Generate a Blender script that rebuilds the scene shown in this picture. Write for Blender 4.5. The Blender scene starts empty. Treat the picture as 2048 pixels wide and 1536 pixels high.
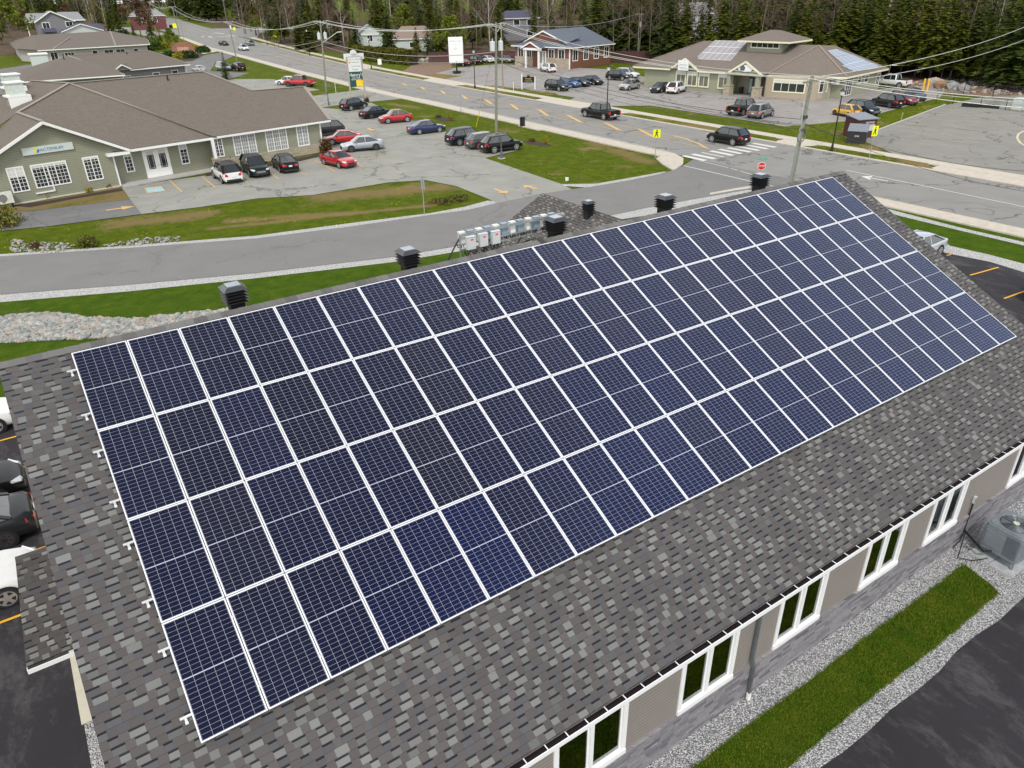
import bpy, bmesh, math, random
from mathutils import Vector, Matrix
from mathutils.geometry import tessellate_polygon
R_ = random.Random(7)
D = bpy.data; COL = bpy.context.scene.collection; S = bpy.context.scene
rad = math.radians; PI = math.pi
# ---------------------------------------------------------------- camera
RX, RY, RZ = [[0.8298127, -0.557731, -0.018627], [-0.2795443, -0.3865638, -0.8788762], [0.482976, 0.7345097, -0.4766861]]
FPX = 1466.205
CP = Vector((0.0740, -16.4542, 15.4865))
RX, RY, RZ = Vector(RX), Vector(RY), Vector(RZ)
cam = D.cameras.new('camera'); co = D.objects.new('camera', cam); COL.objects.link(co)
cam.sensor_fit = 'HORIZONTAL'; cam.sensor_width = 36; cam.lens = FPX/2048*36
cam.clip_start = .1; cam.clip_end = 5000
mw = Matrix.Identity(4)
for i in range(3):
    mw[i][0] = RX[i]; mw[i][1] = -RY[i]; mw[i][2] = -RZ[i]; mw[i][3] = CP[i]
co.matrix_world = mw
S.camera = co
# ---------------------------------------------------------------- sky, sun, exposure
SUN_EL, SUN_AZ = 52, 215     # azimuth measured clockwise from +Y
w = D.worlds.new('World'); S.world = w; w.use_nodes = True
nt = w.node_tree; nt.nodes.clear()
out = nt.nodes.new('ShaderNodeOutputWorld'); bg = nt.nodes.new('ShaderNodeBackground')
sky = nt.nodes.new('ShaderNodeTexSky'); sky.sky_type = 'NISHITA'; sky.sun_disc = False
sky.sun_elevation = rad(SUN_EL); sky.sun_rotation = rad(SUN_AZ); sky.dust_density = 1.2; sky.ozone_density = 1
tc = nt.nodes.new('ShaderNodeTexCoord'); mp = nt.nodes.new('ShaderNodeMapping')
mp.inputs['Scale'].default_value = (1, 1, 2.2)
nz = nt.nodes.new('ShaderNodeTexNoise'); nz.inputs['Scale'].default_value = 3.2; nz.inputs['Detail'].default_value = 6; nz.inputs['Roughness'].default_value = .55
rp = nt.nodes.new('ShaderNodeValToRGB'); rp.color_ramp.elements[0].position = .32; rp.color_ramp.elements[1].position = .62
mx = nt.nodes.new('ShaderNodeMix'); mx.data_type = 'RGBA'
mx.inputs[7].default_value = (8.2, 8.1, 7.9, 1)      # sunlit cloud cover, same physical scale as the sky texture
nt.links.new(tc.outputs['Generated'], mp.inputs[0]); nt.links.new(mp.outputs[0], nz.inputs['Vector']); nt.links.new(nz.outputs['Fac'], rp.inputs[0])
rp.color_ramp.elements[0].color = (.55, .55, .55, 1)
# added: unseen cloud cover thinned eastward so the panels reflect blue sky
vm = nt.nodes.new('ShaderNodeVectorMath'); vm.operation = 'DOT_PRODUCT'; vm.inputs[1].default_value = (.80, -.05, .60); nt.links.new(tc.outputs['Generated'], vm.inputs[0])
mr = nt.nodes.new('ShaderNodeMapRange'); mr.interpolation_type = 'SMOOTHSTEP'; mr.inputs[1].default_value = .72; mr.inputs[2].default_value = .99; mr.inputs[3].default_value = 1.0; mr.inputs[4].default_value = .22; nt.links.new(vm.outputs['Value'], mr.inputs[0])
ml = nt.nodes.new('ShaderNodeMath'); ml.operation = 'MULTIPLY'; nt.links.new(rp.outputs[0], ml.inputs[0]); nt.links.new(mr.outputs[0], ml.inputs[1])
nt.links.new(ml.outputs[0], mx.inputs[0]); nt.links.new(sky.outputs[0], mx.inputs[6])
# added: out-of-view sky dimmed overhead to keep reflections in nearer panels dark
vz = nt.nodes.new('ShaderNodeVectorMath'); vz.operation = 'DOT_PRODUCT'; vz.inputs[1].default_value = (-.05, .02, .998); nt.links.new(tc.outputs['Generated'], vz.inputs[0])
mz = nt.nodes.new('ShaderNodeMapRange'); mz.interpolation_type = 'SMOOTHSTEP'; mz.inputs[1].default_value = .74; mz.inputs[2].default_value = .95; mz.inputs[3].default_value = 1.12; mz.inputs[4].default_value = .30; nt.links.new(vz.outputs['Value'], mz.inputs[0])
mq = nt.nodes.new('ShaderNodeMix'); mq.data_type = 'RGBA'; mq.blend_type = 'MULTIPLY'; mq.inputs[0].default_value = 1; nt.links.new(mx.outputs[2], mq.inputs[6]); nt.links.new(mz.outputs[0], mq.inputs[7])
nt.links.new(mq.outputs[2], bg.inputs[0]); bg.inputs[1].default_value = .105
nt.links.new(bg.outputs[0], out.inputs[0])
sl = D.lights.new('sun', 'SUN'); sl.energy = 1.5; sl.angle = rad(10); sl.color = (1, .96, .9)
so = D.objects.new('sun', sl); COL.objects.link(so)
a_, e_ = rad(SUN_AZ), rad(SUN_EL)
sd = Vector((math.sin(a_)*math.cos(e_), math.cos(a_)*math.cos(e_), math.sin(e_)))
so.rotation_euler = sd.to_track_quat('Z', 'Y').to_euler(); so.location = sd*60
S.view_settings.view_transform = 'Standard'; S.view_settings.look = 'None'; S.view_settings.gamma = 1
S.view_settings.exposure = 0.62; S.view_settings.use_curve_mapping = False
S.cycles.max_bounces = 8; S.cycles.transparent_max_bounces = 12
S.cycles.use_denoising = True
# ---------------------------------------------------------------- surveying: photograph point -> place on the ground
def ray(u, v):
    return (RX*((u-1024)/FPX) + RY*((v-768)/FPX) + RZ).normalized()
def G(u, v, z=0.0):
    d = ray(u, v); return CP + d*((z-CP.z)/d.z)
def PLN(p, P0, n):
    d = ray(*p); n = Vector(n); return CP + d*((Vector(P0)-CP).dot(n)/d.dot(n))
def HG(b, t):
    B = G(*b); d = ray(*t); s = ((B.x-CP.x)*d.x + (B.y-CP.y)*d.y)/(d.x**2+d.y**2); return CP.z + d.z*s
def PJ(X):
    q = Vector(X)-CP; return (1024+FPX*q.dot(RX)/q.dot(RZ), 768+FPX*q.dot(RY)/q.dot(RZ), q.dot(RZ))
# ---------------------------------------------------------------- node helpers
class NG:
    def __init__(s, name):
        s.m = D.materials.new(name); s.m.use_nodes = True; s.t = s.m.node_tree; s.t.nodes.clear()
        s.o = s.t.nodes.new('ShaderNodeOutputMaterial'); s.b = s.t.nodes.new('ShaderNodeBsdfPrincipled')
        s.t.links.new(s.b.outputs[0], s.o.inputs[0])
    def n(s, k, **kw):
        x = s.t.nodes.new('ShaderNode'+k)
        for a, b in kw.items(): setattr(x, a, b)
        return x
    def set(s, sock, v):
        if isinstance(v, bpy.types.NodeSocket): s.t.links.new(v, sock)
        else: sock.default_value = v
    def M(s, op, a, b=0.0, c=0.0):
        x = s.n('Math', operation=op); s.set(x.inputs[0], a); s.set(x.inputs[1], b); s.set(x.inputs[2], c); return x.outputs[0]
    def mix(s, f, a, b):
        x = s.n('Mix', data_type='RGBA'); s.set(x.inputs[0], f); s.set(x.inputs[6], c4(a)); s.set(x.inputs[7], c4(b)); return x.outputs[2]
    def mul(s, a, b, f=1.0):
        x = s.n('Mix', data_type='RGBA', blend_type='MULTIPLY'); s.set(x.inputs[0], f); s.set(x.inputs[6], c4(a)); s.set(x.inputs[7], c4(b)); return x.outputs[2]
    def co(s, kind='Object'):
        return s.n('TexCoord').outputs[kind]
    def xyz(s, v):
        x = s.n('SeparateXYZ'); s.set(x.inputs[0], v); return x.outputs
    def comb(s, x, y, z=0.0):
        k = s.n('CombineXYZ'); s.set(k.inputs[0], x); s.set(k.inputs[1], y); s.set(k.inputs[2], z); return k.outputs[0]
    def noise(s, v, sc, det=4, rough=.55, col=False):
        x = s.n('TexNoise'); s.set(x.inputs['Vector'], v); x.inputs['Scale'].default_value = sc; x.inputs['Detail'].default_value = det
        x.inputs['Roughness'].default_value = rough; return x.outputs['Color' if col else 'Fac']
    def vor(s, v, sc, out='Color', rnd=1.0, feat='F1'):
        x = s.n('TexVoronoi', feature=feat); s.set(x.inputs['Vector'], v); x.inputs['Scale'].default_value = sc; x.inputs['Randomness'].default_value = rnd; return x.outputs[out]
    def wn(s, v):
        x = s.n('TexWhiteNoise', noise_dimensions='3D'); s.set(x.inputs['Vector'], v); return x.outputs['Value']
    def ramp(s, f, pts):
        x = s.n('ValToRGB'); s.set(x.inputs[0], f); e = x.color_ramp.elements
        while len(e) < len(pts): e.new(.5)
        for i, (p, c) in enumerate(pts): e[i].position = p; e[i].color = c4(c)
        return x.outputs[0]
    def rng(s, f, a, b, c=0.0, d=1.0):
        x = s.n('MapRange'); s.set(x.inputs[0], f)
        for i, v in enumerate((a, b, c, d)): x.inputs[i+1].default_value = v
        return x.outputs[0]
    def fin(s, col=None, rough=.7, metal=0.0, bump=None, bs=.3, bd=.02, spec=.5):
        if col is not None: s.set(s.b.inputs['Base Color'], c4(col))
        s.set(s.b.inputs['Roughness'], rough); s.set(s.b.inputs['Metallic'], metal); s.b.inputs['Specular IOR Level'].default_value = spec
        if bump is not None:
            x = s.n('Bump'); x.inputs['Strength'].default_value = bs; x.inputs['Distance'].default_value = bd
            s.set(x.inputs['Height'], bump); s.t.links.new(x.outputs[0], s.b.inputs['Normal'])
        return s.m
def c4(c):
    if isinstance(c, (tuple, list)) and len(c) == 3: return (*c, 1)
    return c
def plain(name, col, rough=.6, metal=0.0, var=.12, sc=6.0, spec=.5):
    g = NG(name); f = g.noise(g.co(), sc, 3)
    a = tuple(c*(1-var) for c in col); b = tuple(min(1, c*(1+var)) for c in col)
    return g.fin(g.mix(g.rng(f, .3, .7), a, b), rough, metal, spec=spec)
MT = {}
def P(name, *a, **k):
    if name not in MT: MT[name] = plain(name, *a, **k)
    return MT[name]
# ---------------------------------------------------------------- mesh helpers
WM = {}
def wm(o): return WM.get(o.name, Matrix.Identity(4)) if o else Matrix.Identity(4)
class MB:
    def __init__(s): s.v = []; s.f = []; s.mi = []; s.m = 0
    def add(s, vs, fs):
        k = len(s.v); s.v += [Vector(p) for p in vs]; s.f += [tuple(i+k for i in f) for f in fs]; s.mi += [s.m]*len(fs); return s
    def box(s, x0, x1, y0, y1, z0, z1, T=None):
        vs = [Vector((x, y, z)) for z in (z0, z1) for y in (y0, y1) for x in (x0, x1)]
        if T: vs = [T @ p for p in vs]
        return s.add(vs, [(0, 2, 3, 1), (4, 5, 7, 6), (0, 1, 5, 4), (2, 6, 7, 3), (0, 4, 6, 2), (1, 3, 7, 5)])
    def bar(s, a, b, w_, h_, up=(0, 0, 1)):
        a, b = Vector(a), Vector(b); d = (b-a).normalized(); sd_ = d.cross(Vector(up))
        if sd_.length < 1e-4: sd_ = Vector((1, 0, 0))
        sd_.normalize(); u = sd_.cross(d)
        vs = [p + sd_*(i*w_/2) + u*(j*h_/2) for p in (a, b) for i, j in ((-1, -1), (1, -1), (1, 1), (-1, 1))]
        return s.add(vs, [(0, 1, 2, 3), (7, 6, 5, 4), (0, 4, 5, 1), (1, 5, 6, 2), (2, 6, 7, 3), (3, 7, 4, 0)])
    def tube(s, pts, r, n=8, cap=True):
        pts = [Vector(p) for p in pts]; rs = r if isinstance(r, (list, tuple)) else [r]*len(pts)
        k = len(s.v); ref = None
        for i, p in enumerate(pts):
            d = (pts[min(i+1, len(pts)-1)]-pts[max(i-1, 0)]).normalized()
            if ref is None: ref = Vector((0, 0, 1)) if abs(d.z) < .9 else Vector((1, 0, 0))
            a = d.cross(ref).normalized(); b = a.cross(d); ref = b if abs(d.dot(b)) < .9 else ref
            for j in range(n):
                t = 2*PI*j/n; s.v.append(p + (a*math.cos(t)+b*math.sin(t))*rs[i])
        fs = [(k+i*n+j, k+i*n+(j+1) % n, k+(i+1)*n+(j+1) % n, k+(i+1)*n+j) for i in range(len(pts)-1) for j in range(n)]
        if cap: fs += [tuple(k+j for j in range(n))[::-1], tuple(k+(len(pts)-1)*n+j for j in range(n))]
        s.f += fs; s.mi += [s.m]*len(fs); return s
    def prism(s, poly, z0, z1, T=None):
        n = len(poly); a = sum(poly[i][0]*poly[(i+1) % n][1]-poly[(i+1) % n][0]*poly[i][1] for i in range(n))
        if a < 0: poly = poly[::-1]
        vs = [Vector((p[0], p[1], z0)) for p in poly]+[Vector((p[0], p[1], z1)) for p in poly]
        tri = tessellate_polygon([[Vector((p[0], p[1], 0)) for p in poly]])
        fs = []
        for t in tri:
            q = [poly[i] for i in t]; ar = (q[1][0]-q[0][0])*(q[2][1]-q[0][1])-(q[2][0]-q[0][0])*(q[1][1]-q[0][1])
            t = t if ar > 0 else t[::-1]
            fs.append(tuple(i+n for i in t)); fs.append(tuple(t[::-1]))
        fs += [(i, (i+1) % n, (i+1) % n+n, i+n) for i in range(n)]
        if T: vs = [T @ p for p in vs]
        return s.add(vs, fs)
    def sheet(s, poly, z):
        vs = [Vector((p[0], p[1], z)) for p in poly]; fs = []
        for t in tessellate_polygon([vs]):
            q = [vs[i] for i in t]; ar = (q[1]-q[0]).cross(q[2]-q[0]).z
            fs.append(tuple(t) if ar > 0 else tuple(t[::-1]))
        return s.add(vs, fs)
    def slab(s, pts, th, n=None):      # flat 3D polygon with thickness th below it
        pts = [Vector(p) for p in pts]
        nn = Vector((0, 0, 0))
        for i in range(len(pts)):
            a, b = pts[i], pts[(i+1) % len(pts)]; nn += a.cross(b)
        if n is None:
            if nn.z < 0: pts = pts[::-1]; nn = -nn
        nn.normalize(); m = len(pts); vs = pts+[p-nn*th for p in pts]
        return s.add(vs, [tuple(range(m)), tuple(range(2*m-1, m-1, -1))]+[(i, i+m, (i+1) % m+m, (i+1) % m) for i in range(m)])
    def disc(s, c, ax, r, n=16, th=0.0):
        c = Vector(c); ax = Vector(ax).normalized(); a = ax.orthogonal().normalized(); b = ax.cross(a)
        if th: return s.tube([c, c+ax*th], r, n)
        k = len(s.v); s.v += [c+(a*math.cos(2*PI*j/n)+b*math.sin(2*PI*j/n))*r for j in range(n)]; s.f.append(tuple(range(k, k+n))); s.mi.append(s.m); return s
    def build(s, name, mats, parent=None, world=False, smooth=False, loc=None):
        if not isinstance(mats, (list, tuple)): mats = [mats]
        me = D.meshes.new(name); vs = s.v
        if world and parent: iv = wm(parent).inverted(); vs = [iv @ p for p in vs]
        L = Vector(loc) if loc else None
        if L: vs = [p-L for p in vs]
        me.from_pydata([tuple(p) for p in vs], [], s.f)
        for m in mats: me.materials.append(m)
        if len(mats) > 1:
            for p, i in zip(me.polygons, s.mi): p.material_index = i
        if smooth: me.shade_smooth()
        me.update()
        o = D.objects.new(name, me); COL.objects.link(o)
        if parent: o.parent = parent
        if L: o.location = L
        WM[o.name] = wm(parent) @ (Matrix.Translation(L) if L else Matrix.Identity(4))
        return o
def thing(name, label, cat, loc=(0, 0, 0), rz=0.0, group=None, rx=0.0):
    o = D.objects.new(name, None); COL.objects.link(o); o.empty_display_size = .2
    o.location = loc; o.rotation_euler = (rx, 0, rz)
    WM[o.name] = Matrix.Translation(Vector(loc)) @ Matrix.Rotation(rz, 4, 'Z') @ Matrix.Rotation(rx, 4, 'X')
    return tag(o, label, cat, group)
def tag(o, label=None, cat=None, group=None, kind=None):
    if label: o['label'] = label
    if cat: o['category'] = cat
    if group: o['group'] = group
    if kind: o['kind'] = kind
    return o
def struct(name, mb, m, kind='structure', label=None):
    o = mb.build(name, m); o['kind'] = kind
    if label: o['label'] = label
    return o
def text(name, s_, size, m, T, parent=None, ext=.004, align='CENTER'):
    cu = D.curves.new(name, 'FONT'); cu.body = s_; cu.size = size; cu.extrude = ext; cu.align_x = align; cu.align_y = 'CENTER'; cu.resolution_u = 3
    cu.materials.append(m); t_ = D.objects.new('tmp', cu); me = D.meshes.new_from_object(t_); D.objects.remove(t_); o = D.objects.new(name, me); COL.objects.link(o)
    if parent: o.parent = parent
    o.matrix_local = wm(parent).inverted() @ T
    return o
def face_T(pos, normal, up=(0, 0, 1)):       # matrix whose local XY plane faces along normal
    n = Vector(normal).normalized(); x = Vector(up).cross(n).normalized(); y = n.cross(x)
    T = Matrix.Identity(4)
    for i in range(3): T[i][0] = x[i]; T[i][1] = y[i]; T[i][2] = n[i]; T[i][3] = Vector(pos)[i]
    return T
def dup(o, parent=None, loc=None, rz=None):
    c = o.copy(); COL.objects.link(c); c.parent = parent
    if loc is not None: c.location = loc
    if rz is not None: c.rotation_euler = (o.rotation_euler[0], o.rotation_euler[1], rz)
    for ch in list(o.children): dup(ch, c)
    return c
ORD = ['first', 'second', 'third', 'fourth', 'fifth', 'sixth', 'seventh', 'eighth', 'ninth', 'tenth', 'eleventh', 'twelfth', 'thirteenth', 'fourteenth', 'fifteenth', 'sixteenth',
       'seventeenth', 'eighteenth', 'nineteenth', 'twentieth', 'twenty-first', 'twenty-second', 'twenty-third', 'twenty-fourth']

# ================================================================ surface materials
def grass_mat(name, tan=.35, g1=(.058, .100, .002), g2=(.130, .160, .008), dand=0.0, tanc=(.30, .215, .105), blobs=()):
    g = NG(name); c = g.co()
    a = g.mix(g.rng(g.noise(c, 1.1, 6, .65), .35, .65), g1, g2)
    a = g.mix(g.rng(g.noise(c, 14, 4, .7), .3, .7), g.mul(a, (.55, .6, .55)), a)
    a = g.mix(g.M('MULTIPLY', g.rng(g.noise(c, 60, 2, .6), .45, .7), .35), a, (.2, .24, .05))
    t = g.M('ADD', g.noise(c, .22, 5, .6), g.M('MULTIPLY', g.noise(c, 5, 4, .7), .35))
    tf = g.rng(t, .86-tan*.5, .98-tan*.5)
    a = g.mix(g.M('MULTIPLY', tf, .85), a, g.mix(g.noise(c, 20, 3), tanc, (tanc[0]*.6, tanc[1]*.62, tanc[2]*.6)))
    for (pa, pb, r_) in blobs:      # worn, straw-coloured stretches lie along known lines on the ground
        A_, B_ = G(*pa), G(*pb); ba = B_-A_; X = g.xyz(c); dx = g.M('SUBTRACT', X[0], A_.x); dy = g.M('SUBTRACT', X[1], A_.y)
        h = g.M('ADD', g.M('MULTIPLY', dx, ba.x/ba.length_squared), g.M('MULTIPLY', dy, ba.y/ba.length_squared)); h = g.M('MINIMUM', 1.0, g.M('MAXIMUM', 0.0, h))
        ex = g.M('SUBTRACT', dx, g.M('MULTIPLY', h, ba.x)); ey = g.M('SUBTRACT', dy, g.M('MULTIPLY', h, ba.y)); d_ = g.M('SQRT', g.M('ADD', g.M('MULTIPLY', ex, ex), g.M('MULTIPLY', ey, ey)))
        k = g.M('ADD', g.M('SUBTRACT', 1.0, g.M('DIVIDE', d_, r_)), g.M('ADD', g.M('MULTIPLY', g.M('SUBTRACT', g.noise(c, .8, 5, .7), .5), 2.2), g.M('MULTIPLY', g.M('SUBTRACT', g.noise(c, 7, 3, .7), .5), 1.2)))
        a = g.mix(g.M('MULTIPLY', g.rng(k, .1, .7), .8), a, g.mix(g.noise(c, 16, 4, .8), tanc, (tanc[0]*.5, tanc[1]*.5, tanc[2]*.45)))
    if dand:
        d = g.vor(c, 3.2, 'Distance'); m_ = g.M('MULTIPLY', g.M('LESS_THAN', d, .16), g.M('GREATER_THAN', g.noise(c, .35, 3), .62-dand*.2))
        a = g.mix(m_, a, (.65, .5, .02))
    return g.fin(a, .9, bump=g.noise(c, 25, 3, .7), bs=.8, bd=.06, spec=.03)
def asphalt_mat(name, col, crack=.5, patch=.12, streak=None, speck=.15):
    g = NG(name); c = g.co()
    a = g.mix(g.rng(g.noise(c, .35, 5, .6), .3, .7), tuple(k*(1-patch) for k in col), tuple(k*(1+patch) for k in col))
    a = g.mix(g.rng(g.noise(c, 9, 4, .7), .3, .7), g.mul(a, (1-speck*.5,)*3), g.mul(a, (1+speck*.3,)*3))
    a = g.mix(g.rng(g.noise(c, 90, 2, .6), .35, .65), g.mul(a, (1-speck,)*3), a)
    wv = g.n('VectorMath', operation='ADD'); sc_ = g.n('VectorMath', operation='SCALE'); g.set(sc_.inputs[0], g.noise(c, .6, 4, .6, True)); sc_.inputs['Scale'].default_value = 3.0
    g.set(wv.inputs[0], c); g.set(wv.inputs[1], sc_.outputs[0])
    e = g.vor(wv.outputs[0], .11, 'Distance', feat='DISTANCE_TO_EDGE')
    k = g.M('MULTIPLY', g.M('LESS_THAN', e, .010), g.M('GREATER_THAN', g.noise(c, .12, 2), .46))
    a = g.mix(g.M('MULTIPLY', k, crack), a, tuple(q*.35 for q in col))
    sp = g.M('MULTIPLY', g.M('LESS_THAN', g.vor(c, .9, 'Distance'), g.M('MULTIPLY', g.noise(c, 3, 3), .22)), g.M('GREATER_THAN', g.noise(c, .25, 2), .52))
    a = g.mix(g.M('MULTIPLY', sp, .4), a, tuple(q*.5 for q in col))          # oil spots
    seam = g.M('MULTIPLY', g.M('LESS_THAN', g.M('ABSOLUTE', g.M('SUBTRACT', g.noise(c, .05, 3, .6), .5)), .0016), crack*.7)
    a = g.mix(seam, a, tuple(q*.45 for q in col))
    if streak:
        wv3 = g.n('VectorMath', operation='ADD'); g.set(wv3.inputs[0], c); s3 = g.n('VectorMath', operation='SCALE'); g.set(s3.inputs[0], g.noise(c, 1.4, 4, .7, True)); s3.inputs['Scale'].default_value = .5; g.set(wv3.inputs[1], s3.outputs[0]); c = wv3.outputs[0]
        m_ = g.n('Mapping'); m_.inputs['Scale'].default_value = streak[0]; m_.inputs['Rotation'].default_value = (0, 0, rad(streak[3] if len(streak) > 3 else 0)); g.set(m_.inputs[0], c)
        a = g.mix(g.M('MULTIPLY', g.rng(g.noise(m_.outputs[0], 1, 9, .75), .50, .72), streak[1]), a, streak[2])
    return g.fin(a, .88, bump=g.noise(g.co(), 120, 2), bs=.25, bd=.01, spec=.3)
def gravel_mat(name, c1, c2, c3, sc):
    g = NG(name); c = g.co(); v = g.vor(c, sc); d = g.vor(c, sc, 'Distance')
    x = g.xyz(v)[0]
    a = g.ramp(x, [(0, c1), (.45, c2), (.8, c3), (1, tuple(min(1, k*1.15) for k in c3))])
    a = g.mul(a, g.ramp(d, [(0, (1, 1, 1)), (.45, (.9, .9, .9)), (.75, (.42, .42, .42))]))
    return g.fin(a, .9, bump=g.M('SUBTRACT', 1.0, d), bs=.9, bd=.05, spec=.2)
GR_BASE = grass_mat('meadow grass', .22, dand=.1, blobs=[((655, 392), (880, 374), 2.6), ((240, 446), (400, 428), 2.2), ((470, 440), (700, 425), 1.0), ((780, 207), (830, 214), 1.3), ((1230, 300), (1290, 322), 1.6), ((1180, 285), (1225, 292), 1.0), ((430, 455), (900, 405), .7), ((500, 178), (560, 187), 1.2)])
GR_DRY = grass_mat('dry meadow grass', .75)
GR_VERGE = grass_mat('verge grass', .45, dand=.5)
GR_BRIGHT = grass_mat('fresh lawn', .06, (.032, .088, .002), (.082, .135, .006))
FLOOR_ = NG('forest floor'); _c = FLOOR_.co()
FLOOR_ = FLOOR_.fin(FLOOR_.mix(FLOOR_.rng(FLOOR_.noise(_c, .5, 6, .7), .3, .7), (.035, .03, .018), (.16, .11, .07)), .95, spec=.1)
AS_LOT = asphalt_mat('worn grey parking asphalt', (.315, .315, .285), .7)
AS_ROAD = asphalt_mat('street asphalt', (.27, .265, .25), .9, .08, ((1.6, .03, 1), .25, (.34, .33, .31)))
AS_DRIVE = asphalt_mat('newer drive asphalt', (.215, .212, .208), .25, .07, ((.05, 1.4, 1), .22, (.23, .22, .22), -12))
AS_DARK = asphalt_mat('fresh black asphalt', (.034, .031, .036), .1, .12, ((1.3, .5, 1), .55, (.15, .145, .15), 25))
AS_LANE = asphalt_mat('side lane asphalt', (.185, .183, .183), .4, .12, ((.08, 1.6, 1), .4, (.25, .24, .23), -12))
AS_CLINIC = asphalt_mat('cracked clinic asphalt', (.32, .30, .285), 1.0, .12)
CONC = P('kerb concrete', (.52, .47, .395), .85, var=.1, sc=2)
CONC2 = P('plain concrete', (.42, .41, .39), .85, var=.1, sc=3)
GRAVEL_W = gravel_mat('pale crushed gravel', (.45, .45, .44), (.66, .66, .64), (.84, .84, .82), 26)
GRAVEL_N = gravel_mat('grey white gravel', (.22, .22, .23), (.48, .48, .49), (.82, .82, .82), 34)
MULCH = P('bark mulch', (.045, .028, .022), .95, var=.4, sc=30)
SOIL = P('bare brown soil', (.2, .13, .09), .95, var=.35, sc=2)
def paint(name, col, wear=.4):
    g = NG(name); c = g.co(); f = g.rng(g.noise(c, 12, 5, .8), .62-wear*.2, .8)
    return g.fin(g.mix(g.M('MULTIPLY', f, wear), col, (.25, .25, .24)), .7)
YEL = paint('yellow road paint', (.64, .41, .15), .6); YELN = paint('fresh yellow paint', (.80, .42, .02), .1); YELW = paint('worn pale yellow paint', (.62, .54, .36), .7)
WHT = paint('white road paint', (.66, .66, .64), .5); BLU = paint('pale blue paint', (.33, .56, .62), .3)
# ================================================================ ground and roads
def px(*a): return [G(a[i], a[i+1]) for i in range(0, len(a), 2)]
struct('ground', MB().sheet([(-900, -400), (1300, -400), (1300, 1800), (-900, 1800)], -.04), GR_BASE)
struct('forest_floor', MB().sheet([(118, 112), (126, 60), (131, 47), (125, 36), (124, 0), (420, -60), (420, 420), (150, 420), (128, 300), (128, 170)], -.02), FLOOR_)
struct('forest_floor', MB().sheet([(84, 200), (81, 178), (92, 160), (112, 150), (128, 170), (128, 300), (150, 420), (160, 700), (118, 500), (98, 330), (86, 250)], -.02), FLOOR_)
struct('forest_floor', MB().sheet([(-160, 330), (14, 268), (20, 380), (60, 420), (74, 470), (96, 700), (-100, 900)], -.02), FLOOR_)
# main street, running straight away from the crossing, then bending right
XN, XF = 57.0, 69.6
ns = [(XN, -60), (XN, 115), (58.3, 150), (61.3, 200), (63.6, 250), (72.8, 338), (80, 430), (100, 620)]
fs = [(XF, -60), (XF, 115), (70.6, 145), (75.5, 200), (83, 265), (94, 345), (104, 430), (128, 620)]
struct('street', MB().sheet(ns+fs[::-1], .005), AS_ROAD)
struct('side_street', MB().sheet(px(420, 57, 440, 62, 475, 72, 512, 80, 520, 66, 560, 60, 700, 55, 700, 45, 500, 56), .003), AS_ROAD)
def offline(pts, d):
    o = []
    for i, p in enumerate(pts):
        a = Vector(pts[max(i-1, 0)]); b = Vector(pts[min(i+1, len(pts)-1)]); t = (b-a).normalized(); o.append((p[0]-t.y*d, p[1]+t.x*d))
    return o
def ystrip(name, x0, x1, y0, y1, z, m, h=None):
    mb = MB()
    if h: mb.prism([(x0, y0), (x1, y0), (x1, y1), (x0, y1)], z, h)
    else: mb.sheet([(x0, y0), (x1, y0), (x1, y1), (x0, y1)], z)
    return struct(name, mb, m)
def pstrip(name, line, d0, d1, z0, z1, m):
    a, b = offline(line, d0), offline(line, d1); return struct(name, MB().prism(a+b[::-1], z0, z1), m)
# far (east) side: gutter pan, verge, pavement; breaks at the driveways
def seg(line, y0, y1):
    o = []
    for i in range(len(line)-1):
        (xa, ya), (xb, yb) = line[i], line[i+1]
        if yb <= y0 or ya >= y1: continue
        ta, tb = max(0, (y0-ya)/(yb-ya)), min(1, (y1-ya)/(yb-ya))
        if not o: o.append((xa+(xb-xa)*ta, ya+(yb-ya)*ta))
        o.append((xa+(xb-xa)*tb, ya+(yb-ya)*tb))
    return o
pstrip('kerb', seg(fs, -60, 260), 0, -.45, -.03, .06, CONC)
pstrip('pavement', seg(fs, -60, 300), -2.3, -4.0, -.03, .08, CONC)
for (y0, y1) in ((-30, 9.5), (19.0, 33.0), (36.4, 62.8), (81.5, 106.5), (119, 148), (157, 260)):
    struct('verge', MB().prism([(p[0], p[1]) for p in offline(seg(fs, y0, y1), -.45)]+[(p[0], p[1]) for p in offline(seg(fs, y0+1.6, y1-1.2), -2.3)][::-1], -.03, .075), GR_VERGE)
for (y0, y1) in ((9.5, 19.0), (33.0, 36.4), (62.8, 81.5), (106.5, 119), (148, 157)):
    pstrip('pavement', seg(fs, y0-.4, y1+.4), -.45, -2.3, -.03, .055, CONC)
# near (west) side: pavement against the kerb
K = px(1327, 347, 1345, 338, 1361, 327, 1366, 318, 1362, 311, 1352, 306)
pstrip('pavement', seg(ns, 38.6, 96.0), 0, 2.05, -.03, .09, CONC)
pstrip('pavement', seg(ns, 96.0, 113.5), 0, 2.05, -.03, .045, CONC)
pstrip('pavement', seg(ns, 113.5, 330), 0, 2.05, -.03, .09, CONC)
struct('pavement', MB().prism([(XN, 38.7), (XN-2.05, 38.7)]+[(p.x, p.y) for p in px(1312, 318, 1324, 329, 1345, 341)]+[(p.x, p.y) for p in px(1352, 339, 1366, 329, 1367, 318)], -.03, .085), CONC)
pstrip('pavement', seg(ns, -60, 17.2), 0, 1.95, -.03, .09, CONC)
struct('bus_stop_pad', MB().prism([(p.x, p.y) for p in px(1036, 252, 1075, 261, 1093, 260, 1060, 249)], -.03, .088), CONC)
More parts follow.
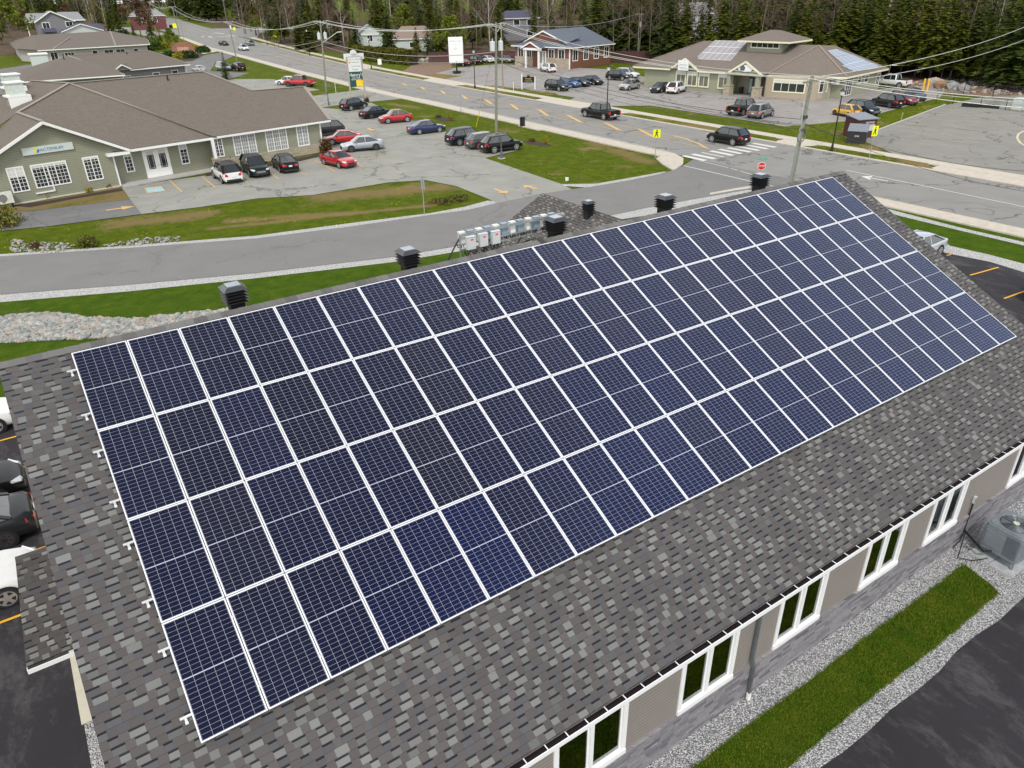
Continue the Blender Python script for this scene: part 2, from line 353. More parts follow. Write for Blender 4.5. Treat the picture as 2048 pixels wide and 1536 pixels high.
# access road in front of the solar roof
acc = px(-260, 530, 0, 513, 256, 496, 512, 477, 700, 453, 860, 430, 935, 420, 995, 406, 1080, 388, 1192, 372, 1262, 360, 1310, 350, 1345, 341, 1368, 331)
acc += [Vector((XN, 36, 0)), Vector((XN, 17.2, 0))]
acc += [Vector(p) for p in ((55.2, 17.4, 0), (54.3, 19, 0), (53.4, 22.4, 0))]
acc += px(1497, 379, 1400, 396, 1310, 412, 1225, 430, 1100, 449, 920, 491, 785, 514, 512, 546, 250, 570, 0, 589, -260, 606)
struct('access_road', MB().sheet(acc, .012), AS_DRIVE)
def band(name, up, lo, m, z=-.01, kind='structure'):
    o = struct(name, MB().sheet(px(*up)+px(*lo)[::-1], z), m); o['kind'] = kind; return o
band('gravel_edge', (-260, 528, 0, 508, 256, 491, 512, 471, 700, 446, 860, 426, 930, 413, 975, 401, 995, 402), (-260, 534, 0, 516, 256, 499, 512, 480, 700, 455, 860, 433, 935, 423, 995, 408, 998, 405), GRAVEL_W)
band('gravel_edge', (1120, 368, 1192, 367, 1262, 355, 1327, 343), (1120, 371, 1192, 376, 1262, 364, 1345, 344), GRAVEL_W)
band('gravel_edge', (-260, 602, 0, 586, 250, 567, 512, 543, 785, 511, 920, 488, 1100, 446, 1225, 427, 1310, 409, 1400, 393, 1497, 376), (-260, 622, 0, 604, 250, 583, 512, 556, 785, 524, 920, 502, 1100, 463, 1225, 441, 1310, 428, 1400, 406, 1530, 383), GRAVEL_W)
band('kerb', (1420, 386, 1470, 377, 1500, 372), (1420, 390, 1470, 381, 1502, 377), CONC, .02)
band('lawn', (-260, 622, 0, 603, 250, 582, 512, 555, 785, 523, 920, 500, 1100, 462, 1300, 430, 1500, 384), (-260, 700, 0, 900, 250, 900, 512, 800, 785, 640, 920, 600, 1100, 560, 1300, 520, 1500, 400), GR_BRIGHT, -.02)
# left office car park
lot = px(283, 428, 261, 399, 243, 374, 404, 352, 420, 350, 585, 325, 660, 305, 600, 245, 560, 210, 560, 200, 624, 192, 737, 177, 845, 195, 812, 197, 700, 207, 642, 215, 681, 219, 741, 205, 824, 240, 887, 262, 985, 288, 1035, 301, 970, 316, 1040, 340, 1120, 367, 1147, 380, 1090, 392, 995, 406, 970, 395, 912, 372, 850, 360, 775, 365, 625, 390, 512, 397, 400, 414)
struct('parking_lot', MB().sheet(lot, 0.0), AS_LOT)
struct('side_lane', MB().sheet(px(-200, 428, 0, 423, 62, 422, 261, 399, 283, 428, 100, 452, 0, 462, -200, 480), .003), AS_LANE)
struct('parking_lot', MB().sheet(px(420, 160, 470, 158, 545, 158, 575, 165, 640, 180, 600, 185, 560, 200, 500, 215, 400, 215), 0.0), AS_LOT)
struct('parking_lot', MB().sheet(px(330, 150, 355, 125, 400, 112, 460, 102, 478, 107, 455, 118, 430, 128, 420, 142, 500, 146, 400, 175), 0.0), AS_LANE)
struct('footpath', MB().sheet(px(320, 105, 395, 103, 470, 92, 480, 95, 400, 109, 330, 112), .002), CONC)
struct('parking_lot', MB().sheet(px(-100, 150, 0, 138, 66, 128, 90, 120, 110, 135, 90, 170, 0, 190, -100, 200), 0.0), AS_LANE)
struct('parking_lot', MB().sheet(px(215, 52, 260, 55, 340, 68, 300, 74, 250, 62, 210, 60), 0.0), AS_LOT)
# east side lots
struct('parking_lot', MB().sheet(px(740, 186, 880, 138, 1000, 128, 1250, 140, 1272, 150, 1440, 185, 1760, 178, 1900, 168, 1880, 195, 1800, 216, 1740, 232, 1720, 240, 1640, 247, 1570, 253, 1425, 230, 1300, 211, 1228, 212, 1180, 220, 1120, 208, 1150, 195, 1118, 190, 1050, 178, 960, 172, 930, 166), -.002), AS_CLINIC)
struct('verge', MB().sheet(px(1000, 172, 1050, 179, 1110, 186, 1130, 197, 1085, 196, 940, 170), .002), GR_VERGE)
struct('verge', MB().sheet(px(700, 150, 860, 146, 925, 152, 880, 160, 790, 148), .002), GR_DRY)
struct('soil_bank', MB().sheet(px(1795, 168, 1850, 158, 1900, 152, 1960, 160, 2060, 172, 2060, 196, 1960, 192, 1890, 188, 1860, 184, 1830, 176), -.012), SOIL)
struct('soil_bank', MB().sheet(px(800, 146, 840, 120, 900, 118, 905, 138, 860, 150), .004), SOIL)
rl = px(1892, 210, 1752, 263, 1728, 282, 1807, 316, 1925, 347)
struct('parking_lot', MB().sheet(rl+[Vector((74.2, 5, 0)), Vector((74.2, -30, 0)), Vector((135, -30, 0)), Vector((135, 30, 0))]+px(2048, 190, 1960, 195), .0), asphalt_mat('east lot asphalt', (.27, .262, .235), .8, .1))
struct('kerb', MB().prism([(p.x, p.y) for p in px(1752, 263, 1892, 210)]+[(p.x+.1, p.y+.25) for p in px(1892, 210, 1752, 263)], -.03, .1), CONC2)
struct('verge', MB().sheet(px(1570, 253, 1640, 247, 1740, 238, 1830, 214, 1892, 196, 1895, 208, 1752, 263, 1728, 282, 1800, 315, 1660, 296, 1560, 280), .001), grass_mat('dandelion verge', .25, dand=1.6))
# yard on the south side of the solar building, and east end car park
yard = [(-2.0, -9.1), (27.5, -9.1), (27.5, -16), (-2, -16)]
struct('gravel_bed', MB().sheet([(-3, -8.9), (26.2, -9.0), (26.2, -12.6), (-3, -12.6)], .005), GRAVEL_N)
struct('lane', MB().sheet([(-40, -11.62)]+[(x*1.0, -11.62+.045*math.sin(x*1.9)+.03*math.sin(x*5.3)) for x in range(-3, 26)]+[(26, -11.6), (60, -11.6), (60, -60), (-40, -60)], .009), AS_DARK)
east = [(26.4, -12), (26.4, 9.5), (44, 8.6)]+[(p.x, p.y) for p in px(1880, 488, 1900, 502, 1980, 518, 2048, 540)]+[(47.6, -3), (46.5, -12)]
struct('parking_lot', MB().sheet([Vector((*p, 0)) for p in east], .006), AS_DARK)
band('gravel_edge', (1870, 470, 1900, 492, 1980, 510, 2048, 528, 2200, 570), (1860, 490, 1890, 506, 1980, 524, 2048, 545, 2200, 590), GRAVEL_W, .014)
band('gravel_edge', (1690, 395, 1800, 424, 1924, 456, 2048, 484, 2200, 520), (1690, 398, 1800, 432, 1924, 462, 2048, 491, 2200, 527), GRAVEL_W, .0)
struct('lawn', MB().sheet([(55.1, 17)]+[(55.0, -20), (47.9, -20)]+[(p.x, p.y) for p in px(2048, 530, 1980, 512, 1900, 494, 1870, 474)]+[(44, 12), (50, 17)], -.012), GR_BRIGHT)
WL = [(-30, -12), (-2.1, -12), (-2.1, 19.5), (-30, 19.5)]
struct('parking_lot', MB().sheet([Vector((*p, 0)) for p in WL], .008), AS_DARK)
struct('footpath', MB().prism([(-2.3, -.85), (-.95, -.85), (-.95, 17), (-2.3, 17)], -.02, .03), P('pale beige concrete', (.56, .53, .43), .85, var=.05))
struct('gravel_bed', MB().sheet([(-2.25, -9.2), (-.8, -9.2), (-.8, -.86), (-2.25, -.86)], .012), GRAVEL_N)
# ---------------------------------------------------------------- painted markings
Z = .02
def line(mb, a, b, w_, z=Z):
    a, b = Vector(a[:2]), Vector(b[:2]); t = (b-a).normalized(); n = Vector((-t.y, t.x))*w_/2
    mb.sheet([a-n, b-n, b+n, a+n], z)
def pl(mb, p, w_, z=Z):
    for i in range(0, len(p)-2, 2): line(mb, G(p[i], p[i+1]), G(p[i+2], p[i+3]), w_, z)
mb = MB()
hat = [(805, 167.5, 813, 171), (842.5, 174.5, 849, 179), (881, 181, 890, 188), (923.5, 190, 933.5, 198), (970, 198.5, 984, 209), (1022, 208.5, 1036.5, 220), (1077, 218.8, 1096.5, 232.5), (1134.5, 229.8, 1164, 246), (1209, 244.5, 1240, 261.5), (1276, 257.5, 1307, 274)]
for a in hat: line(mb, G(a[0], a[1]), G(a[2], a[3]), .42)
pl(mb, (1348, 272, 1372, 278, 1396, 287, 1416, 298.5), .32)
for p in ((-20, 62.1, 62.1),):
    pass
lo = [(G(*q).x, G(*q).y) for q in ((1416, 298), (1322, 277.5), (1240, 261.5), (1164, 246), (1096, 232.3), (1041, 220))]
for i in range(len(lo)-1): line(mb, lo[i], lo[i+1], .11)
up_ = [(G(*q).x, G(*q).y) for q in ((1348, 272), (1276, 258), (1209, 244.4), (1134, 229.6), (1076, 218.6), (1021, 208.2))]
for i in range(len(up_)-1): line(mb, up_[i], up_[i+1], .11)
line(mb, lo[-1], (61.9, 118), .11); line(mb, up_[-1], (64.6, 112), .11)
for a, b in (((61.9, 118), (64.5, 165)), ((64.5, 165), (70, 222)), ((64.6, 112), (67, 160)), ((67, 160), (72, 215))): line(mb, a, b, .12)
struct('yellow_road_markings', mb, YEL)
mb = MB()
for i in range(9):
    x = 56.75+i*1.32
    if i == 2: mb.sheet([(x+.2, 34.6), (x+.45, 34.6), (x+.45, 37.6), (x+.2, 37.6)], Z)
    else: mb.sheet([(x, 34.6), (x+.62, 34.6), (x+.62, 37.6), (x, 37.6)], Z)
pl(mb, (1367, 331.5, 1508, 364.5, 1560, 376), .14); pl(mb, (1398, 321.5, 1456, 335.5), .1); pl(mb, (1462, 337.5, 1476, 341), .1); pl(mb, (1480, 342.5, 1506, 350), .1)
pl(mb, (1693, 341, 1790, 360.5, 1921, 387.5, 2048, 414, 2200, 447), .13)
pl(mb, (1790, 404.5, 1921, 433, 2048, 463, 2200, 500), .1)
for y0, y1 in ((40, 60), (60, 95), (113, 150)): line(mb, (57.5, y0), (57.5+(0 if y1 < 120 else 1.2), y1), .1)
pl(mb, (1738, 355.5, 1776, 362.5), .2); mb.sheet(px(1722, 353, 1745, 352, 1740, 360), Z)
for a in ((430, 65.5, 448, 68), (452, 70, 475, 72), (435, 72.5, 470, 73.5), (404, 73, 408, 74), (417, 73, 424, 75)): line(mb, G(a[0], a[1]), G(a[2], a[3]), .8)
struct('white_road_markings', mb, WHT)
mb = MB()
# bay lines in the left office lot
for a in ((339, 361, 364, 384), (404, 353.5, 431, 375.5), (446, 336, 497, 366), (510, 325, 557, 358), (576, 334, 615, 351), (629, 320, 671, 343.5), (714, 326, 726, 335), (726, 335, 811, 325),
          (700, 320.5, 787, 313.5), (600, 324.5, 650, 317.5), (705, 309.5, 762, 304.5)): line(mb, G(a[0], a[1]), G(a[2], a[3]), .13)
for i in range(10):
    t = i/9; a = Vector((672+t*278, 227.5+t*84)); line(mb, G(a.x, a.y), G(a.x+42+8*t, a.y-5.5), .11)
struct('parking_bay_lines', mb, YEL)
def arrow(mb, tail, head, w_, hw, hl, z=Z):
    a, b = Vector(tail[:2]), Vector(head[:2]); t = (b-a).normalized(); n = Vector((-t.y, t.x)); c = b-t*hl
    mb.sheet([a-n*w_/2, c-n*w_/2, c-n*hw, b, c+n*hw, c+n*w_/2, a+n*w_/2], z)
for (a, b, s1, s2, s3) in (((212, 421), (270, 413), .32, .62, 1.0), ((735, 256.5), (748, 261.5), .4, .7, .8), ((988, 378), (1015, 387), .3, .6, .8), ((1075, 378.5), (1047, 371), .3, .6, .8), ((727, 190, ), (741, 191.5), .3, .5, .7), ((766, 199.5), (740, 200.5), .2, .3, .5)):
    mb = MB(); arrow(mb, G(*a), G(*b), s1, s2, s3); struct('arrow_marking', mb, YEL)
mb = MB(); mb.sheet(px(288, 376, 323, 372.5, 331, 382.5, 295, 387), Z); struct('disabled_bay_marking', mb, YEL)
mb = MB(); mb.sheet(px(291, 377, 322, 374, 328.5, 382, 297, 385.6), Z+.004); struct('disabled_bay_marking', mb, BLU)
mb = MB(); c_ = G(309, 380)
mb.tube([c_+Vector((.3*math.cos(t*.7), .3*math.sin(t*.7), Z+.006)) for t in range(7)], .03, 4); line(mb, c_+Vector((0, .1, 0)), c_+Vector((.1, .6, 0)), .09, Z+.008)
mb.disc(c_+Vector((.1, .75, Z+.008)), (0, 0, 1), .09); struct('disabled_bay_marking', mb, YEL)
# east lot bay lines
mb = MB(); A, B = G(1812, 241), G(1900, 254); u_ = (B-A).normalized(); E0, E1 = G(1892, 210), G(1752, 263); ed = (E1-E0).normalized(); L_ = (E1-E0).length
k = 1.5
while k < L_-1:
    p = E0+ed*k; line(mb, p+u_*0.6, p+u_*(5.9), .1)
    k += 2.75
k = 8
while k < L_+3:
    p = E0+ed*k+u_*6.1; line(mb, p, p+u_*4.6, .1); k += 2.75
struct('parking_bay_lines', mb, YELW)
mb = MB(); q = [G(2048, 262), G(2037, 268), G(2034, 276), G(2040, 286), G(2050, 292)]
for i in range(4): line(mb, q[i], q[i+1], .25)
struct('parking_bay_lines', mb, YELW)
mb = MB()
for y in (4.14, 7.07, 9.95, 12.7, 15.38, 18.1): line(mb, (-7.2, y), (-2.32, y), .1)
pl(mb, (1940, 551, 1997, 535), .11); pl(mb, (2008, 597.5, 2060, 579), .11); pl(mb, (1893, 511.5, 1902, 509.5), .11)
struct('parking_bay_lines', mb, YELN)

# ================================================================ the solar-roofed building
PITCH = 0.45906
CPT, SPT = math.cos(PITCH), math.sin(PITCH)
OFF = .13
ZR = 9.0            # height of the array's top edge
RN = Vector((0, -SPT, CPT)); RS = Vector((0, -CPT, -SPT))
def rf(x, s, h=0.0): return Vector((x, 0, ZR))+RS*s+RN*h        # x along ridge, s down the slope, h above the panels' plane
YRG = .31; ZRG = ZR-OFF/CPT+YRG*math.tan(PITCH)                # the ridge itself
def zroof(y): return ZRG-abs(y-YRG)*math.tan(PITCH)
XL, XR = -1.29, 26.55; YE = -9.86; YB = 10.4
def shingle_mat(name, light=(.225, .23, .222), mid=(.108, .099, .097), dark=(.08, .078, .085), axis='X', pitch=PITCH, course=.145, tabw=.178, grain=1.0):
    # courses follow the slope: the running coordinate is along axis, the rising one is height / sin(pitch)
    g = NG(name); x, y, z = g.xyz(g.co())[:3]
    u = x if axis == 'X' else y
    v = g.M('DIVIDE', z, math.sin(pitch)*course)
    row = g.M('FLOOR', v); fv = g.M('FRACT', v)
    off = g.M('MULTIPLY', g.wn(g.comb(row, 3.3)), 13.7)
    uu = g.M('ADD', g.M('DIVIDE', u, tabw), off)
    uw = g.M('ADD', uu, g.M('MULTIPLY', g.M('SINE', g.M('ADD', g.M('MULTIPLY', uu, 2.1), row)), .16))
    cell = g.M('FLOOR', uw); fu = g.M('FRACT', uw)
    r = g.wn(g.comb(cell, row, 1.0)); r2 = g.wn(g.comb(cell, row, 7.0))
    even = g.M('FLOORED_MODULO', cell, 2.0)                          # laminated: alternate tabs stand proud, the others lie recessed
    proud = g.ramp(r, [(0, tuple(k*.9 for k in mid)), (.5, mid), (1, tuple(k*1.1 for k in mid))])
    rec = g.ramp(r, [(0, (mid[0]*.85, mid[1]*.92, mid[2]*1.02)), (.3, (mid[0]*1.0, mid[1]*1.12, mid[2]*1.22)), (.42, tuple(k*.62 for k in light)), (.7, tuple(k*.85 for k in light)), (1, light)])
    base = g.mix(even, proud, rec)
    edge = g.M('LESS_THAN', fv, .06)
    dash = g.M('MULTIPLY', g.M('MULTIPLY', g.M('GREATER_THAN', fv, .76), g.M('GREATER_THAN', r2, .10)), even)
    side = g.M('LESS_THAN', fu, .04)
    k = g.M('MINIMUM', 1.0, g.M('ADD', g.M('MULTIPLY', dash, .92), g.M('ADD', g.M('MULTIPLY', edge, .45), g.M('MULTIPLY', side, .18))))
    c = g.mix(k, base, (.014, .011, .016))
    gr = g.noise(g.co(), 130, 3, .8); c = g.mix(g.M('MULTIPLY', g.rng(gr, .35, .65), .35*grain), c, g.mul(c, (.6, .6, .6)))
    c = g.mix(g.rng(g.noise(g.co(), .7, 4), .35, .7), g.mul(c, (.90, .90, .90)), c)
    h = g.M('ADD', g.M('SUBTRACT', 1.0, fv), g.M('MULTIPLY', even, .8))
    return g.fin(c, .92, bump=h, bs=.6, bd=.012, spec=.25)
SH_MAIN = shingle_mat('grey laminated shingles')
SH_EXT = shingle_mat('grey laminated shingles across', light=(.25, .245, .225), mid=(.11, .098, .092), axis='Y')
def siding_mat(name, col, course=.11, stain=.06):
    g = NG(name); x, y, z = g.xyz(g.co())[:3]; f = g.M('FRACT', g.M('DIVIDE', z, course))
    c = g.mix(g.M('LESS_THAN', f, .14), col, tuple(k*.45 for k in col))
    c = g.mix(g.rng(g.noise(g.co(), 1.5, 4), .3, .7), g.mul(c, (1-stain,)*3), c)
    return g.fin(c, .65, bump=f, bs=.5, bd=.02)
def stone_mat(name, cs, mortar, sx=.42, sy=.11, ang=None):
    g = NG(name); x, y, z = g.xyz(g.co())[:3]; u = g.M('ADD', x, y)
    v = g.M('DIVIDE', z, sy); row = g.M('FLOOR', v); fv = g.M('FRACT', v)
    uu = g.M('ADD', g.M('DIVIDE', u, sx), g.M('MULTIPLY', g.wn(g.comb(row, 2.0)), 9)); uw = g.M('ADD', uu, g.M('MULTIPLY', g.M('SINE', g.M('MULTIPLY', uu, 1.7)), .3))
    cell = g.M('FLOOR', uw); fu = g.M('FRACT', uw); r = g.wn(g.comb(cell, row, 4.0))
    c = g.ramp(r, [(i/(len(cs)-1) if len(cs) > 1 else 0, k) for i, k in enumerate(cs)])
    c = g.mix(g.rng(g.noise(g.co(), 9, 4, .7), .3, .7), g.mul(c, (.75, .75, .75)), c)
    e = g.M('MAXIMUM', g.M('LESS_THAN', fv, .1), g.M('LESS_THAN', fu, .04))
    return g.fin(g.mix(e, c, mortar), .85, bump=g.M('MULTIPLY', g.M('SUBTRACT', 1.0, e), g.M('ADD', .6, g.M('MULTIPLY', r, .4))), bs=.8, bd=.03)
WTRIM = P('white trim', (.82, .82, .80), .5, var=.03)
VINYL = P('white vinyl frame', (.85, .86, .86), .4, var=.02)
SID_TAUPE = siding_mat('taupe clapboard', (.30, .27, .245), .105)
ST_GREY = stone_mat('grey ledge stone', [(.13, .12, .14), (.26, .25, .27), (.33, .32, .33), (.22, .21, .24)], (.16, .155, .17), .34, .095)
ALU = plain('bright aluminium', (.80, .81, .83), .35, .6, .04); STEEL = P('galvanised steel', (.52, .55, .56), .4, .8, .08)
BLACK = P('black plastic', (.012, .012, .013), .45); BLACKM = P('black painted steel', (.018, .018, .02), .35, .2)
def glass_mat(name, tint=(.75, .9, .85), tr=.8, rough=.02):
    g = NG(name); g.t.nodes.remove(g.b); gl = g.n('BsdfGlossy'); gl.inputs['Roughness'].default_value = rough; tp = g.n('BsdfTransparent'); tp.inputs[0].default_value = c4(tint)
    fr = g.n('Fresnel'); fr.inputs[0].default_value = 1.55; m_ = g.n('MixShader'); g.set(m_.inputs[0], g.M('ADD', g.M('MULTIPLY', fr.outputs[0], 1.8), 1-tr)); g.t.links.new(tp.outputs[0], m_.inputs[1]); g.t.links.new(gl.outputs[0], m_.inputs[2])
    g.t.links.new(m_.outputs[0], g.o.inputs[0]); return g.m
GLASS = glass_mat('window glass', (.80, .92, .86), .90)
DGLASS = plain('dark reflecting glass', (.02, .025, .025), .08, 0, .3, 1.5, spec=.9)
b = thing('office_building', 'single-storey building with a long grey shingle roof carrying the solar array', 'building', (12.6, .3, 0))
YW = -9.3; XWL, XWR = -.85, 26.05; TH = .09
# --- roof: two slopes of one gable with a stepped ridge cap
mb = MB()
ye, ze = YE, zroof(YE)
mb.slab([(XL, YRG, ZRG), (XL, YE, zroof(YE)), (XR, YE, zroof(YE)), (XR, YRG, ZRG)], TH)
mb.slab([(XL, YRG+.002, ZRG), (XR, YRG+.002, ZRG), (XR, YB, zroof(YB)), (XL, YB, zroof(YB))], TH)
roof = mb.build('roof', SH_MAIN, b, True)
mb = MB(); x = XL
while x < XR-.01:
    x2 = min(x+.30, XR)
    for s_ in (-1, 1):
        d = Vector((0, s_*math.cos(PITCH), -math.sin(PITCH))); n_ = Vector((0, s_*math.sin(PITCH), math.cos(PITCH))); p = Vector((0, YRG, ZRG))+n_*.004
        a_ = p+n_*.020; mb.slab([a_+Vector((x, 0, 0)), a_+Vector((x2, 0, 0))-n_*.010, a_+d*.17+Vector((x2, 0, 0))-n_*.012, a_+d*.17+Vector((x, 0, 0))], .012)
    x = x2
g = NG('ridge cap shingles'); xx = g.xyz(g.co())[0]; cc = g.wn(g.comb(g.M('FLOOR', g.M('DIVIDE', g.M('ADD', xx, 20.0), .30)), 1.0)); CAPM = g.fin(g.mul(g.mix(cc, (.11, .105, .105), (.19, .185, .18)), g.ramp(g.noise(g.co(), 120, 2), [(0, (.7, .7, .7)), (1, (1.1, 1.1, 1.1))])), .9)
mb.build('ridge_cap', CAPM, roof, True)
# cross gable behind the ridge, seen over it
XG, ZG, YG = 20.2, 7.0, 11.25
mb = MB(); yj = YRG+(ZRG-ZG)/math.tan(PITCH)
hw = 6.2; zl = ZG-hw*.5; yl = YRG+(ZRG-zl)/math.tan(PITCH)
mb.slab([(XG, YG, ZG), (XG-hw, YG, zl), (XG-hw, yl, zl+.02), (XG, yj, ZG+.02)], TH)
mb.slab([(XG+.002, yj, ZG+.02), (XG+hw, yl, zl+.02), (XG+hw, YG, zl), (XG+.002, YG, ZG)], TH)
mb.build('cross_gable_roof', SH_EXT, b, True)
mb = MB(); mb.box(XG-hw+.4, XG+hw-.4, 9, YG-.35, 0, zl-.05); mb.add([(XG-hw+.4, YG-.35, zl-.05), (XG+hw-.4, YG-.35, zl-.05), (XG, YG-.35, ZG-.25)], [(0, 1, 2)]); mb.build('wall', SID_TAUPE, b, True)
# walls: south wall with openings, others plain
wins = [(5.62, 7.38), (9.06, 10.72), (12.3, 13.97), (15.79, 17.45), (18.88, 20.53), (23.67, 25.3)]
wins = [(2.2, 3.9)]+wins
Z0, Z1, ZT = 1.14, 2.66, 3.62
mb = MB(); xs = XWL
for (a_, c_) in wins:
    mb.box(xs, a_, YW, YW+.15, 1.0, ZT); mb.box(a_, c_, YW, YW+.15, Z1, ZT); mb.box(a_, c_, YW, YW+.15, 1.0, Z0); xs = c_
mb.box(xs, XWR, YW, YW+.15, 1.0, ZT)
mb.box(XWL, XWL+.15, YW+.15, 9.8, 0, ZT); mb.box(XWR-.15, XWR, YW+.15, 9.8, 0, ZT); mb.box(XWL, XWR, 9.65, 9.8, 0, ZT)
for xg in (XWL+.02, XWR-.02): mb.add([(xg, YW+.1, ZT), (xg, 9.8, ZT), (xg, YRG, ZRG-.3)], [(0, 1, 2)])
mb.build('wall', SID_TAUPE, b, True)
mb = MB(); mb.box(XWL, XWR, YW-.06, YW+.15, 0, .999); mb.box(XWL-.04, XWR+.04, YW-.075, YW, 1.0, 1.06); mb.build('stone_veneer', ST_GREY, b, True)
mb = MB(); mb.box(XL+.03, XR-.03, YE+.02, YW+.02, ZT-.02, ZT+.02); mb.box(XL+.03, XR-.03, YE+.0, YE+.03, ZT-.02, zroof(YE)-.09)
mb.bar((XL+.012, YE, zroof(YE)-.1), (XL+.012, YRG, ZRG-.1), .02, .17); mb.bar((XR-.012, YE, zroof(YE)-.1), (XR-.012, YRG, ZRG-.1), .02, .17)
mb.build('fascia', WTRIM, b, True)
# floor slab and rooms behind the glass
mb = MB(); mb.box(XWL+.2, XWR-.2, YW+.2, -5.2, .40, .45); mb.build('interior_floor', P('beige office floor', (.62, .62, .52), .7), b, True)
mb = MB(); mb.box(XWL+.2, XWR-.2, -5.2, -5.1, .45, 3.0); mb.box(XWL+.2, XWR-.2, YW+.2, -5.2, 2.9, 3.0)
for xx_ in (4.7, 8.2, 11.5, 14.9, 18.1, 22.2): mb.box(xx_, xx_+.1, YW+.2, -5.2, .45, 2.9)
mb.build('interior_wall', P('dim interior wall', (.34, .35, .28), .8), b, True)
for i, (a_, c_) in enumerate(wins):
    if i == 0: continue
    f = MB(); y0 = YW-.03
    for (p, q, r, s_) in ((a_-.07, c_+.07, Z1-.01, Z1+.09), (a_-.07, c_+.07, Z0-.12, Z0+.05), (a_-.07, a_+.05, Z0+.05, Z1-.01), (c_-.05, c_+.07, Z0+.05, Z1-.01), ((a_+c_)/2-.05, (a_+c_)/2+.05, Z0+.05, Z1-.01)):
        f.box(p, q, y0-(.02 if s_ == Z0+.05 and r < Z0 else 0), YW+.14, r, s_)
    m2 = (a_+c_)/2
    for (p, q) in ((a_+.05, m2-.05), (m2+.05, c_-.05)):   # sash frames
        f.box(p, q, y0+.05, y0+.08, Z1-.05, Z1-.01); f.box(p, q, y0+.05, y0+.08, Z0+.05, Z0+.09); f.box(p, p+.035, y0+.05, y0+.08, Z0+.09, Z1-.05); f.box(q-.035, q, y0+.05, y0+.08, Z0+.09, Z1-.05)
    win = f.build('window', VINYL, b, True)
    for (p, q) in ((a_+.085, m2-.085), (m2+.085, c_-.085)):
        MB().box(p, q, y0+.06, y0+.07, Z0+.09, Z1-.05).build('pane', GLASS, win, True)
# gutter with hangers and a downpipe
mb = MB(); zg = zroof(YE)-.045; yo = YE-.13
mb.box(XL, XR, yo, yo+.018, zg-.11, zg); mb.box(XL, XR, yo+.018, YE-.002, zg-.11, zg-.095); mb.box(XL, XL+.012, yo+.018, YE-.002, zg-.095, zg); mb.box(XR-.012, XR, yo+.018, YE-.002, zg-.095, zg)
gut = mb.build('gutter', VINYL, b, True)
mb = MB(); mb.box(XL+.013, XR-.013, yo+.0185, YE-.004, zg-.0945, zg-.08); mb.box(XL+.013, XR-.013, YE-.0035, YE-.0005, zg-.08, zg+.0); mb.build('gutter_trough', P('wet gutter bottom', (.012, .006, .008), .6), gut, True)  # near-black lining along the gutter floor and back
mb = MB(); x = XL+.4
while x < XR: mb.box(x-.009, x+.009, yo+.01, YE+.0, zg-.003, zg+.006); x += .447
mb.build('gutter_hanger', VINYL, gut, True)
DPM = P('slate grey downpipe', (.11, .12, .13), .4)
mb = MB(); xd = 11.4
mb.bar((xd, yo+.06, zg-.1), (xd, YW-.10, 3.35), .085, .065); mb.bar((xd, YW-.06, 3.35), (xd, YW-.06, 1.35), .085, .065); mb.bar((xd, YW-.06, 1.36), (xd+.02, YW-.13, 1.12), .085, .065); mb.bar((xd+.02, YW-.13, 1.14), (xd+.03, YW-.13, .16), .085, .065)
mb.build('downpipe', DPM, b, True)
MB().tube([(xd+.03, YW-.14, -.02), (xd+.03, YW-.14, .2)], .06, 12).build('drain_pipe', P('white plastic pipe', (.75, .75, .72), .5), b, True)
# small porch roof on the west end
pz = 3.0; P1, P2 = G(58, 1331, pz), G(147, 1302, pz); px0 = P1.x-.05; yz0 = P1.y
mb = MB(); zr_ = pz+1.12; yr_ = yz0+2.25
mb.slab([(px0, yz0, pz), (XL+.45, yz0, pz), (XL+.45, yr_, zr_), (px0+.25, yr_, zr_)], .08); mb.slab([(px0+.25, yr_+.002, zr_), (XL+.45, yr_+.002, zr_), (XL+.45, yr_+1.9, pz), (px0, yr_+1.9, pz)], .08)
mb.build('porch_roof', shingle_mat('porch shingles', light=(.24, .24, .225), mid=(.085, .077, .075), dark=(.05, .047, .05), pitch=math.atan(.5)), b, True)
mb = MB(); mb.box(px0, XL+.4, yz0-.12, yz0-.10, pz-.13, pz-.02); mb.box(px0, px0+.012, yz0-.1, yz0, pz-.13, pz-.02); mb.build('porch_gutter', VINYL, b, True)
mb = MB(); mb.box(px0+.02, XL+.4, yz0-.098, yz0-.002, pz-.12, pz-.1); mb.build('gutter_trough', P('wet gutter bottom'), b, True)
MB().box(XL+.2, XL+.32, yz0+.6, yz0+.72, 0, pz-.1).build('porch_post', WTRIM, b, True)
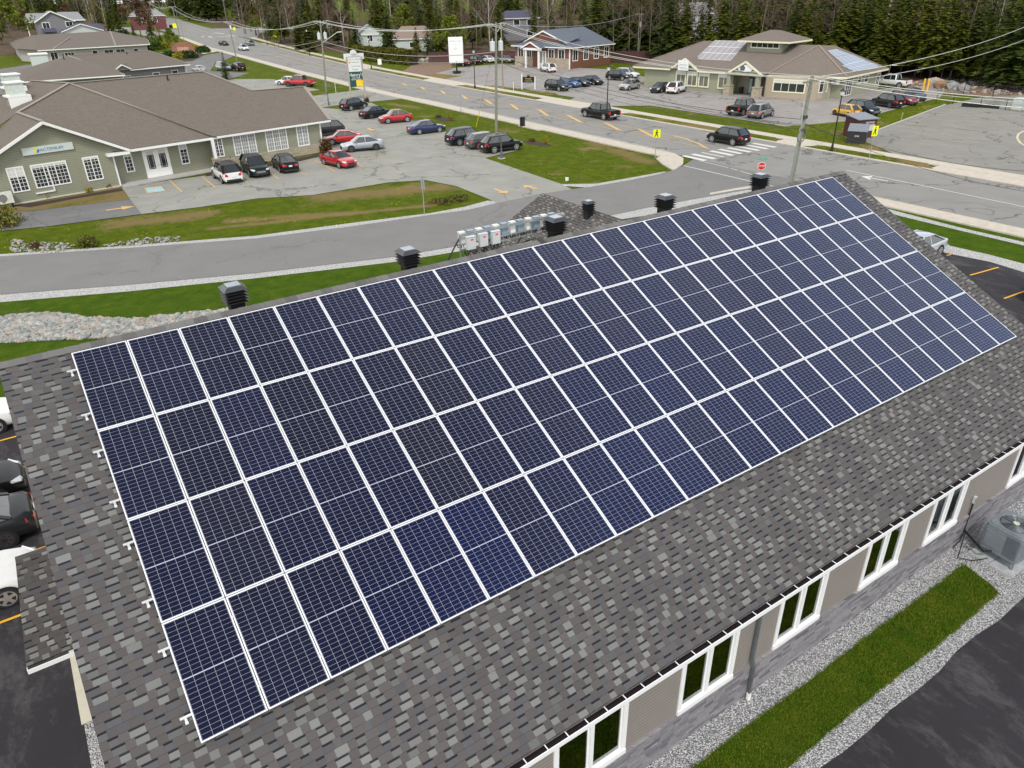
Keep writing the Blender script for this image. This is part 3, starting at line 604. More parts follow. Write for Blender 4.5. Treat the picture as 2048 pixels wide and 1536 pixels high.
# ================================================================ solar array
WC, RH = 1.06, 8.453/4
PW, PH = WC-.016, RH-.018
def cell_mat():
    g = NG('monocrystalline cells'); x, y, z = g.xyz(g.co())[:3]
    oi = g.n('ObjectInfo'); rnd = oi.outputs['Random']
    fx = g.M('FRACT', g.M('MULTIPLY', g.M('SUBTRACT', x, .03), 6/(PW-.06))); hh = (PH-.06-.016)/2
    yy = g.M('SUBTRACT', g.M('MULTIPLY', y, -1.0), .03); y2 = g.M('SUBTRACT', yy, g.M('MULTIPLY', g.M('GREATER_THAN', yy, hh+.008), hh+.016))
    fy = g.M('FRACT', g.M('MULTIPLY', y2, 12/hh))
    def band(f, w_): return g.M('MAXIMUM', g.M('LESS_THAN', f, w_), g.M('GREATER_THAN', f, 1-w_))
    mid = g.M('LESS_THAN', g.M('ABSOLUTE', g.M('SUBTRACT', yy, hh+.008)), .008)
    ln = g.M('MAXIMUM', g.M('MAXIMUM', g.M('MULTIPLY', band(fx, .015), .85), g.M('MULTIPLY', band(fy, .024), .75)), mid)
    bb = g.M('MULTIPLY', band(g.M('FRACT', g.M('MULTIPLY', fx, 9)), .045), .22)       # busbars
    cid = g.wn(g.comb(g.M('FLOOR', g.M('MULTIPLY', x, 6/PW)), g.M('FLOOR', g.M('MULTIPLY', yy, 24/PH)), g.M('MULTIPLY', rnd, 50)))
    tint = g.ramp(rnd, [(0, (.0015, .002, .010)), (.35, (.002, .002, .008)), (.65, (.002, .0015, .004)), (.9, (.006, .004, .005)), (1, (.001, .003, .018))])
    base = g.mix(.4, tint, g.mul(tint, g.mix(cid, (.55, .55, .6), (1.5, 1.5, 1.6))))
    big = g.rng(g.noise(g.n('NewGeometry').outputs['Position'], .16, 2), .35, .7)
    base = g.mix(big, base, g.mul(base, (.8, 1.1, 1.9)))
    c = g.mix(bb, base, (.14, .15, .18)); c = g.mix(ln, c, (.46, .48, .53)); g.b.inputs['Specular Tint'].default_value = (.07, .19, 1, 1)
    g.b.inputs['Coat Weight'].default_value = 1; g.b.inputs['Coat Roughness'].default_value = .06; g.b.inputs['Coat IOR'].default_value = 1.40
    return g.fin(c, .2, spec=.85)
CELLS = cell_mat()
FRAME = plain('anodised frame', (.86, .87, .89), .35, .15, .03)
def make_panel():
    t = thing('solar_panel', '', 'solar panel')
    f = MB(); w_ = .022
    f.box(0, PW, -w_, 0, -.035, .004); f.box(0, PW, -PH, -PH+w_, -.035, .004); f.box(0, w_, -PH+w_, -w_, -.035, .004); f.box(PW-w_, PW, -PH+w_, -w_, -.035, .004)
    f.build('frame', FRAME, t)
    MB().add([(w_, -w_, 0), (w_, -PH+w_, 0), (PW-w_, -PH+w_, 0), (PW-w_, -w_, 0)], [(0, 1, 2, 3)]).build('cell_sheet', CELLS, t)
    for s_ in (.38, PH-.42): MB().box(PW-.008, PW+.024, -s_-.02, -s_+.02, .004, .012).build('clamp', ALU, t)
    return t
pan0 = make_panel(); rown = ['top', 'second', 'third', 'bottom']
for r in range(4):
    for c in range(24):
        o = pan0 if (r, c) == (0, 0) else dup(pan0)
        o.rotation_euler = (PITCH, 0, 0); o.location = rf(c*WC+.008, r*RH+.009)
        if r == 0 and c == 0: where = 'at the upper left corner of the array'
        elif r == 3 and c == 0: where = 'at the lower left corner of the array'
        elif r == 0 and c == 23: where = 'at the upper right corner of the array by the ridge'
        elif r == 3 and c == 23: where = 'at the lower right corner of the array'
        else: where = '%s from the left end' % ORD[c] if c < 12 else '%s from the right end' % ORD[23-c]
        o['label'] = 'panel in the %s row of the big roof array, %s' % (rown[r], where) if c not in (0, 23) or r in (1, 2) else 'framed solar panel %s' % where
        o['group'] = 'solar panels of the big rooftop array'
WM.clear() if False else None
ri = 0
for r in range(4):
    for q in (.20, .76):
        s_ = (r+q)*RH
        ri += 1
        t = thing('mounting_rail', 'aluminium rail sticking out at the left edge of the array, %s from the ridge' % ORD[ri-1], 'rail', rf(-.17, s_, -.08), group='rails carrying the solar array')
        t.rotation_euler = (PITCH, 0, 0); WM[t.name] = Matrix.Translation(rf(-.17, s_, -.08)) @ Matrix.Rotation(PITCH, 4, 'X')
        MB().box(0, 25.44+.28, -.02, .02, -.005, .035).box(0, .17, -.006, .006, .035, .042).build('rail_bar', ALU, t)
        fm = MB()
        for k in range(17):
            xx_ = .08+k*1.59
            if xx_ > 25.7: break
            fm.box(xx_-.02, xx_+.02, -.055, -.021, -.045, .03); fm.box(xx_-.025, xx_+.025, -.10, -.055, -.045, -.038)
        fm.build('foot', ALU, t)
# ================================================================ roof vents
def vent(x, y, zb, wv, label, hgt_=.34, capc=(.07, .075, .085)):
    t = thing('roof_vent', label, 'roof vent', (x, y, zb), group='louvred roof vents')
    h = wv/2; bm_ = MB().box(-h*.72, h*.72, -h*.72, h*.72, -.4, hgt_); bm_.build('base', BLACK, t)
    l = MB(); z = hgt_
    for i in range(4):
        a, c = h*1.16, h*.70
        vs = [(-a, -a, z), (a, -a, z), (a, a, z), (-a, a, z), (-c, -c, z+.055), (c, -c, z+.055), (c, c, z+.055), (-c, c, z+.055)]
        l.add(vs, [(0, 3, 2, 1), (4, 5, 6, 7), (0, 1, 5, 4), (1, 2, 6, 5), (2, 3, 7, 6), (3, 0, 4, 7)]); l.box(-c, c, -c, c, z+.055, z+.075); z += .078
    l.build('louvre', BLACK, t)
    k = MB(); a, c = h*1.2, h*.74
    k.add([(-a, -a, z), (a, -a, z), (a, a, z), (-a, a, z), (-c, -c, z+.08), (c, -c, z+.08), (c, c, z+.08), (-c, c, z+.08)], [(0, 3, 2, 1), (4, 5, 6, 7), (0, 1, 5, 4), (1, 2, 6, 5), (2, 3, 7, 6), (3, 0, 4, 7)])
    MB().box(-c*.92, c*.92, -c*.92, c*.92, z+.08, z+.10).build('cap_plate', P('vent cap plate', (.34, .38, .42), .18, .6), t)
    k.build('cap', plain('vent cap grey', capc, .25, .3, .08) if 'vent cap grey' not in D.materials else D.materials['vent cap grey'], t)
for (tx, ty, lab) in ((465, 572, 'black louvred vent behind the ridge, nearest to the rock bed'), (815, 500, 'black louvred vent behind the ridge, left of the inverter rack'), (1111, 436, 'black louvred vent at the right end of the inverter rack'),
                      (1331, 392, 'black louvred vent on the ridge between the small gable and the street corner'), (1521, 350, 'black louvred vent just below the stop sign, near the utility pole')):
    q = PLN((tx, ty), (0, .95, 0), (0, 1, 0)); zc = q.z-.05; zb = zc-.312-.34-.1+.10
    vent(q.x, .95, zb, .47, lab)
q = PLN((1177, 402), (15.6, 0, 0), (1, 0, 0)); q2 = None
for k in range(60):      # stand it on the west slope of the small gable
    X = 14.5+k*.1; d = ray(1177, 402); p = CP+d*((X-CP.x)/d.x); zs = ZG-abs(X-XG)*.5
    if p.z-zs < .72: q2 = p; break
if q2 is None: q2 = Vector((17, 7, 7))
vent(q2.x, q2.y, q2.z-.112-.068*4-.30, .40, 'smaller black louvred vent on the slope of the small side gable', .30)
# ================================================================ inverter rack and its boxes
rk = thing('inverter_rack', 'galvanised strut rack standing behind the ridge full of electrical boxes', 'rack', (11.7, 1.3, zroof(1.3)))
y_ = 1.3; x0, x1 = 10.08, 13.75; zt_ = 9.30; mb = MB()
for x in (x0, 11.3, 12.55, x1): mb.bar((x, y_, zroof(y_)), (x, y_, zt_), .042, .042)
mb.build('post', STEEL, rk, True)
mb = MB()
for z in (zt_-.02, zt_-.27, zt_-.42): mb.bar((x0-.02, y_-.04, z), (x1+.05, y_-.04, z), .035, .035)
mb.bar((x0-.02, y_+.04, zt_), (x1+.05, y_+.04, zt_), .04, .04)
mb.build('strut_rail', STEEL, rk, True)
mb = MB()
for x in (x0, 11.3, 12.55, x1): mb.bar((x, y_, zt_-.05), (x-.02, y_+1.1, zroof(y_+1.1)), .03, .03)
mb.build('brace', P('dark strut', (.1, .11, .11), .5, .5), rk, True)
BOXG = P('light grey enclosure', (.55, .57, .58), .45, var=.03); BOXW = P('white enclosure', (.72, .73, .71), .45, var=.03); BOXB = P('blue grey enclosure', (.26, .34, .42), .4, .2, var=.05)
REDL = P('red warning label', (.75, .06, .07), .5)
def elbox(x, y, z, w_, h_, d_, m, label, cat='electrical box', red=False, ncab=4, grp=None, rxl=0):
    t = thing('inverter_box' if not red else 'junction_box', label, cat, (x, y, z), group=grp)
    MB().box(0, w_, -d_, 0, -h_, 0).build('housing', m, t)
    MB().box(-.012, w_+.012, -d_-.012, .012, -.0, .014).build('lid', m, t)
    if red: MB().box(w_*.38, w_*.72, -d_-.004, -d_-.001, -h_*.28, -h_*.16).build('warning_label', REDL, t)
    c = MB()
    for i in range(ncab):
        xx_ = w_*(i+.6)/(ncab+.2); r_ = R_.uniform(.04, .09); sd_ = R_.choice((-1, 1)); L = R_.uniform(.10, .2)
        pts = [(xx_+sd_*r_*(1-math.cos(k/8*PI)), -d_/2+R_.uniform(-.01, .01), -h_-L*math.sin(k/8*PI)) for k in range(9)]
        c.tube(pts, .012, 5)
    c.build('cable', BLACK, t)
for i, (a, lab) in enumerate(((935, 'grey box with a red label at the left end of the rack front'), (960, 'grey box with a red label, middle one of the three on the rack front'), (985, 'grey box with a red label, right one of the three on the rack front'))):
    q = PLN((a, (476, 470, 465)[i]), (0, 1.02, 0), (0, 1, 0)); elbox(q.x, 1.14, q.z, .27, .36, .12, BOXG, lab, red=True, ncab=6, grp='labelled boxes on the rack front')
xs = x0+.02
for i in range(12):
    blue = i % 2 == 1; wv = .17 if not blue else .20
    elbox(xs, y_+.16, zt_+.05, wv, .34, .13, BOXB if blue else BOXW, '%s box in the back row on the rack, %s from its left end' % ('blue-grey' if blue else 'white', ORD[i]), ncab=3, grp='back row of boxes on the rack')
    xs += wv+.105
cb = MB()
for i in range(5): cb.tube([(11.95+i*.035, 1.15, zroof(1.15)+.10), (11.98+i*.035, .7, zroof(.7)+.12), (12.05+i*.035, .35, ZRG+.07), (12.15+i*.035, .12, zroof(.12)+.05), (12.2+i*.035, -.05, zroof(-.05)+.03)], .014, 5)
tag(cb.build('cable_bundle', BLACK, None), 'bundle of black cables crossing the ridge from the rack to the panels', 'cable')
cv = MB(); cv.slab([(11.35, .45, ZRG-.02), (12.0, .45, ZRG-.02), (12.0, 1.0, zroof(1.0)+.05), (11.35, 1.0, zroof(1.0)+.05)], .04)
tag(cv.build('flashing_cover', P('weathered flashing', (.33, .34, .31), .7), None), 'weathered metal cover lying behind the ridge beside the cable bundle', 'flashing')
# ================================================================ cooling unit on its slabs
ac = thing('air_conditioner', 'large grey outdoor cooling unit on concrete slabs beside the wall', 'air conditioner', (21.72, -10.46, 0), rz=rad(-4))
ACG = P('steel grey coated metal', (.25, .285, .31), .4, .3, .06); ACD = P('dark fin grille', (.12, .145, .17), .5, .4)
mb = MB(); W2, D2 = .56, .56; H0, H1 = .36, 1.24
def rounded(w_, d_, r, n=5):
    o = []
    for cx, cy, a0 in ((w_-r, d_-r, 0), (-w_+r, d_-r, 90), (-w_+r, -d_+r, 180), (w_-r, -d_+r, 270)):
        for k in range(n+1): t = rad(a0+90*k/n); o.append((cx+r*math.cos(t), cy+r*math.sin(t)))
    return o
mb.prism(rounded(W2-.03, D2-.03, .10), H0+.04, H1-.10); mb.build('core', ACD, ac)
mb = MB(); mb.prism(rounded(W2, D2, .13), H0, H0+.06); mb.prism(rounded(W2, D2, .13), H1-.12, H1-.02); mb.prism(rounded(W2-.06, D2-.06, .12), H1-.02, H1+.015)
for sx, sy in ((-1, -1), (1, -1), (1, 1), (-1, 1)): mb.tube([(sx*(W2-.06), sy*(D2-.06), H0+.06), (sx*(W2-.06), sy*(D2-.06), H1-.12)], .06, 8)
mb.box(-W2-.004, -W2+.02, -.1, D2-.08, H0+.06, H1-.12); mb.build('casing', ACG, ac)
mb = MB(); z = H0+.09
while z < H1-.13:
    pts = rounded(W2-.005, D2-.005, .12); mb.tube([(p[0], p[1], z) for p in pts]+[(pts[0][0], pts[0][1], z)], .005, 4, False); z += .036
mb.build('side_grille', ACG, ac)
mb = MB(); mb.disc((0, 0, H1+.017), (0, 0, 1), .42, 32); mb.build('fan_opening', P('fan well', (.03, .035, .04), .6), ac)
mb = MB()
for k in range(3):
    a = k*2*PI/3; mb.slab([(.08*math.cos(a), .08*math.sin(a), H1+.022), (.40*math.cos(a-.35), .40*math.sin(a-.35), H1+.024), (.40*math.cos(a+.35), .40*math.sin(a+.35), H1+.028)], .004)
mb.build('fan_blade', P('fan blade grey', (.16, .18, .2), .5), ac)
mb = MB()
for r_ in [.06+.045*k for k in range(9)]: mb.tube([(r_*math.cos(t*PI/12), r_*math.sin(t*PI/12), H1+.04) for t in range(25)], .004, 4, False)
for k in range(8): mb.bar((0, 0, H1+.045), (.43*math.cos(k*PI/4), .43*math.sin(k*PI/4), H1+.04), .007, .007)
mb.build('fan_guard', ACG, ac)
MB().tube([(0, 0, H1+.045), (0, 0, H1+.06)], .085, 16).build('hub_cap', P('cream badge', (.6, .6, .52), .5), ac)
for sx, sy in ((-1, -1), (1, -1), (1, 1), (-1, 1)): MB().box(sx*(W2-.12)-.03, sx*(W2-.12)+.03, sy*(D2-.1)-.03, sy*(D2-.1)+.03, .06, H0).build('leg', ACG, ac)
MB().box(-W2-.03, -W2-.005, -.10, .44, .50, 1.02).build('service_panel', ACG, ac)
for k, yy_ in enumerate((-.42, .22)):
    s_ = MB().box(-.63, .63, -.31, .31, -.01, .058, Matrix.Rotation(rad(-4), 4, 'Z') @ Matrix.Translation((.0, yy_*1.0+.1, 0)))
    o = s_.build('paving_slab', P('wet grey concrete slab', (.40, .42, .43), .5, var=.15), None); o.location = (21.6, -10.42, 0)
    tag(o, ('concrete slab under the cooling unit, on the side of the lane', 'concrete slab under the cooling unit, on the side of the wall')[k], 'slab', 'slabs under the cooling unit')
pp = MB(); A0 = PLN((1947, 1005), (0, YW-.05, 0), (0, 1, 0)); 
pp.tube([A0, (A0.x-.02, YW-.06, .7), (A0.x-.05, YW-.08, .5), (A0.x+.0, YW-.18, .46)], .025, 6)
pp.tube([(A0.x-.05, YW-.10, .5), (20.95, -10.15, .38), (21.1, -10.3, .42)], .04, 7)
pp.tube([(A0.x-.05, YW-.12, .5), (20.4, -9.75, .12), (20.75, -10.05, .05), (21.0, -10.3, .2)], .016, 6)
pp.tube([(A0.x-.05, YW-.08, .5), (A0.x-.25, YW-.12, .2), (A0.x-.5, YW-.1, .05)], .014, 6)
tag(pp.build('refrigerant_pipe', BLACK, None), 'black insulated pipes running from the wall box to the cooling unit', 'pipe')
sw = thing('disconnect_switch', 'small grey switch box on the siding above the black pipes', 'electrical box', (A0.x, YW-.02, A0.z)); MB().box(-.06, .06, -.07, 0, 0, .22).build('housing', BOXG, sw); MB().box(-.05, .05, -.085, -.071, .03, .19).build('cover', ACG, sw)
# lawn strip with real blades
LP = [(-3, -11.05), (8.0, -10.15+.0)]
yt_ = lambda x: -9.78-(.19 if x > 8.3 else 0)+.012*math.sin(x*1.3)+.010*math.sin(x*7.1+1)+.012*math.sin(x*19)*math.sin(x*3.1)
yb_ = lambda x: -11.15+.02*math.sin(x*.9+2)+.012*math.sin(x*6.3)+.014*math.sin(x*23)*math.sin(x*2.7)
xs_ = [-3+k*.15 for k in range(157)]
strip = [(x, yt_(x)) for x in xs_ if x < 20.4]+[(20.42, -10.0), (20.3, -10.4), (20.22, -10.8), (20.05, -11.12)]+[(x, yb_(x)) for x in xs_[::-1] if x < 20.0]
struct('lawn_strip', MB().sheet(strip, .02), grass_mat('near lawn', .16, (.024, .065, .001), (.08, .115, .003), tanc=(.20, .17, .05)))
gb = MB(); rr = random.Random(3)
def ytop(x): return -9.76-(.19 if x > 8.3 else 0)+.012*math.sin(x*1.3)+.010*math.sin(x*7.1+1)+.012*math.sin(x*19)*math.sin(x*3.1)
def ybot(x): return -11.17+.02*math.sin(x*.9+2)+.012*math.sin(x*6.3)+.014*math.sin(x*23)*math.sin(x*2.7)
for _ in range(60000):
    x = rr.uniform(2.0, 20.5); y = rr.uniform(ybot(x)-.04*rr.random(), ytop(x)+.04*rr.random())
    if x > 20.45+(y+9.9)*.30+rr.uniform(-.05, .05): continue
    h = rr.uniform(.02, .06); a = rr.uniform(0, 6.28); w_ = rr.uniform(.006, .013); dx, dy = math.cos(a)*w_, math.sin(a)*w_; lx, ly = rr.uniform(-.035, .035), rr.uniform(-.035, .035)
    gb.add([(x-dx, y-dy, .02), (x+dx, y+dy, .02), (x+lx, y+ly, .02+h)], [(0, 1, 2)])
GBM = NG('grass blades'); _c = GBM.co(); GBM = GBM.fin(GBM.mix(GBM.rng(GBM.noise(_c, 1.3, 4, .7), .35, .68), GBM.mix(GBM.rng(GBM.noise(_c, 40, 2), .3, .7), (.028, .090, .002), (.090, .175, .006)), GBM.mix(GBM.rng(GBM.noise(_c, 40, 2), .3, .7), (.09, .13, .004), (.20, .22, .02))), .7, spec=.2)
tag(gb.build('grass', GBM, None), 'short green grass of the lawn strip beside the wall', 'grass', kind='stuff')
# rock bed of real stones
rb = px(-60, 640, 0, 635, 60, 628, 100, 625, 170, 635, 235, 638, 300, 636, 375, 627, 450, 620, 520, 612, 470, 640, 320, 660, 225, 675, 75, 682, 0, 686, -60, 690)
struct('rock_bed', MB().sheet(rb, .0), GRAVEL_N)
ico = bmesh.new(); bmesh.ops.create_icosphere(ico, subdivisions=1, radius=1); IV = [v.co.copy() for v in ico.verts]; IF = [tuple(v.index for v in f.verts) for f in ico.faces]; ico.free()
def inpoly(x, y, P_):
    c = False; j = len(P_)-1
    for i in range(len(P_)):
        if (P_[i][1] > y) != (P_[j][1] > y) and x < (P_[j][0]-P_[i][0])*(y-P_[i][1])/(P_[j][1]-P_[i][1])+P_[i][0]: c = not c
        j = i
    return c
def rocks(name, poly, n, r0, r1, mats, label, z=0.0, seed=1, powr=2.5):
    rr = random.Random(seed); mb = MB(); xs_ = [p[0] for p in poly]; ys_ = [p[1] for p in poly]; k = 0
    while k < n:
        x, y = rr.uniform(min(xs_), max(xs_)), rr.uniform(min(ys_), max(ys_))
        if not inpoly(x, y, poly): k += .2; continue
        k += 1; r = r0+(r1-r0)*rr.random()**powr; T = Matrix.Translation((x, y, z+r*.25)) @ Matrix.Rotation(rr.uniform(0, 6), 4, 'Z') @ Matrix.Rotation(rr.uniform(-.4, .4), 4, 'X') @ Matrix.Diagonal((r*rr.uniform(.8, 1.3), r*rr.uniform(.6, 1), r*rr.uniform(.4, .75), 1))
        mb.m = rr.randrange(len(mats)); mb.add([T @ (v*rr.uniform(.82, 1.12)) for v in IV], IF)
    o = mb.build(name, mats); tag(o, label, 'rocks', kind='stuff'); return o
RKM = [P('pale rock', (.36, .35, .32), .85, var=.25, sc=3), P('grey rock', (.24, .25, .245), .85, var=.3, sc=3), P('brown rock', (.36, .30, .25), .85, var=.3, sc=3), P('green grey rock', (.27, .29, .26), .85, var=.3, sc=3)]
rocks('drainage_rocks', [(p.x, p.y) for p in rb], 9000, .05, .21, RKM, 'grey and beige stones filling the drainage bed behind the ridge')
for (bp, n, sd_) in ((px(15, 480, 130, 487, 160, 492, 120, 505, 20, 505), 260, 4), (px(210, 489, 300, 476, 360, 473, 360, 482, 260, 492, 205, 494), 200, 5)):
    rocks('ditch_rocks', [(p.x, p.y) for p in bp], n, .05, .16, RKM, ('jagged grey stones in the ditch by the access road, left patch', 'jagged grey stones in the ditch by the access road, right patch')[sd_-4], seed=sd_)

for i, (x0_, lab) in enumerate(((9.2, 'pale desk behind the window left of the downpipe'), (15.9, 'pale desk behind the third window from the cooling unit'), (19.0, 'pale desk behind the window nearest to the cooling unit'))):
    t = thing('desk', lab, 'desk', (x0_, YW+.3, .45), group='desks behind the south windows'); DK = P('pale desk top', (.62, .63, .60), .5)
    MB().box(0, 1.3, 0, .7, .68, .72).build('desk_top', DK, t); [MB().box(a_, a_+.06, .02, .68, 0, .68).build('leg', DK, t) for a_ in (.02, 1.22)]
    q = thing('computer_monitor', 'dark monitor on the %s' % lab.replace('pale ', ''), 'monitor', (x0_+.5+.2*i, YW+.55, 1.17), group='monitors behind the south windows'); MB().box(-.26, .26, -.02, .02, .12, .45).build('screen', BLACK, q); MB().box(-.04, .04, -.08, .08, 0, .12).build('stand', BLACK, q)

# ================================================================ neighbouring buildings
def brown_roof(name, base, var=.2):
    g = NG(name); c = g.co(); x, y, z = g.xyz(c)[:3]
    a = g.mix(g.rng(g.noise(c, 9, 4, .8), .35, .65), tuple(k*(1-var) for k in base), tuple(k*(1+var) for k in base))
    r = g.wn(g.comb(g.M('FLOOR', g.M('MULTIPLY', g.M('ADD', x, y), 2.6)), g.M('FLOOR', g.M('MULTIPLY', z, 14)), 1.0))
    a = g.mix(g.M('MULTIPLY', r, .35), a, g.mul(a, (.72, .72, .74)))
    f = g.M('FRACT', g.M('MULTIPLY', z, 14)); a = g.mix(g.M('MULTIPLY', g.M('LESS_THAN', f, .2), .25), a, g.mul(a, (.6, .6, .6)))
    return g.fin(a, .92, bump=g.noise(c, 9, 3), bs=.4, bd=.03, spec=.2)
RF_BR = brown_roof('brown shingles', (.170, .146, .124)); RF_CL = brown_roof('tan brown shingles', (.195, .165, .143)); RF_BL = brown_roof('blue grey shingles', (.13, .15, .185)); RF_LG = brown_roof('light grey shingles', (.28, .29, .30)); RF_VI = brown_roof('slate violet shingles', (.085, .085, .13)); RF_PK = brown_roof('faded brown shingles', (.26, .20, .17))
RCAP = P('ridge cap tan', (.30, .265, .225), .9)
SID_GR = siding_mat('sage clapboard', (.30, .305, .225), .16); SID_GR2 = siding_mat('olive clapboard', (.34, .35, .25), .16); SID_LIL = siding_mat('pale lilac clapboard', (.46, .43, .42), .16); SID_BRN = siding_mat('brown clapboard', (.20, .085, .052), .17); SID_GY = siding_mat('grey clapboard', (.22, .215, .24), .2); SID_MINT = siding_mat('pale mint clapboard', (.55, .62, .58), .2)
ST_TAN = stone_mat('tan stone', [(.44, .38, .28), (.50, .44, .33), (.38, .33, .25)], (.33, .29, .22), .5, .2); STUC = P('beige stucco', (.40, .335, .25), .85, var=.05)
CREAM = P('cream trim', (.74, .74, .55), .55, var=.03); BONE = P('foundation concrete', (.58, .56, .46), .85, var=.05)
BLIND = P('off-white blind', (.62, .63, .58), .7, var=.03); DOORG = P('white door', (.84, .84, .82), .4, var=.02)
class Frame:       # a building's own axes: u along the front, v away from the viewer, z up
    def __init__(s, O, ang): s.O = Vector((O[0], O[1], 0)); s.a = rad(ang); s.T = Matrix.Translation(s.O) @ Matrix.Rotation(s.a, 4, 'Z')
    def p(s, u, v, z=0.0): return s.T @ Vector((u, v, z))
    def thing(s, name, label, cat, group=None): return thing(name, label, cat, s.O, s.a, group)
def facade_T(u, v, facing):       # facing: direction the wall looks to, in frame coordinates (angle in degrees)
    return Matrix.Translation((u, v, 0)) @ Matrix.Rotation(rad(facing+90), 4, 'Z')     # local x to the right seen from outside?, local -y outwards
def window(parent, T, x0, x1, z0, z1, cols=2, mun=None, frame=VINYL, glass=None, fw=.10, blind=0.0, name='window'):
    glass = glass or DGLASS
    f = MB(); o0, o1 = -.05, .02
    f.box(x0-fw, x1+fw, o0, o1, z1, z1+fw, T); f.box(x0-fw, x1+fw, o0, o1, z0-fw, z0, T); f.box(x0-fw, x0, o0, o1, z0, z1, T); f.box(x1, x1+fw, o0, o1, z0, z1, T)
    cw = (x1-x0)/cols
    for i in range(1, cols): f.box(x0+cw*i-.04, x0+cw*i+.04, o0+.008, o1, z0, z1, T)
    w_ = f.build(name, frame, parent)
    for i in range(cols):
        a = x0+cw*i+(.04 if i else 0); c = x0+cw*(i+1)-(.04 if i < cols-1 else 0)
        MB().box(a, c, -.022, .0, z0, z1-blind, T).build('pane', glass, w_)
        if blind > 0: MB().box(a, c, -.0225, .0, z1-blind, z1, T).build('blind', BLIND, w_)
        if mun:
            m_ = MB()
            for k in range(1, mun[0]): xx_ = a+(c-a)*k/mun[0]; m_.box(xx_-.014, xx_+.014, -.034, -.023, z0, z1, T)
            for k in range(1, mun[1]): zz = z0+(z1-z0)*k/mun[1]; m_.box(a, c, -.0335, -.023, zz-.014, zz+.014, T)
            m_.build('glazing_bars', frame, w_)
    return w_
def fasc(mb, pts, h=.2, w_=.14, drop=.05):
    for i in range(len(pts)-1):
        a, c = Vector(pts[i]), Vector(pts[i+1]); mb.bar((a.x, a.y, a.z-drop-h/2), (c.x, c.y, c.z-drop-h/2), w_, h)
def caps(mb, *segs):
    for a, c in segs:
        a, c = Vector(a), Vector(c); mb.bar(a+Vector((0, 0, .02)), c+Vector((0, 0, .02)), .32, .05)
# ---------------------------------------------------------------- sage office with the gable and the wing
F = Frame((7.9, 60.14), 10.5); b = F.thing('office_building', 'sage green office building with brown hipped roof and white-trimmed gable', 'building')
mb = MB()
mb.prism([(-14, 0), (0, 0), (0, 12), (-14, 12)], 0, 3.1); mb.add([(-11, 0, 3.1), (1.2-.1, 0, 3.1), (-4.9, 0, 6.05)], [(0, 1, 2)])
mb.prism([(0.001, .8), (9.2, .8), (9.2, 12), (.001, 12)], 0, 3.05)
mb.prism([(9.201, -.35), (21.1, -.35), (21.1, 7.5), (14, 7.5), (14, 19), (9.201, 19)], .95, 3.1)
mb.build('wall', SID_GR, b)
mb = MB(); mb.box(9.2, 21.15, -.42, -.3, 0, .95); mb.box(21.05, 21.17, -.3, 7.5, 0, .95); mb.build('stone_veneer', ST_TAN, b)
mb = MB(); mb.box(-14, -.02, -.06, 0, 0, .12); mb.build('foundation', BONE, b)
# roof planes
mb = MB(); e = 3.25
npl = F.T.to_3x3() @ Vector((0, -4.8, 11.15)); A1, B1 = [F.T.inverted() @ PLN(q, F.p(22.2, -.75, e), npl) for q in ((505, 181), (608, 173))]
mb.slab([(22.2, -.75, e), (9.2, -.75, e), (.9, 10.4, 8.05), (14.2, 10.4, 8.05), A1, B1], .08)         # wing, street side, stepping down to a lower ridge
mb.slab([(22.2, -.75, e), B1, (22.2, 2*B1.y+.75, e)], .08); mb.slab([A1, B1, (22.2, 2*B1.y+.75, e), (14, 2*B1.y+.75, e)], .08); mb.slab([(14.2, 10.4, 8.04), A1, (14, 2*B1.y+.75, e), (14.2, 20.5, e)], .08)
mb.slab([(14.2, 10.4, 8.04), (14.1, 20.5, e), (14.2, 20.5, e)], .08)                         # wing, end hip
mb.slab([(14.2, 10.4, 8.04), (1.0, 10.4, 8.04), (1.0, 20.5, e), (14.2, 20.5, e)], .08)
mb.slab([(9.75, -.45, e-.08), (1.3, -.45, e-.08), (-4.9, 6.9, 6.35), (.9, 10.41, 8.07)], .08)   # front face of the hipped block
mb.slab([(.9, 10.42, 8.06), (-4.9, 6.91, 6.34), (-13.5, 2.0, 3.0), (-14.5, 14, 3.4), (-.6, 17.5, 7.98)], .08)   # left face
mb.slab([(.9, 10.43, 8.05), (-.6, 17.5, 7.97), (8.5, 22, 3.6), (10, 12, 6.5)], .08)
mb.slab([(1.25, -.55, e-.06), (-4.9, -.55, 6.33), (-4.9, 7.0, 6.36)], .08)                    # gable, right slope
mb.slab([(-4.9, -.55, 6.33), (-11.2, -.55, e-.1), (-11.2, 3.0, e-.1), (-4.9, 7.0, 6.36)], .08)
roof = mb.build('roof', RF_BR, b)
mb = MB(); caps(mb, ((14.2, 10.4, 8.07), A1), (A1, B1), (B1, (22.2, -.75, e+.01)), ((9.75, -.45, e-.03), (.9, 10.41, 8.09)), ((-4.9, -.5, 6.36), (-4.9, 7, 6.38)), ((-4.9, 6.9, 6.37), (.9, 10.4, 8.09)), ((.9, 10.4, 8.07), (14.2, 10.4, 8.07)), ((.9, 10.42, 8.08), (-.6, 17.5, 8.0)))
mb.build('ridge_cap', RCAP, roof)
mb = MB(); fasc(mb, [(9.5, -.78, e), (22.22, -.78, e)], .17, .12); fasc(mb, [(9.75, -.48, e-.08), (1.3, -.48, e-.08)], .2, .12); fasc(mb, [(22.23, -.78, e), (22.23, 2*B1.y+.7, e)], .17, .12)
fasc(mb, [(1.35, -.6, e-.02), (-4.9, -.6, 6.4), (-11.2, -.6, e-.02)], .22, .1); mb.box(-.6, 1.3, -.62, .8, 2.78, 3.02); mb.box(9.2, 22.1, -.72, -.36, 3.0, 3.04)
mb.build('fascia', WTRIM, b)
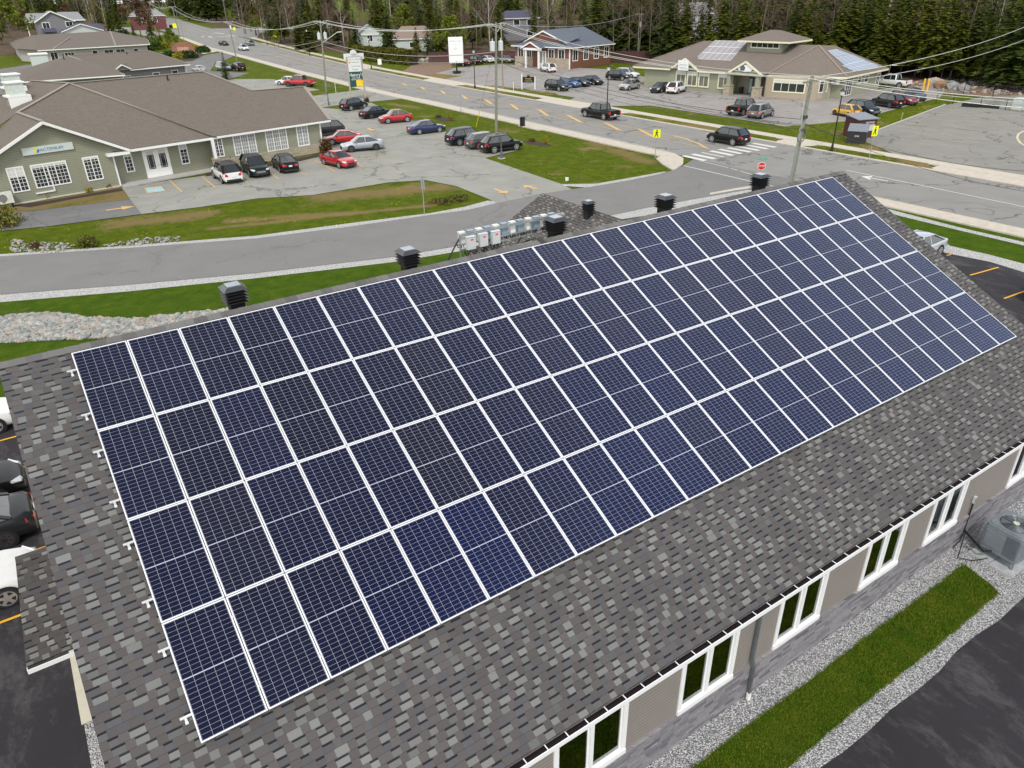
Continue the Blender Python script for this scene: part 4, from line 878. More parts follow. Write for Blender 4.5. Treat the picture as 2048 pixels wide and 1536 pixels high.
mb = MB(); mb.box(-.09, .04, -.04, .06, 0, 2.8); mb.build('corner_board', WTRIM, b)
mb = MB(); mb.box(21.03, 21.19, -.42, -.3, .95, 3.0); mb.build('corner_board', WTRIM, b)
T0 = Matrix.Translation((0, 0, 0)); TR = Matrix.Translation((0, .8, 0)); TW = Matrix.Translation((0, -.35, 0))
window(b, T0, -8.4, -7.3, 1.05, 2.9, 2, (2, 6), blind=.75); window(b, T0, -6.6, -4.0, 1.1, 2.85, 3, (3, 6), blind=.2); window(b, T0, -2.5, -1.35, 1.0, 2.85, 2, (2, 6), blind=.15)
window(b, TR, 1.15, 1.7, 1.05, 2.75, 1, (2, 5), blind=.45); window(b, TR, 6.3, 6.9, .95, 2.6, 1, (2, 5), blind=.4)
window(b, TW, 8.95+.3, 10.0, 1.3, 2.9, 2, (2, 5)); LG = plain('net curtained glass', (.30, .31, .29), .25, 0, .15, 2)
window(b, TW, 11.3, 13.5, 1.15, 2.9, 3, (3, 5), glass=LG); window(b, TW, 14.8, 17.0, 1.0, 2.95, 3, (3, 5), glass=LG); window(b, TW, 18.35, 19.5, 1.05, 2.9, 2, (2, 5), glass=LG)
dd = MB(); dd.box(2.75, 5.15, -.07, .02, .12, 2.75, TR); door = dd.build('door_frame', DOORG, b)
for k in range(2):
    x = 2.88+k*1.12; d_ = MB().box(x, x+1.04, -.10, -.072, .14, 2.62, TR).build('door', DOORG, b)
    MB().box(x+.2, x+.84, -.106, -.101, .9, 2.2, TR).build('pane', DGLASS, d_); MB().box(x+.2, x+.84, -.112, -.107, 2.2, 2.5, TR).build('blind', BLIND, d_)
    m_ = MB(); [m_.box(x+.2+q, x+.22+q, -.112, -.107, .9, 2.2, TR) for q in (.1, .5)]; m_.box(x+.2, x+.84, -.1125, -.107, 1.0, 1.02, TR); m_.build('glazing_bars', DOORG, d_)
    MB().tube([TR @ Vector((3.9+k*.22, -.11, 1.2)), TR @ Vector((3.9+k*.22, -.15, 1.2))], .03, 6).build('handle', BLACKM, d_)
pc = MB(); pc.box(8.75, 9.35, -.9, -.3, 0, 1.1); pc.box(8.7, 9.4, -.95, -.25, 1.1, 1.2); pc.build('stone_pier', ST_TAN, b); MB().box(8.92, 9.18, -.72, -.48, 1.2, 3.1).build('column', WTRIM, b)
MB().box(0, 9, -.65, .79, -.02, .10).build('entrance_step', CONC2, b)
vp = MB(); [vp.tube([F.T.inverted() @ Vector(q), F.T.inverted() @ (Vector(q)+Vector((0, 0, .45)))], .07, 8) for q in ()]
for (q, t_) in (((336, 161), (335, 154)), ((57, 227), (55, 216))):
    # plumbing vents stand on the roof plane
    n_ = F.T.to_3x3() @ Vector((0, -.43, 1)); P0 = F.p(15, -.75, e); h_ = PLN(q, P0, n_) if q[0] > 100 else PLN(q, F.p(-4.9, 5, 6.3), F.T.to_3x3() @ Vector((.48, 0, 1)))
    h_ = F.T.inverted() @ h_; MB().tube([h_-Vector((0, 0, .3)), h_+Vector((0, 0, .55))], .08, 8).build('vent_pipe', BLACK, b)
sgn = F.thing('shop_sign', 'long white sign with company name and round logo on the sage gable', 'sign')
Tg = Matrix.Translation((0, -.02, 0))
sm = MB(); sm.box(-6.95, -3.0, -.14, -.01, 3.78, 4.36, Matrix.Translation((0, 0, 0)) @ Matrix.Identity(4)); sm.build('sign_panel', P('pale sign face', (.56, .62, .60), .4, var=.02), sgn)
NAVY = P('navy lettering', (.02, .10, .28), .4)
text('lettering', 'ACTEMIUM', .36, NAVY, F.T @ face_T((-4.7, -.145, 4.05), (0, -1, 0)), sgn, .006)
lm_ = MB(); cx, cz = -5.85, 4.07
def arcp(a0, a1, r0, r1, y): 
    n = 14; o = [(cx+r1*math.cos(rad(a0+(a1-a0)*k/n)), y, cz+r1*math.sin(rad(a0+(a1-a0)*k/n))) for k in range(n+1)]+[(cx+r0*math.cos(rad(a1+(a0-a1)*k/n)), y, cz+r0*math.sin(rad(a1+(a0-a1)*k/n))) for k in range(n+1)]
    return o
def ring(a0, a1, r0, r1, y):
    m_ = MB(); n = 14
    for k in range(n):
        t0, t1 = rad(a0+(a1-a0)*k/n), rad(a0+(a1-a0)*(k+1)/n)
        m_.add([(cx+r0*math.cos(t0), y, cz+r0*math.sin(t0)), (cx+r1*math.cos(t0), y, cz+r1*math.sin(t0)), (cx+r1*math.cos(t1), y, cz+r1*math.sin(t1)), (cx+r0*math.cos(t1), y, cz+r0*math.sin(t1))], [(0, 1, 2, 3)])
    return m_
ring(40, 260, .08, .23, -.146).build('logo', P('logo yellow', (.75, .68, .05), .4), sgn); ring(-100, 40, .02, .21, -.147).build('logo', P('logo blue', (.03, .22, .5), .4), sgn)
# wall unit, mast and pipe on the gable wall
hp = F.thing('heat_pump', 'white outdoor heat pump standing below the gable, cut off at the left', 'air conditioner')
mb = MB(); mb.box(-9.9, -8.75, -.75, -.25, .35, 1.25); mb.build('casing', P('cream enamel', (.68, .69, .62), .4), hp); MB().disc((-9.5, -.755, .8), (0, -1, 0), .33, 20).build('fan_grille', P('grille grey', (.2, .2, .2), .5), hp)
for x_ in (-9.8, -8.95): MB().box(x_, x_+.08, -.7, -.3, 0, .35).build('leg', BLACKM, hp)
pv = MB(); pv.bar((-6.9, -.06, .62), (-5.4, -.06, .62), .1, .1); pv.bar((-5.4, -.06, .57), (-5.45, -.06, 2.6), .1, .1); tag(pv.build('wall_duct', WTRIM, None), 'white pipe cover bent in an L on the sage gable wall', 'pipe').matrix_world = F.T
for i in range(2):
    q = ((-4.5, 10), (-3.6, 14.6))[i]; zb = 6.5+i*.35
    t = F.thing('rooftop_unit', ('white rooftop ventilator on the sage office roof, front one of two', 'white rooftop ventilator on the sage office roof, rear one of two')[i], 'rooftop unit', 'ventilators on the sage office roof')
    u0, v0 = q; mb = MB(); mb.add([(u0, v0, zb-.6), (u0+1.6, v0, zb-.6), (u0+1.6, v0+1.7, zb-.6), (u0, v0+1.7, zb-.6), (u0, v0, zb+.8), (u0+1.6, v0, zb+.8), (u0+1.6, v0+1.7, zb+.8), (u0, v0+1.7, zb+.8)], [(0, 1, 5, 4), (1, 2, 6, 5), (2, 3, 7, 6), (3, 0, 4, 7)]); mb.build('curb_wall', SID_GR, t)
    mb = MB(); mb.box(u0-.15, u0+1.75, v0-.15, v0-.02, zb-.6, zb+.82); mb.box(u0+.1, u0+1.5, v0-.16, v0-.151, zb-.6, zb+.6); mb.box(u0-.15, u0+1.75, v0-.15, v0+1.85, zb+.8, zb+.95); mb.build('trim', WTRIM, t)
    mb = MB(); mb.prism([(u0+.15, v0+.1), (u0+1.45, v0+.1), (u0+1.45, v0+1.6), (u0+.15, v0+1.6)], zb+.95, zb+2.0); mb.build('casing', P('pale green grey enamel', (.56, .62, .58), .4), t); MB().prism([(u0+.05, v0), (u0+1.6, v0), (u0+1.6, v0+1.7), (u0+.05, v0+1.7)], zb+2.0, zb+2.1).build('lid', WTRIM, t)
# ---------------------------------------------------------------- helper for simple hipped / gabled houses given by eave corners
def house(name, label, eave, ridge, mroof, mwall, h, found=None, inset=.5, trim=WTRIM, cat='building'):
    # eave: 4 corners counter-clockwise from above (world xy), ridge: 2 points (xyz) joined to corners (0,3) and (1,2)
    c = sum((Vector((p[0], p[1], 0)) for p in eave), Vector())/4; t = thing(name, label, cat, c)
    E_ = [Vector((p[0], p[1], h)) for p in eave]; r0, r1 = Vector(ridge[0]), Vector(ridge[1])
    mb = MB(); mb.slab([E_[0], E_[1], r1, r0], .08); mb.slab([E_[2], E_[3], r0, r1], .08)
    mb.slab([E_[3], E_[0], r0], .08); mb.slab([E_[1], E_[2], r1], .08); rf_ = mb.build('roof', mroof, t, True)
    mb = MB(); caps(mb, (r0, r1), (E_[0], r0), (E_[3], r0), (E_[1], r1), (E_[2], r1)); mb.build('ridge_cap', RCAP, rf_, True)
    ctr = Vector((c.x, c.y, 0)); W_ = []
    for p in E_:
        d = Vector((p.x, p.y, 0))-ctr; W_.append(ctr+d*(1-inset*1.4/d.length))
    mb = MB(); mb.prism([(p.x, p.y) for p in W_], 0, h-.05); mb.build('wall', mwall, t, True)
    mb = MB(); fasc(mb, E_+[E_[0]], .2, .12); mb.build('fascia', trim, t, True)
    return t, W_
def wall_T(A_, B_):      # transform with x from A to B along the wall, outward = -y (A to B runs left to right seen from outside)
    A_, B_ = Vector(A_), Vector(B_); ang = math.atan2(B_.y-A_.y, B_.x-A_.x); return Matrix.Translation((A_.x, A_.y, 0)) @ Matrix.Rotation(ang, 4, 'Z')
def wwin(t, A_, B_, specs, **k):
    T = wm(t).inverted() @ wall_T(A_, B_)
    for s_ in specs: window(t, T, *s_, **k)
# C: second office along the street
Fc = Frame((0, 0), 0); c_ = thing('office_building', 'taupe office with brown hipped roof and small white gable, second along the street', 'building', (20, 150, 0)); IV_ = wm(c_).inverted()
PK_ = (14.4, 153.0, 5.75); PR_ = (28.8, 154.7, 5.7)
mb = MB(); e = 3.2
mb.slab([(19.5, 145.6, e), (34.9, 150.1, e), PR_, PK_], .08); mb.slab([(34.9, 150.1, e), (32.5, 164, e), PR_], .08); mb.slab([PR_, (32.5, 164, e), (12, 162, e), PK_], .08)
mb.slab([(5.0, 136.9, e), (20.9, 136.5, e), (20.2, 140, 3.9), PK_], .08); mb.slab([(20.9, 136.5, e+.005), (21.3, 146.3, e), (19.5, 146, 3.5), PK_], .08); mb.slab([PK_, (3.0, 150, 3.3), (5.0, 136.9, e)], .08); mb.slab([PK_, (12, 162, e), (3, 150, 3.3)], .08)
mb.slab([(20.6, 146.2, e+.1), (22.2, 146.6, 4.15), (22.2, 150.4, 4.4), (20.6, 149.5, 3.9)], .08); mb.slab([(22.2, 146.6, 4.15), (23.7, 147.0, e+.1), (23.7, 150.3, 4.2), (22.2, 150.4, 4.4)], .08)
rf_ = mb.build('roof', RF_BR, c_, True)
mb = MB(); caps(mb, (PK_, PR_), (PR_, (34.9, 150.1, e)), (PK_, (20.9, 136.5, e))); mb.build('ridge_cap', RCAP, rf_, True)
mb = MB(); mb.prism([(5.4, 137.5), (20.3, 137.1), (20.5, 146.6), (34.1, 150.8), (31.8, 163.4), (12, 161), (5, 150)], 0, 3.12); mb.add([(21.0, 146.55, 3.1), (23.4, 147.2, 3.1), (22.2, 146.85, 4.0)], [(0, 1, 2)]); mb.build('wall', SID_GY, c_, True)
mb = MB(); fasc(mb, [(5.0, 136.9, e), (20.9, 136.5, e), (21.0, 140, e)], .2, .14); fasc(mb, [(23.5, 146.9, e), (34.95, 150.1, e), (32.5, 164, e)], .2, .14); fasc(mb, [(20.6, 146.15, e+.12), (22.2, 146.55, 4.2), (23.75, 146.95, e+.12)], .2, .1); mb.box(33.95, 34.15, 150.6, 150.85, 0, 3); mb.build('fascia', WTRIM, c_, True)
wwin(c_, (20.5, 146.6), (34.1, 150.8), [(1.6, 2.9, .9, 2.0, 1), (7.4, 8.6, 1.1, 2.1, 1), (11.3, 12.4, 1.2, 2.2, 1)])
for q in ((21.0, 143.9), ): pass
for (u_, v_, z_) in ((24.5, 153.2, 4.9), (13.4, 150, 5.3)): MB().tube([(u_, v_, z_-.3), (u_, v_, z_+.9)], .09, 8).build('vent_pipe', BLACK, c_, True)
# D: third office
d_ = thing('office_building', 'pale lilac office with long brown roof, farthest of the three brown-roofed offices', 'building', (28, 240, 0))
mb = MB(); e = 3.2; RL, RR2 = (16.0, 256, 5.7), (36.5, 258, 5.8)
mb.slab([(14.0, 226.4, e), (41.9, 229, e), RR2, RL], .08); mb.slab([(41.9, 229, e), (47, 262, e), RR2], .08); mb.slab([RL, RR2, (47, 262, e), (40, 285, e), (10, 280, e)], .08); mb.slab([(14, 226.4, e), RL, (10, 280, e), (9.5, 240, e)], .08)
rf_ = mb.build('roof', RF_BR, d_, True); mb = MB(); caps(mb, ((24, 246, 5.0), (17.5, 226.8, e)), (RR2, (33, 228.3, e))); mb.build('ridge_cap', RCAP, rf_, True)
mb = MB(); mb.prism([(14.8, 227.4), (41.2, 229.9), (46, 261), (39, 283), (11, 279), (10.5, 240)], 0, 3.12); mb.build('wall', SID_LIL, d_, True)
mb = MB(); fasc(mb, [(14, 226.4, e), (41.9, 229, e), (47, 262, e)], .24, .16); mb.build('fascia', WTRIM, d_, True)
wwin(d_, (14.8, 227.4), (41.2, 229.9), [(2.0, 3.6, .2, 2.4, 2), (5.4, 7.6, .6, 2.1, 3), (12.2, 13.4, .9, 2.2, 1), (15.2, 17.4, 1.0, 2.2, 2), (18.2, 20.4, 1.1, 2.2, 2), (22.8, 23.9, 1.2, 2.1, 1)])
for i, (u0, v0) in enumerate(((9.4, 212), )):
    t = thing('rooftop_unit', 'pale green-grey ventilation box in front of the farthest office', 'rooftop unit', (9.4, 172, 0)); MB().box(9.2, 12.2, 170, 173, 2.2, 5.2).build('casing', P('pale green grey enamel'), t, True); MB().box(9.0, 12.4, 169.8, 173.2, 5.2, 5.4).build('lid', WTRIM, t, True); MB().box(9.5, 11.9, 170.2, 172.8, 0, 2.2).build('curb_wall', SID_GR, t, True)
# E: grey two-storey house and the mint garage
t = thing('house', 'grey two-storey house with white-edged gable at the upper left', 'house', (27, 316, 0))
mb = MB(); mb.slab([(26.2, 311.4, 10.9), (20.6, 311.4, 7.6), (20.6, 322, 7.6), (26.2, 322, 10.9)], .1); mb.slab([(26.2, 311.4, 10.9), (26.2, 322, 10.9), (32.9, 322, 7.6), (32.9, 311.4, 7.6)], .1)
mb.slab([(17.6, 312.2, 7.7), (21.5, 312.2, 7.7), (25, 318, 10.3), (19, 318, 10.3)], .1); mb.slab([(29.5, 311.9, 7.9), (36.4, 311.9, 7.9), (35.2, 316, 10.4), (28.5, 316, 10.5)], .1); mb.slab([(36.4, 311.9, 7.9), (36.4, 321, 7.9), (35.2, 316, 10.4)], .1)
mb.build('roof', RF_LG, t, True); mb = MB(); mb.prism([(20.9, 312), (32.5, 312), (32.5, 321), (20.9, 321)], 0, 7.5); mb.add([(20.9, 312, 7.5), (32.5, 312, 7.5), (26.2, 312, 10.6)], [(0, 1, 2)]); mb.prism([(32.5, 312.8), (36, 312.8), (36, 320), (32.5, 320)], 0, 7.7); mb.build('wall', SID_GY, t, True)
mb = MB(); fasc(mb, [(20.4, 311.4, 7.7), (26.2, 311.4, 11.1), (33.1, 311.4, 7.7)], .35, .15); fasc(mb, [(17.5, 312.1, 7.8), (21, 312.1, 7.8)], .3, .15); fasc(mb, [(32.9, 311.8, 8.0), (36.5, 311.8, 8.0), (36.5, 320, 8.0)], .3, .15); mb.box(17.9, 18.2, 312.4, 312.7, 0, 7.6); mb.build('fascia', WTRIM, t, True)
mb = MB(); mb.slab([(22, 309.8, 4.5), (26.2, 309.8, 4.5), (26.2, 312, 5.6), (22, 312, 5.6)], .1); mb.build('porch_roof', RF_VI, t, True)
wwin(t, (20.9, 312), (32.5, 312), [(1.9, 3.9, 5.6, 7.3, 2), (9.2, 11.2, 6.0, 7.4, 2)], fw=.18)
t = thing('garage', 'low mint gabled garage with violet-grey roof beside the grey house', 'garage', (32, 282, 0))
mb = MB(); mb.slab([(31.4, 281.6, 7.4), (25.4, 281.6, 5.3), (25.4, 292, 5.3), (31.4, 292, 7.4)], .1); mb.slab([(31.4, 281.6, 7.4), (31.4, 292, 7.4), (37.6, 292, 5.3), (37.6, 281.6, 5.3)], .1); mb.slab([(34, 284, 6.6), (38.8, 284, 5.4), (38.2, 290, 7.0), (32, 290, 7.3)], .1); mb.build('roof', RF_VI, t, True)
mb = MB(); mb.prism([(26, 282), (37, 282), (37, 291), (26, 291)], 0, 5.2); mb.add([(26, 282, 5.2), (37, 282, 5.2), (31.4, 282, 7.1)], [(0, 1, 2)]); mb.build('wall', SID_MINT, t, True)
mb = MB(); fasc(mb, [(25.3, 281.5, 5.4), (31.4, 281.5, 7.55), (37.8, 281.5, 5.4)], .25, .15); mb.build('fascia', WTRIM, t, True)
def simple_house(label, c, w_, d_, h, rise, mw, mr, ang=0, gable_front=False, wins=(), name='house'):
    t = thing(name, label, 'house', (c[0], c[1], 0), rad(ang)); a, q = w_/2, d_/2
    mb = MB(); mb.box(-a, a, -q, q, 0, h)
    o = .4
    rf = MB()
    if gable_front:
        rf.slab([(0, -q-o, h+rise), (-a-o, -q-o, h-.1), (-a-o, q+o, h-.1), (0, q+o, h+rise)], .1); rf.slab([(0, -q-o, h+rise), (0, q+o, h+rise), (a+o, q+o, h-.1), (a+o, -q-o, h-.1)], .1); mb.add([(-a, -q, h), (a, -q, h), (0, -q, h+rise-.1)], [(0, 1, 2)])
    else:
        rf.slab([(-a-o, -q-o, h-.1), (a+o, -q-o, h-.1), (a*.55, 0, h+rise), (-a*.55, 0, h+rise)], .1); rf.slab([(a+o, q+o, h-.1), (-a-o, q+o, h-.1), (-a*.55, 0, h+rise), (a*.55, 0, h+rise)], .1); rf.slab([(-a-o, q+o, h-.1), (-a-o, -q-o, h-.1), (-a*.55, 0, h+rise)], .1); rf.slab([(a+o, -q-o, h-.1), (a+o, q+o, h-.1), (a*.55, 0, h+rise)], .1)
    mb.build('wall', mw, t); rf.build('roof', mr, t); f_ = MB(); fasc(f_, [(-a-o, -q-o, h), (a+o, -q-o, h)], .2, .12); f_.build('fascia', WTRIM, t)
    for s_ in wins: window(t, Matrix.Translation((0, -q, 0)), *s_, fw=.15)
    return t
simple_house('white house with faded brown hipped roof among the trees behind the hedge', (105, 190), 12, 10, 3.3, 2.9, SID_MINT, RF_PK, -30, wins=((-1, .4, 1, 2.3, 1),))
simple_house('pale grey house glimpsed between trees behind the hedge, left of the brown-roofed one', (98, 205), 7, 7, 4.2, 2.4, SID_MINT, RF_LG, -20, True, ((-.8, .6, 2.2, 3.8, 2),))
simple_house('dark grey house half hidden by trees above the brown office', (150, 204), 13, 9, 6.6, 2, SID_GY, RF_VI, -28, wins=((-1.5, .3, 4.4, 6, 1), (2.8, 4.6, 4.4, 6, 1), (2.8, 4.6, 1.4, 3, 1)))
simple_house('red-walled house with grey roof far off at the top left', (76, 420), 16, 10, 6.2, 3, P('red wall', (.15, .045, .045), .8), RF_LG, -8, wins=((-3, -1, 3.4, 5.2, 2), (2, 4, 3.4, 5.2, 2)))
simple_house('pale lilac building showing through bare trunks behind the brown office', (192, 168), 16, 9, 7, 3, P('pale lilac render', (.5, .48, .54), .8), RF_LG, -30)
# ---------------------------------------------------------------- brown office on the far side of the street
t = thing('office_building', 'brown and stone office with blue-grey roof and white porch across the street', 'building', (107, 120, 0))
Lc, Cc, Rc = Vector((98.3, 130.4, 4.2)), Vector((102.3, 114.4, 4.2)), Vector((116.6, 117.0, 4.2)); Bc = Lc+Rc-Cc+Vector((0, 6, 0))
fd = (Cc-Lc).normalized(); nd = Vector((-fd.y, fd.x, 0))      # nd points into the building
GA, GB = Vector((101.0, 122.3, 7.25)), Vector((114.4, 125.3, 7.35)); gl_, gr_ = Lc.lerp(Cc, .16), Lc.lerp(Cc, .90)
gl_ = gl_+nd*.9+Vector((0, 0, .75)); gr_ = gr_+nd*.9+Vector((0, 0, .75)); gm = GA
mb = MB(); mb.slab([Lc, Cc, gr_+nd*.3+Vector((0, 0, .2)), gl_+nd*.3+Vector((0, 0, .2))], .08)
mb.slab([Cc, Rc, GB, GA+nd*.6], .08); mb.slab([Rc, Bc, GB], .08); mb.slab([Bc, Lc, GA+nd*.6, GB], .08)
mb.slab([gm, gr_, gr_+nd*5+Vector((0, 0, 1.0)), gm+nd*5], .08); mb.slab([gl_, gm, gm+nd*5, gl_+nd*5+Vector((0, 0, 1.0))], .08)
roof_ = mb.build('roof', RF_BL, t, True)
mb = MB(); a0, a1 = gl_+nd*.12-Vector((0, 0, .05)), gr_+nd*.12-Vector((0, 0, .05)); mb.add([a0, a1, gm+nd*.12-Vector((0, 0, .2))], [(0, 1, 2)]); mb.build('gable_wall', SID_BRN, t, True)
Wc = [Lc+(fd*.6+nd*.6), Cc-fd*.6+nd*.6, Rc-fd*.6+nd*0-(Rc-Cc).normalized()*.6, Bc-(Rc-Cc).normalized()*.6+fd*-.6]
mb = MB(); mb.prism([(p.x, p.y) for p in Wc], 0, 4.1); mb.build('wall', SID_BRN, t, True)
iT = wm(t).inverted()
TL = iT @ wall_T(Wc[0], Wc[1]); TRt = iT @ wall_T(Wc[1], Wc[2]); L1, L2 = (Wc[1]-Wc[0]).length, (Wc[2]-Wc[1]).length
sb = MB(); sb.box(-.02, 5.2, -.07, 0, 0, 2.0, TL); sb.box(7.4, L1+.02, -.07, 0, 0, 2.0, TL); sb.build('stone_veneer', stone_mat('warm tan stone', [(.50, .42, .33), (.42, .34, .26), (.56, .49, .40)], (.3, .25, .2), .6, .2), t)
for s_ in ((1.0, 2.4), (3.5, 4.7), (L1-5.7, L1-4.3), (L1-3.0, L1-1.5)): window(t, TL, s_[0], s_[1], 1.55, 3.6, 2, fw=.16)
for k in range(4): x = 1.0+k*(L2-3.2)/3; window(t, TRt, x, x+1.35, 1.6, 3.55, 2, fw=.16)
dr = MB().box(7.0, 8.9, -.09, -.02, .3, 3.3, TL).build('door', DOORG, t); MB().box(7.2, 7.8, -.1, -.091, .9, 3.1, TL).build('pane', LG, dr); MB().box(8.2, 8.7, -.1, -.091, .6, 3.1, TL).build('pane', LG, dr)
for x in (5.0, 8.6): MB().box(x-.18, x+.18, -2.3, -1.95, 0, 3.55, TL).build('porch_column', WTRIM, t)
mb = MB(); mb.box(4.4, 9.2, -2.45, -1.9, 3.5, 3.95, TL); mb.build('porch_beam', WTRIM, t)
mb = MB()
for s_ in (-1, 1): mb.slab([TL @ Vector((6.6, -2.6, 5.1)), TL @ Vector((6.6+s_*2.6, -2.6, 3.95)), TL @ Vector((6.6+s_*2.6, .6, 3.95)), TL @ Vector((6.6, 1.6, 5.1))], .1)
mb.build('porch_roof', RF_BL, t); mb = MB(); mb.add([TL @ Vector(q) for q in ((4.5, -2.4, 3.95), (8.7, -2.4, 3.95), (6.6, -2.4, 4.9))], [(0, 1, 2)]); mb.build('porch_gable', SID_BRN, t)
mb = MB(); fasc(mb, [TL @ Vector((3.9, -2.6, 4.0)), TL @ Vector((6.6, -2.6, 5.2)), TL @ Vector((9.3, -2.6, 4.0))], .25, .12); fasc(mb, [iT @ Lc, iT @ Cc, iT @ Rc, iT @ Bc], .2, .14); fasc(mb, [iT @ gl_, iT @ gm, iT @ gr_], .26, .14); mb.box(L1-.12, L1+.08, -.16, .04, 0, 4.0, TL); mb.build('fascia', WTRIM, t)
ub = thing('meter_cabinet', 'cream utility cabinets against the brown office end wall', 'cabinet', (113, 114.6, 0)); q = G(1208, 128)
for k in range(2): MB().box(q.x-.9+k*1.0, q.x+.0+k*1.0, q.y-.4, q.y+.4, .15, 2.0-.3*k).build('cabinet_box', P('cream cabinet', (.55, .52, .42), .6), ub, True)
fn = MB(); f0, f1 = G(1222, 118), G(1292, 128); f0 = Vector((114.5, 128.0, 0))
FP = [Vector((118.2, 121, 0)), Vector((125.5, 112.5, 0)), Vector((128, 104, 0))]
ft = thing('board_fence', 'dark reddish brown board fence running back from the brown office', 'fence', FP[0])
for i in range(2):
    a, c = FP[i], FP[i+1]; n_ = int((c-a).length/.16); mb = MB()
    for k in range(n_): p, q = a.lerp(c, k/n_), a.lerp(c, (k+.88)/n_); mb.bar(p+Vector((0, 0, 1.2)), q+Vector((0, 0, 1.2)), .03, 2.3)
    mb.build('board_panel', P('red brown fence board', (.085, .035, .035), .85, var=.3), ft, True)
ft2 = thing('board_fence', 'dark board fence behind the row of cars left of the brown office', 'fence', (98, 150, 0)); mb = MB(); a, c = Vector((88, 150, 0)), Vector((108, 136, 0)); n_ = 100
for k in range(n_): p, q = a.lerp(c, k/n_), a.lerp(c, (k+.88)/n_); mb.bar(p+Vector((0, 0, 1.2)), q+Vector((0, 0, 1.2)), .03, 2.3)
mb.build('board_panel', P('red brown fence board'), ft2, True)
# ---------------------------------------------------------------- tan clinic with its own solar panels
F = Frame((91.97, 82.52), -80); b = F.thing('clinic_building', 'sage and beige clinic with tan roof, clerestory tower and roof panels', 'building')
e = 3.1
EP = [(-2.7, 1.9, e), (22.0, 2.3, e), (32.5, 6.5, e-.02), (32.3, 21.7, e-.02), (30, 24, e), (-3, 22, e)]
R1, R2 = (5.2, 11.0, 6.75), (25.4, 10.9, 6.75)
mb = MB(); mb.slab([EP[0], EP[1], (23.9, 10.85, 6.72), R1], .08); mb.slab([EP[1], EP[2], R2, (23.9, 10.85, 6.72)], .08); mb.slab([EP[2], EP[3], (25.9, 15.5, 6.45), R2], .08); mb.slab([EP[3], EP[4], (25.9, 15.5, 6.45)], .08); mb.slab([EP[5], EP[0], R1], .08); mb.slab([R1, R2, (25.9, 15.5, 6.45), EP[4], EP[5]], .08)
roof_ = mb.build('roof', RF_CL, b)
mb = MB(); caps(mb, (EP[1], R2), (EP[2], R2), (EP[0], R1)); mb.build('ridge_cap', P('tan cap', (.27, .215, .18), .9), roof_)
for (u0, wd, vz, zz, nm) in ((4.9, 5.2, .35, 4.75, 'gable'), (16.3, 6.0, -1.1, 4.95, 'gable')):
    uc = u0+wd/2; v0 = 1.9+vz; mb = MB()
    for s_ in (-1, 1): mb.slab([(uc, v0, zz), (uc+s_*wd/2, v0, e+.08), (uc+s_*wd/2, v0+1.8-vz, e+.3), (uc, v0+4.2-vz, zz)], .08)
    mb.build('gable_roof', RF_CL, b); mb = MB(); mb.add([(uc-wd/2+.4, v0+.2, e), (uc+wd/2-.4, v0+.2, e), (uc, v0+.2, zz-.25)], [(0, 1, 2)]); mb.build('gable_wall', SID_GR2, b)
    mb = MB(); fasc(mb, [(uc-wd/2, v0-.05, e+.15), (uc, v0-.05, zz+.08), (uc+wd/2, v0-.05, e+.15)], .28, .14); mb.build('fascia', CREAM, b)
mb = MB(); fasc(mb, [EP[0], (4.9, 2.0, e)], .24, .14); fasc(mb, [(10.1, 2.05, e), (16.3, 2.1, e)], .24, .14); fasc(mb, [(22.3, 2.35, e), EP[2], EP[3]], .24, .14); fasc(mb, [EP[5], EP[0]], .24, .14); mb.build('fascia', CREAM, b)
mb = MB(); mb.prism([(-.6, 2.5), (16.4, 2.6), (16.4, 4.2), (22.2, 4.2), (22.2, 3.0), (30.0, 5.2), (30.2, 7.2), (31.7, 7.2), (31.6, 21), (-.8, 21)], 0, 3.0); mb.build('wall', SID_GR2, b)
mb = MB(); mb.prism([(22.21, 2.2), (29.6, 3.4), (30.2, 6.9), (22.21, 6.9)], 0, 3.0); mb.build('stucco_wall', STUC, b)
TF = Matrix.Translation((0, 2.5, 0)); BG = plain('blind-backed glass', (.16, .16, .13), .2, 0, .3, 3)
for (a, c) in ((6.0, 7.6), (8.2, 9.8), (10.4, 12.0), (14.0, 15.7)): window(b, TF, a, c, .75, 2.65, 2, frame=CREAM, glass=BG, fw=.2, blind=.45)
window(b, Matrix.Translation((22.21, 2.2, 0)) @ Matrix.Rotation(math.atan2(1.2, 7.39), 4, 'Z'), 1.3, 5.8, .95, 2.45, 4, frame=CREAM, fw=.18, blind=.4)
TS = Matrix.Translation((31.7, 7.2, 0)) @ Matrix.Rotation(rad(90), 4, 'Z')
window(b, TS, 1.3, 3.3, .3, 2.7, 3, (1, 3), frame=WTRIM, fw=.12); window(b, TS, 5.2, 6.2, 1.6, 2.4, 1, frame=WTRIM, fw=.15); window(b, TS, 7.6, 8.8, 1.6, 2.4, 1, frame=WTRIM, fw=.15); window(b, TS, 12.0, 13.0, .8, 2.4, 2, frame=WTRIM, fw=.12)
window(b, Matrix.Translation((29.6, 3.4, 0)) @ Matrix.Rotation(math.atan2(3.5, .6), 4, 'Z'), .8, 2.6, 1.0, 2.4, 2, frame=WTRIM, fw=.12)
for u in (16.75, 21.6):
    pc = MB(); pc.box(u-.55, u+.55, .4, 1.5, 0, 1.35); pc.box(u-.62, u+.62, .33, 1.57, 1.35, 1.48); pc.build('stone_pier', ST_TAN, b); MB().box(u-.3, u+.3, .65, 1.25, 1.48, 3.15).build('column', SID_GR2, b)
mb = MB(); mb.box(16.2, 22.2, .5, 1.4, 2.95, 3.25); mb.build('porch_beam', SID_GR2, b)
dr = MB().box(18.3, 20.9, 4.11, 4.19, .05, 2.9).build('door_frame', P('dark door frame', (.06, .06, .07), .5), b)
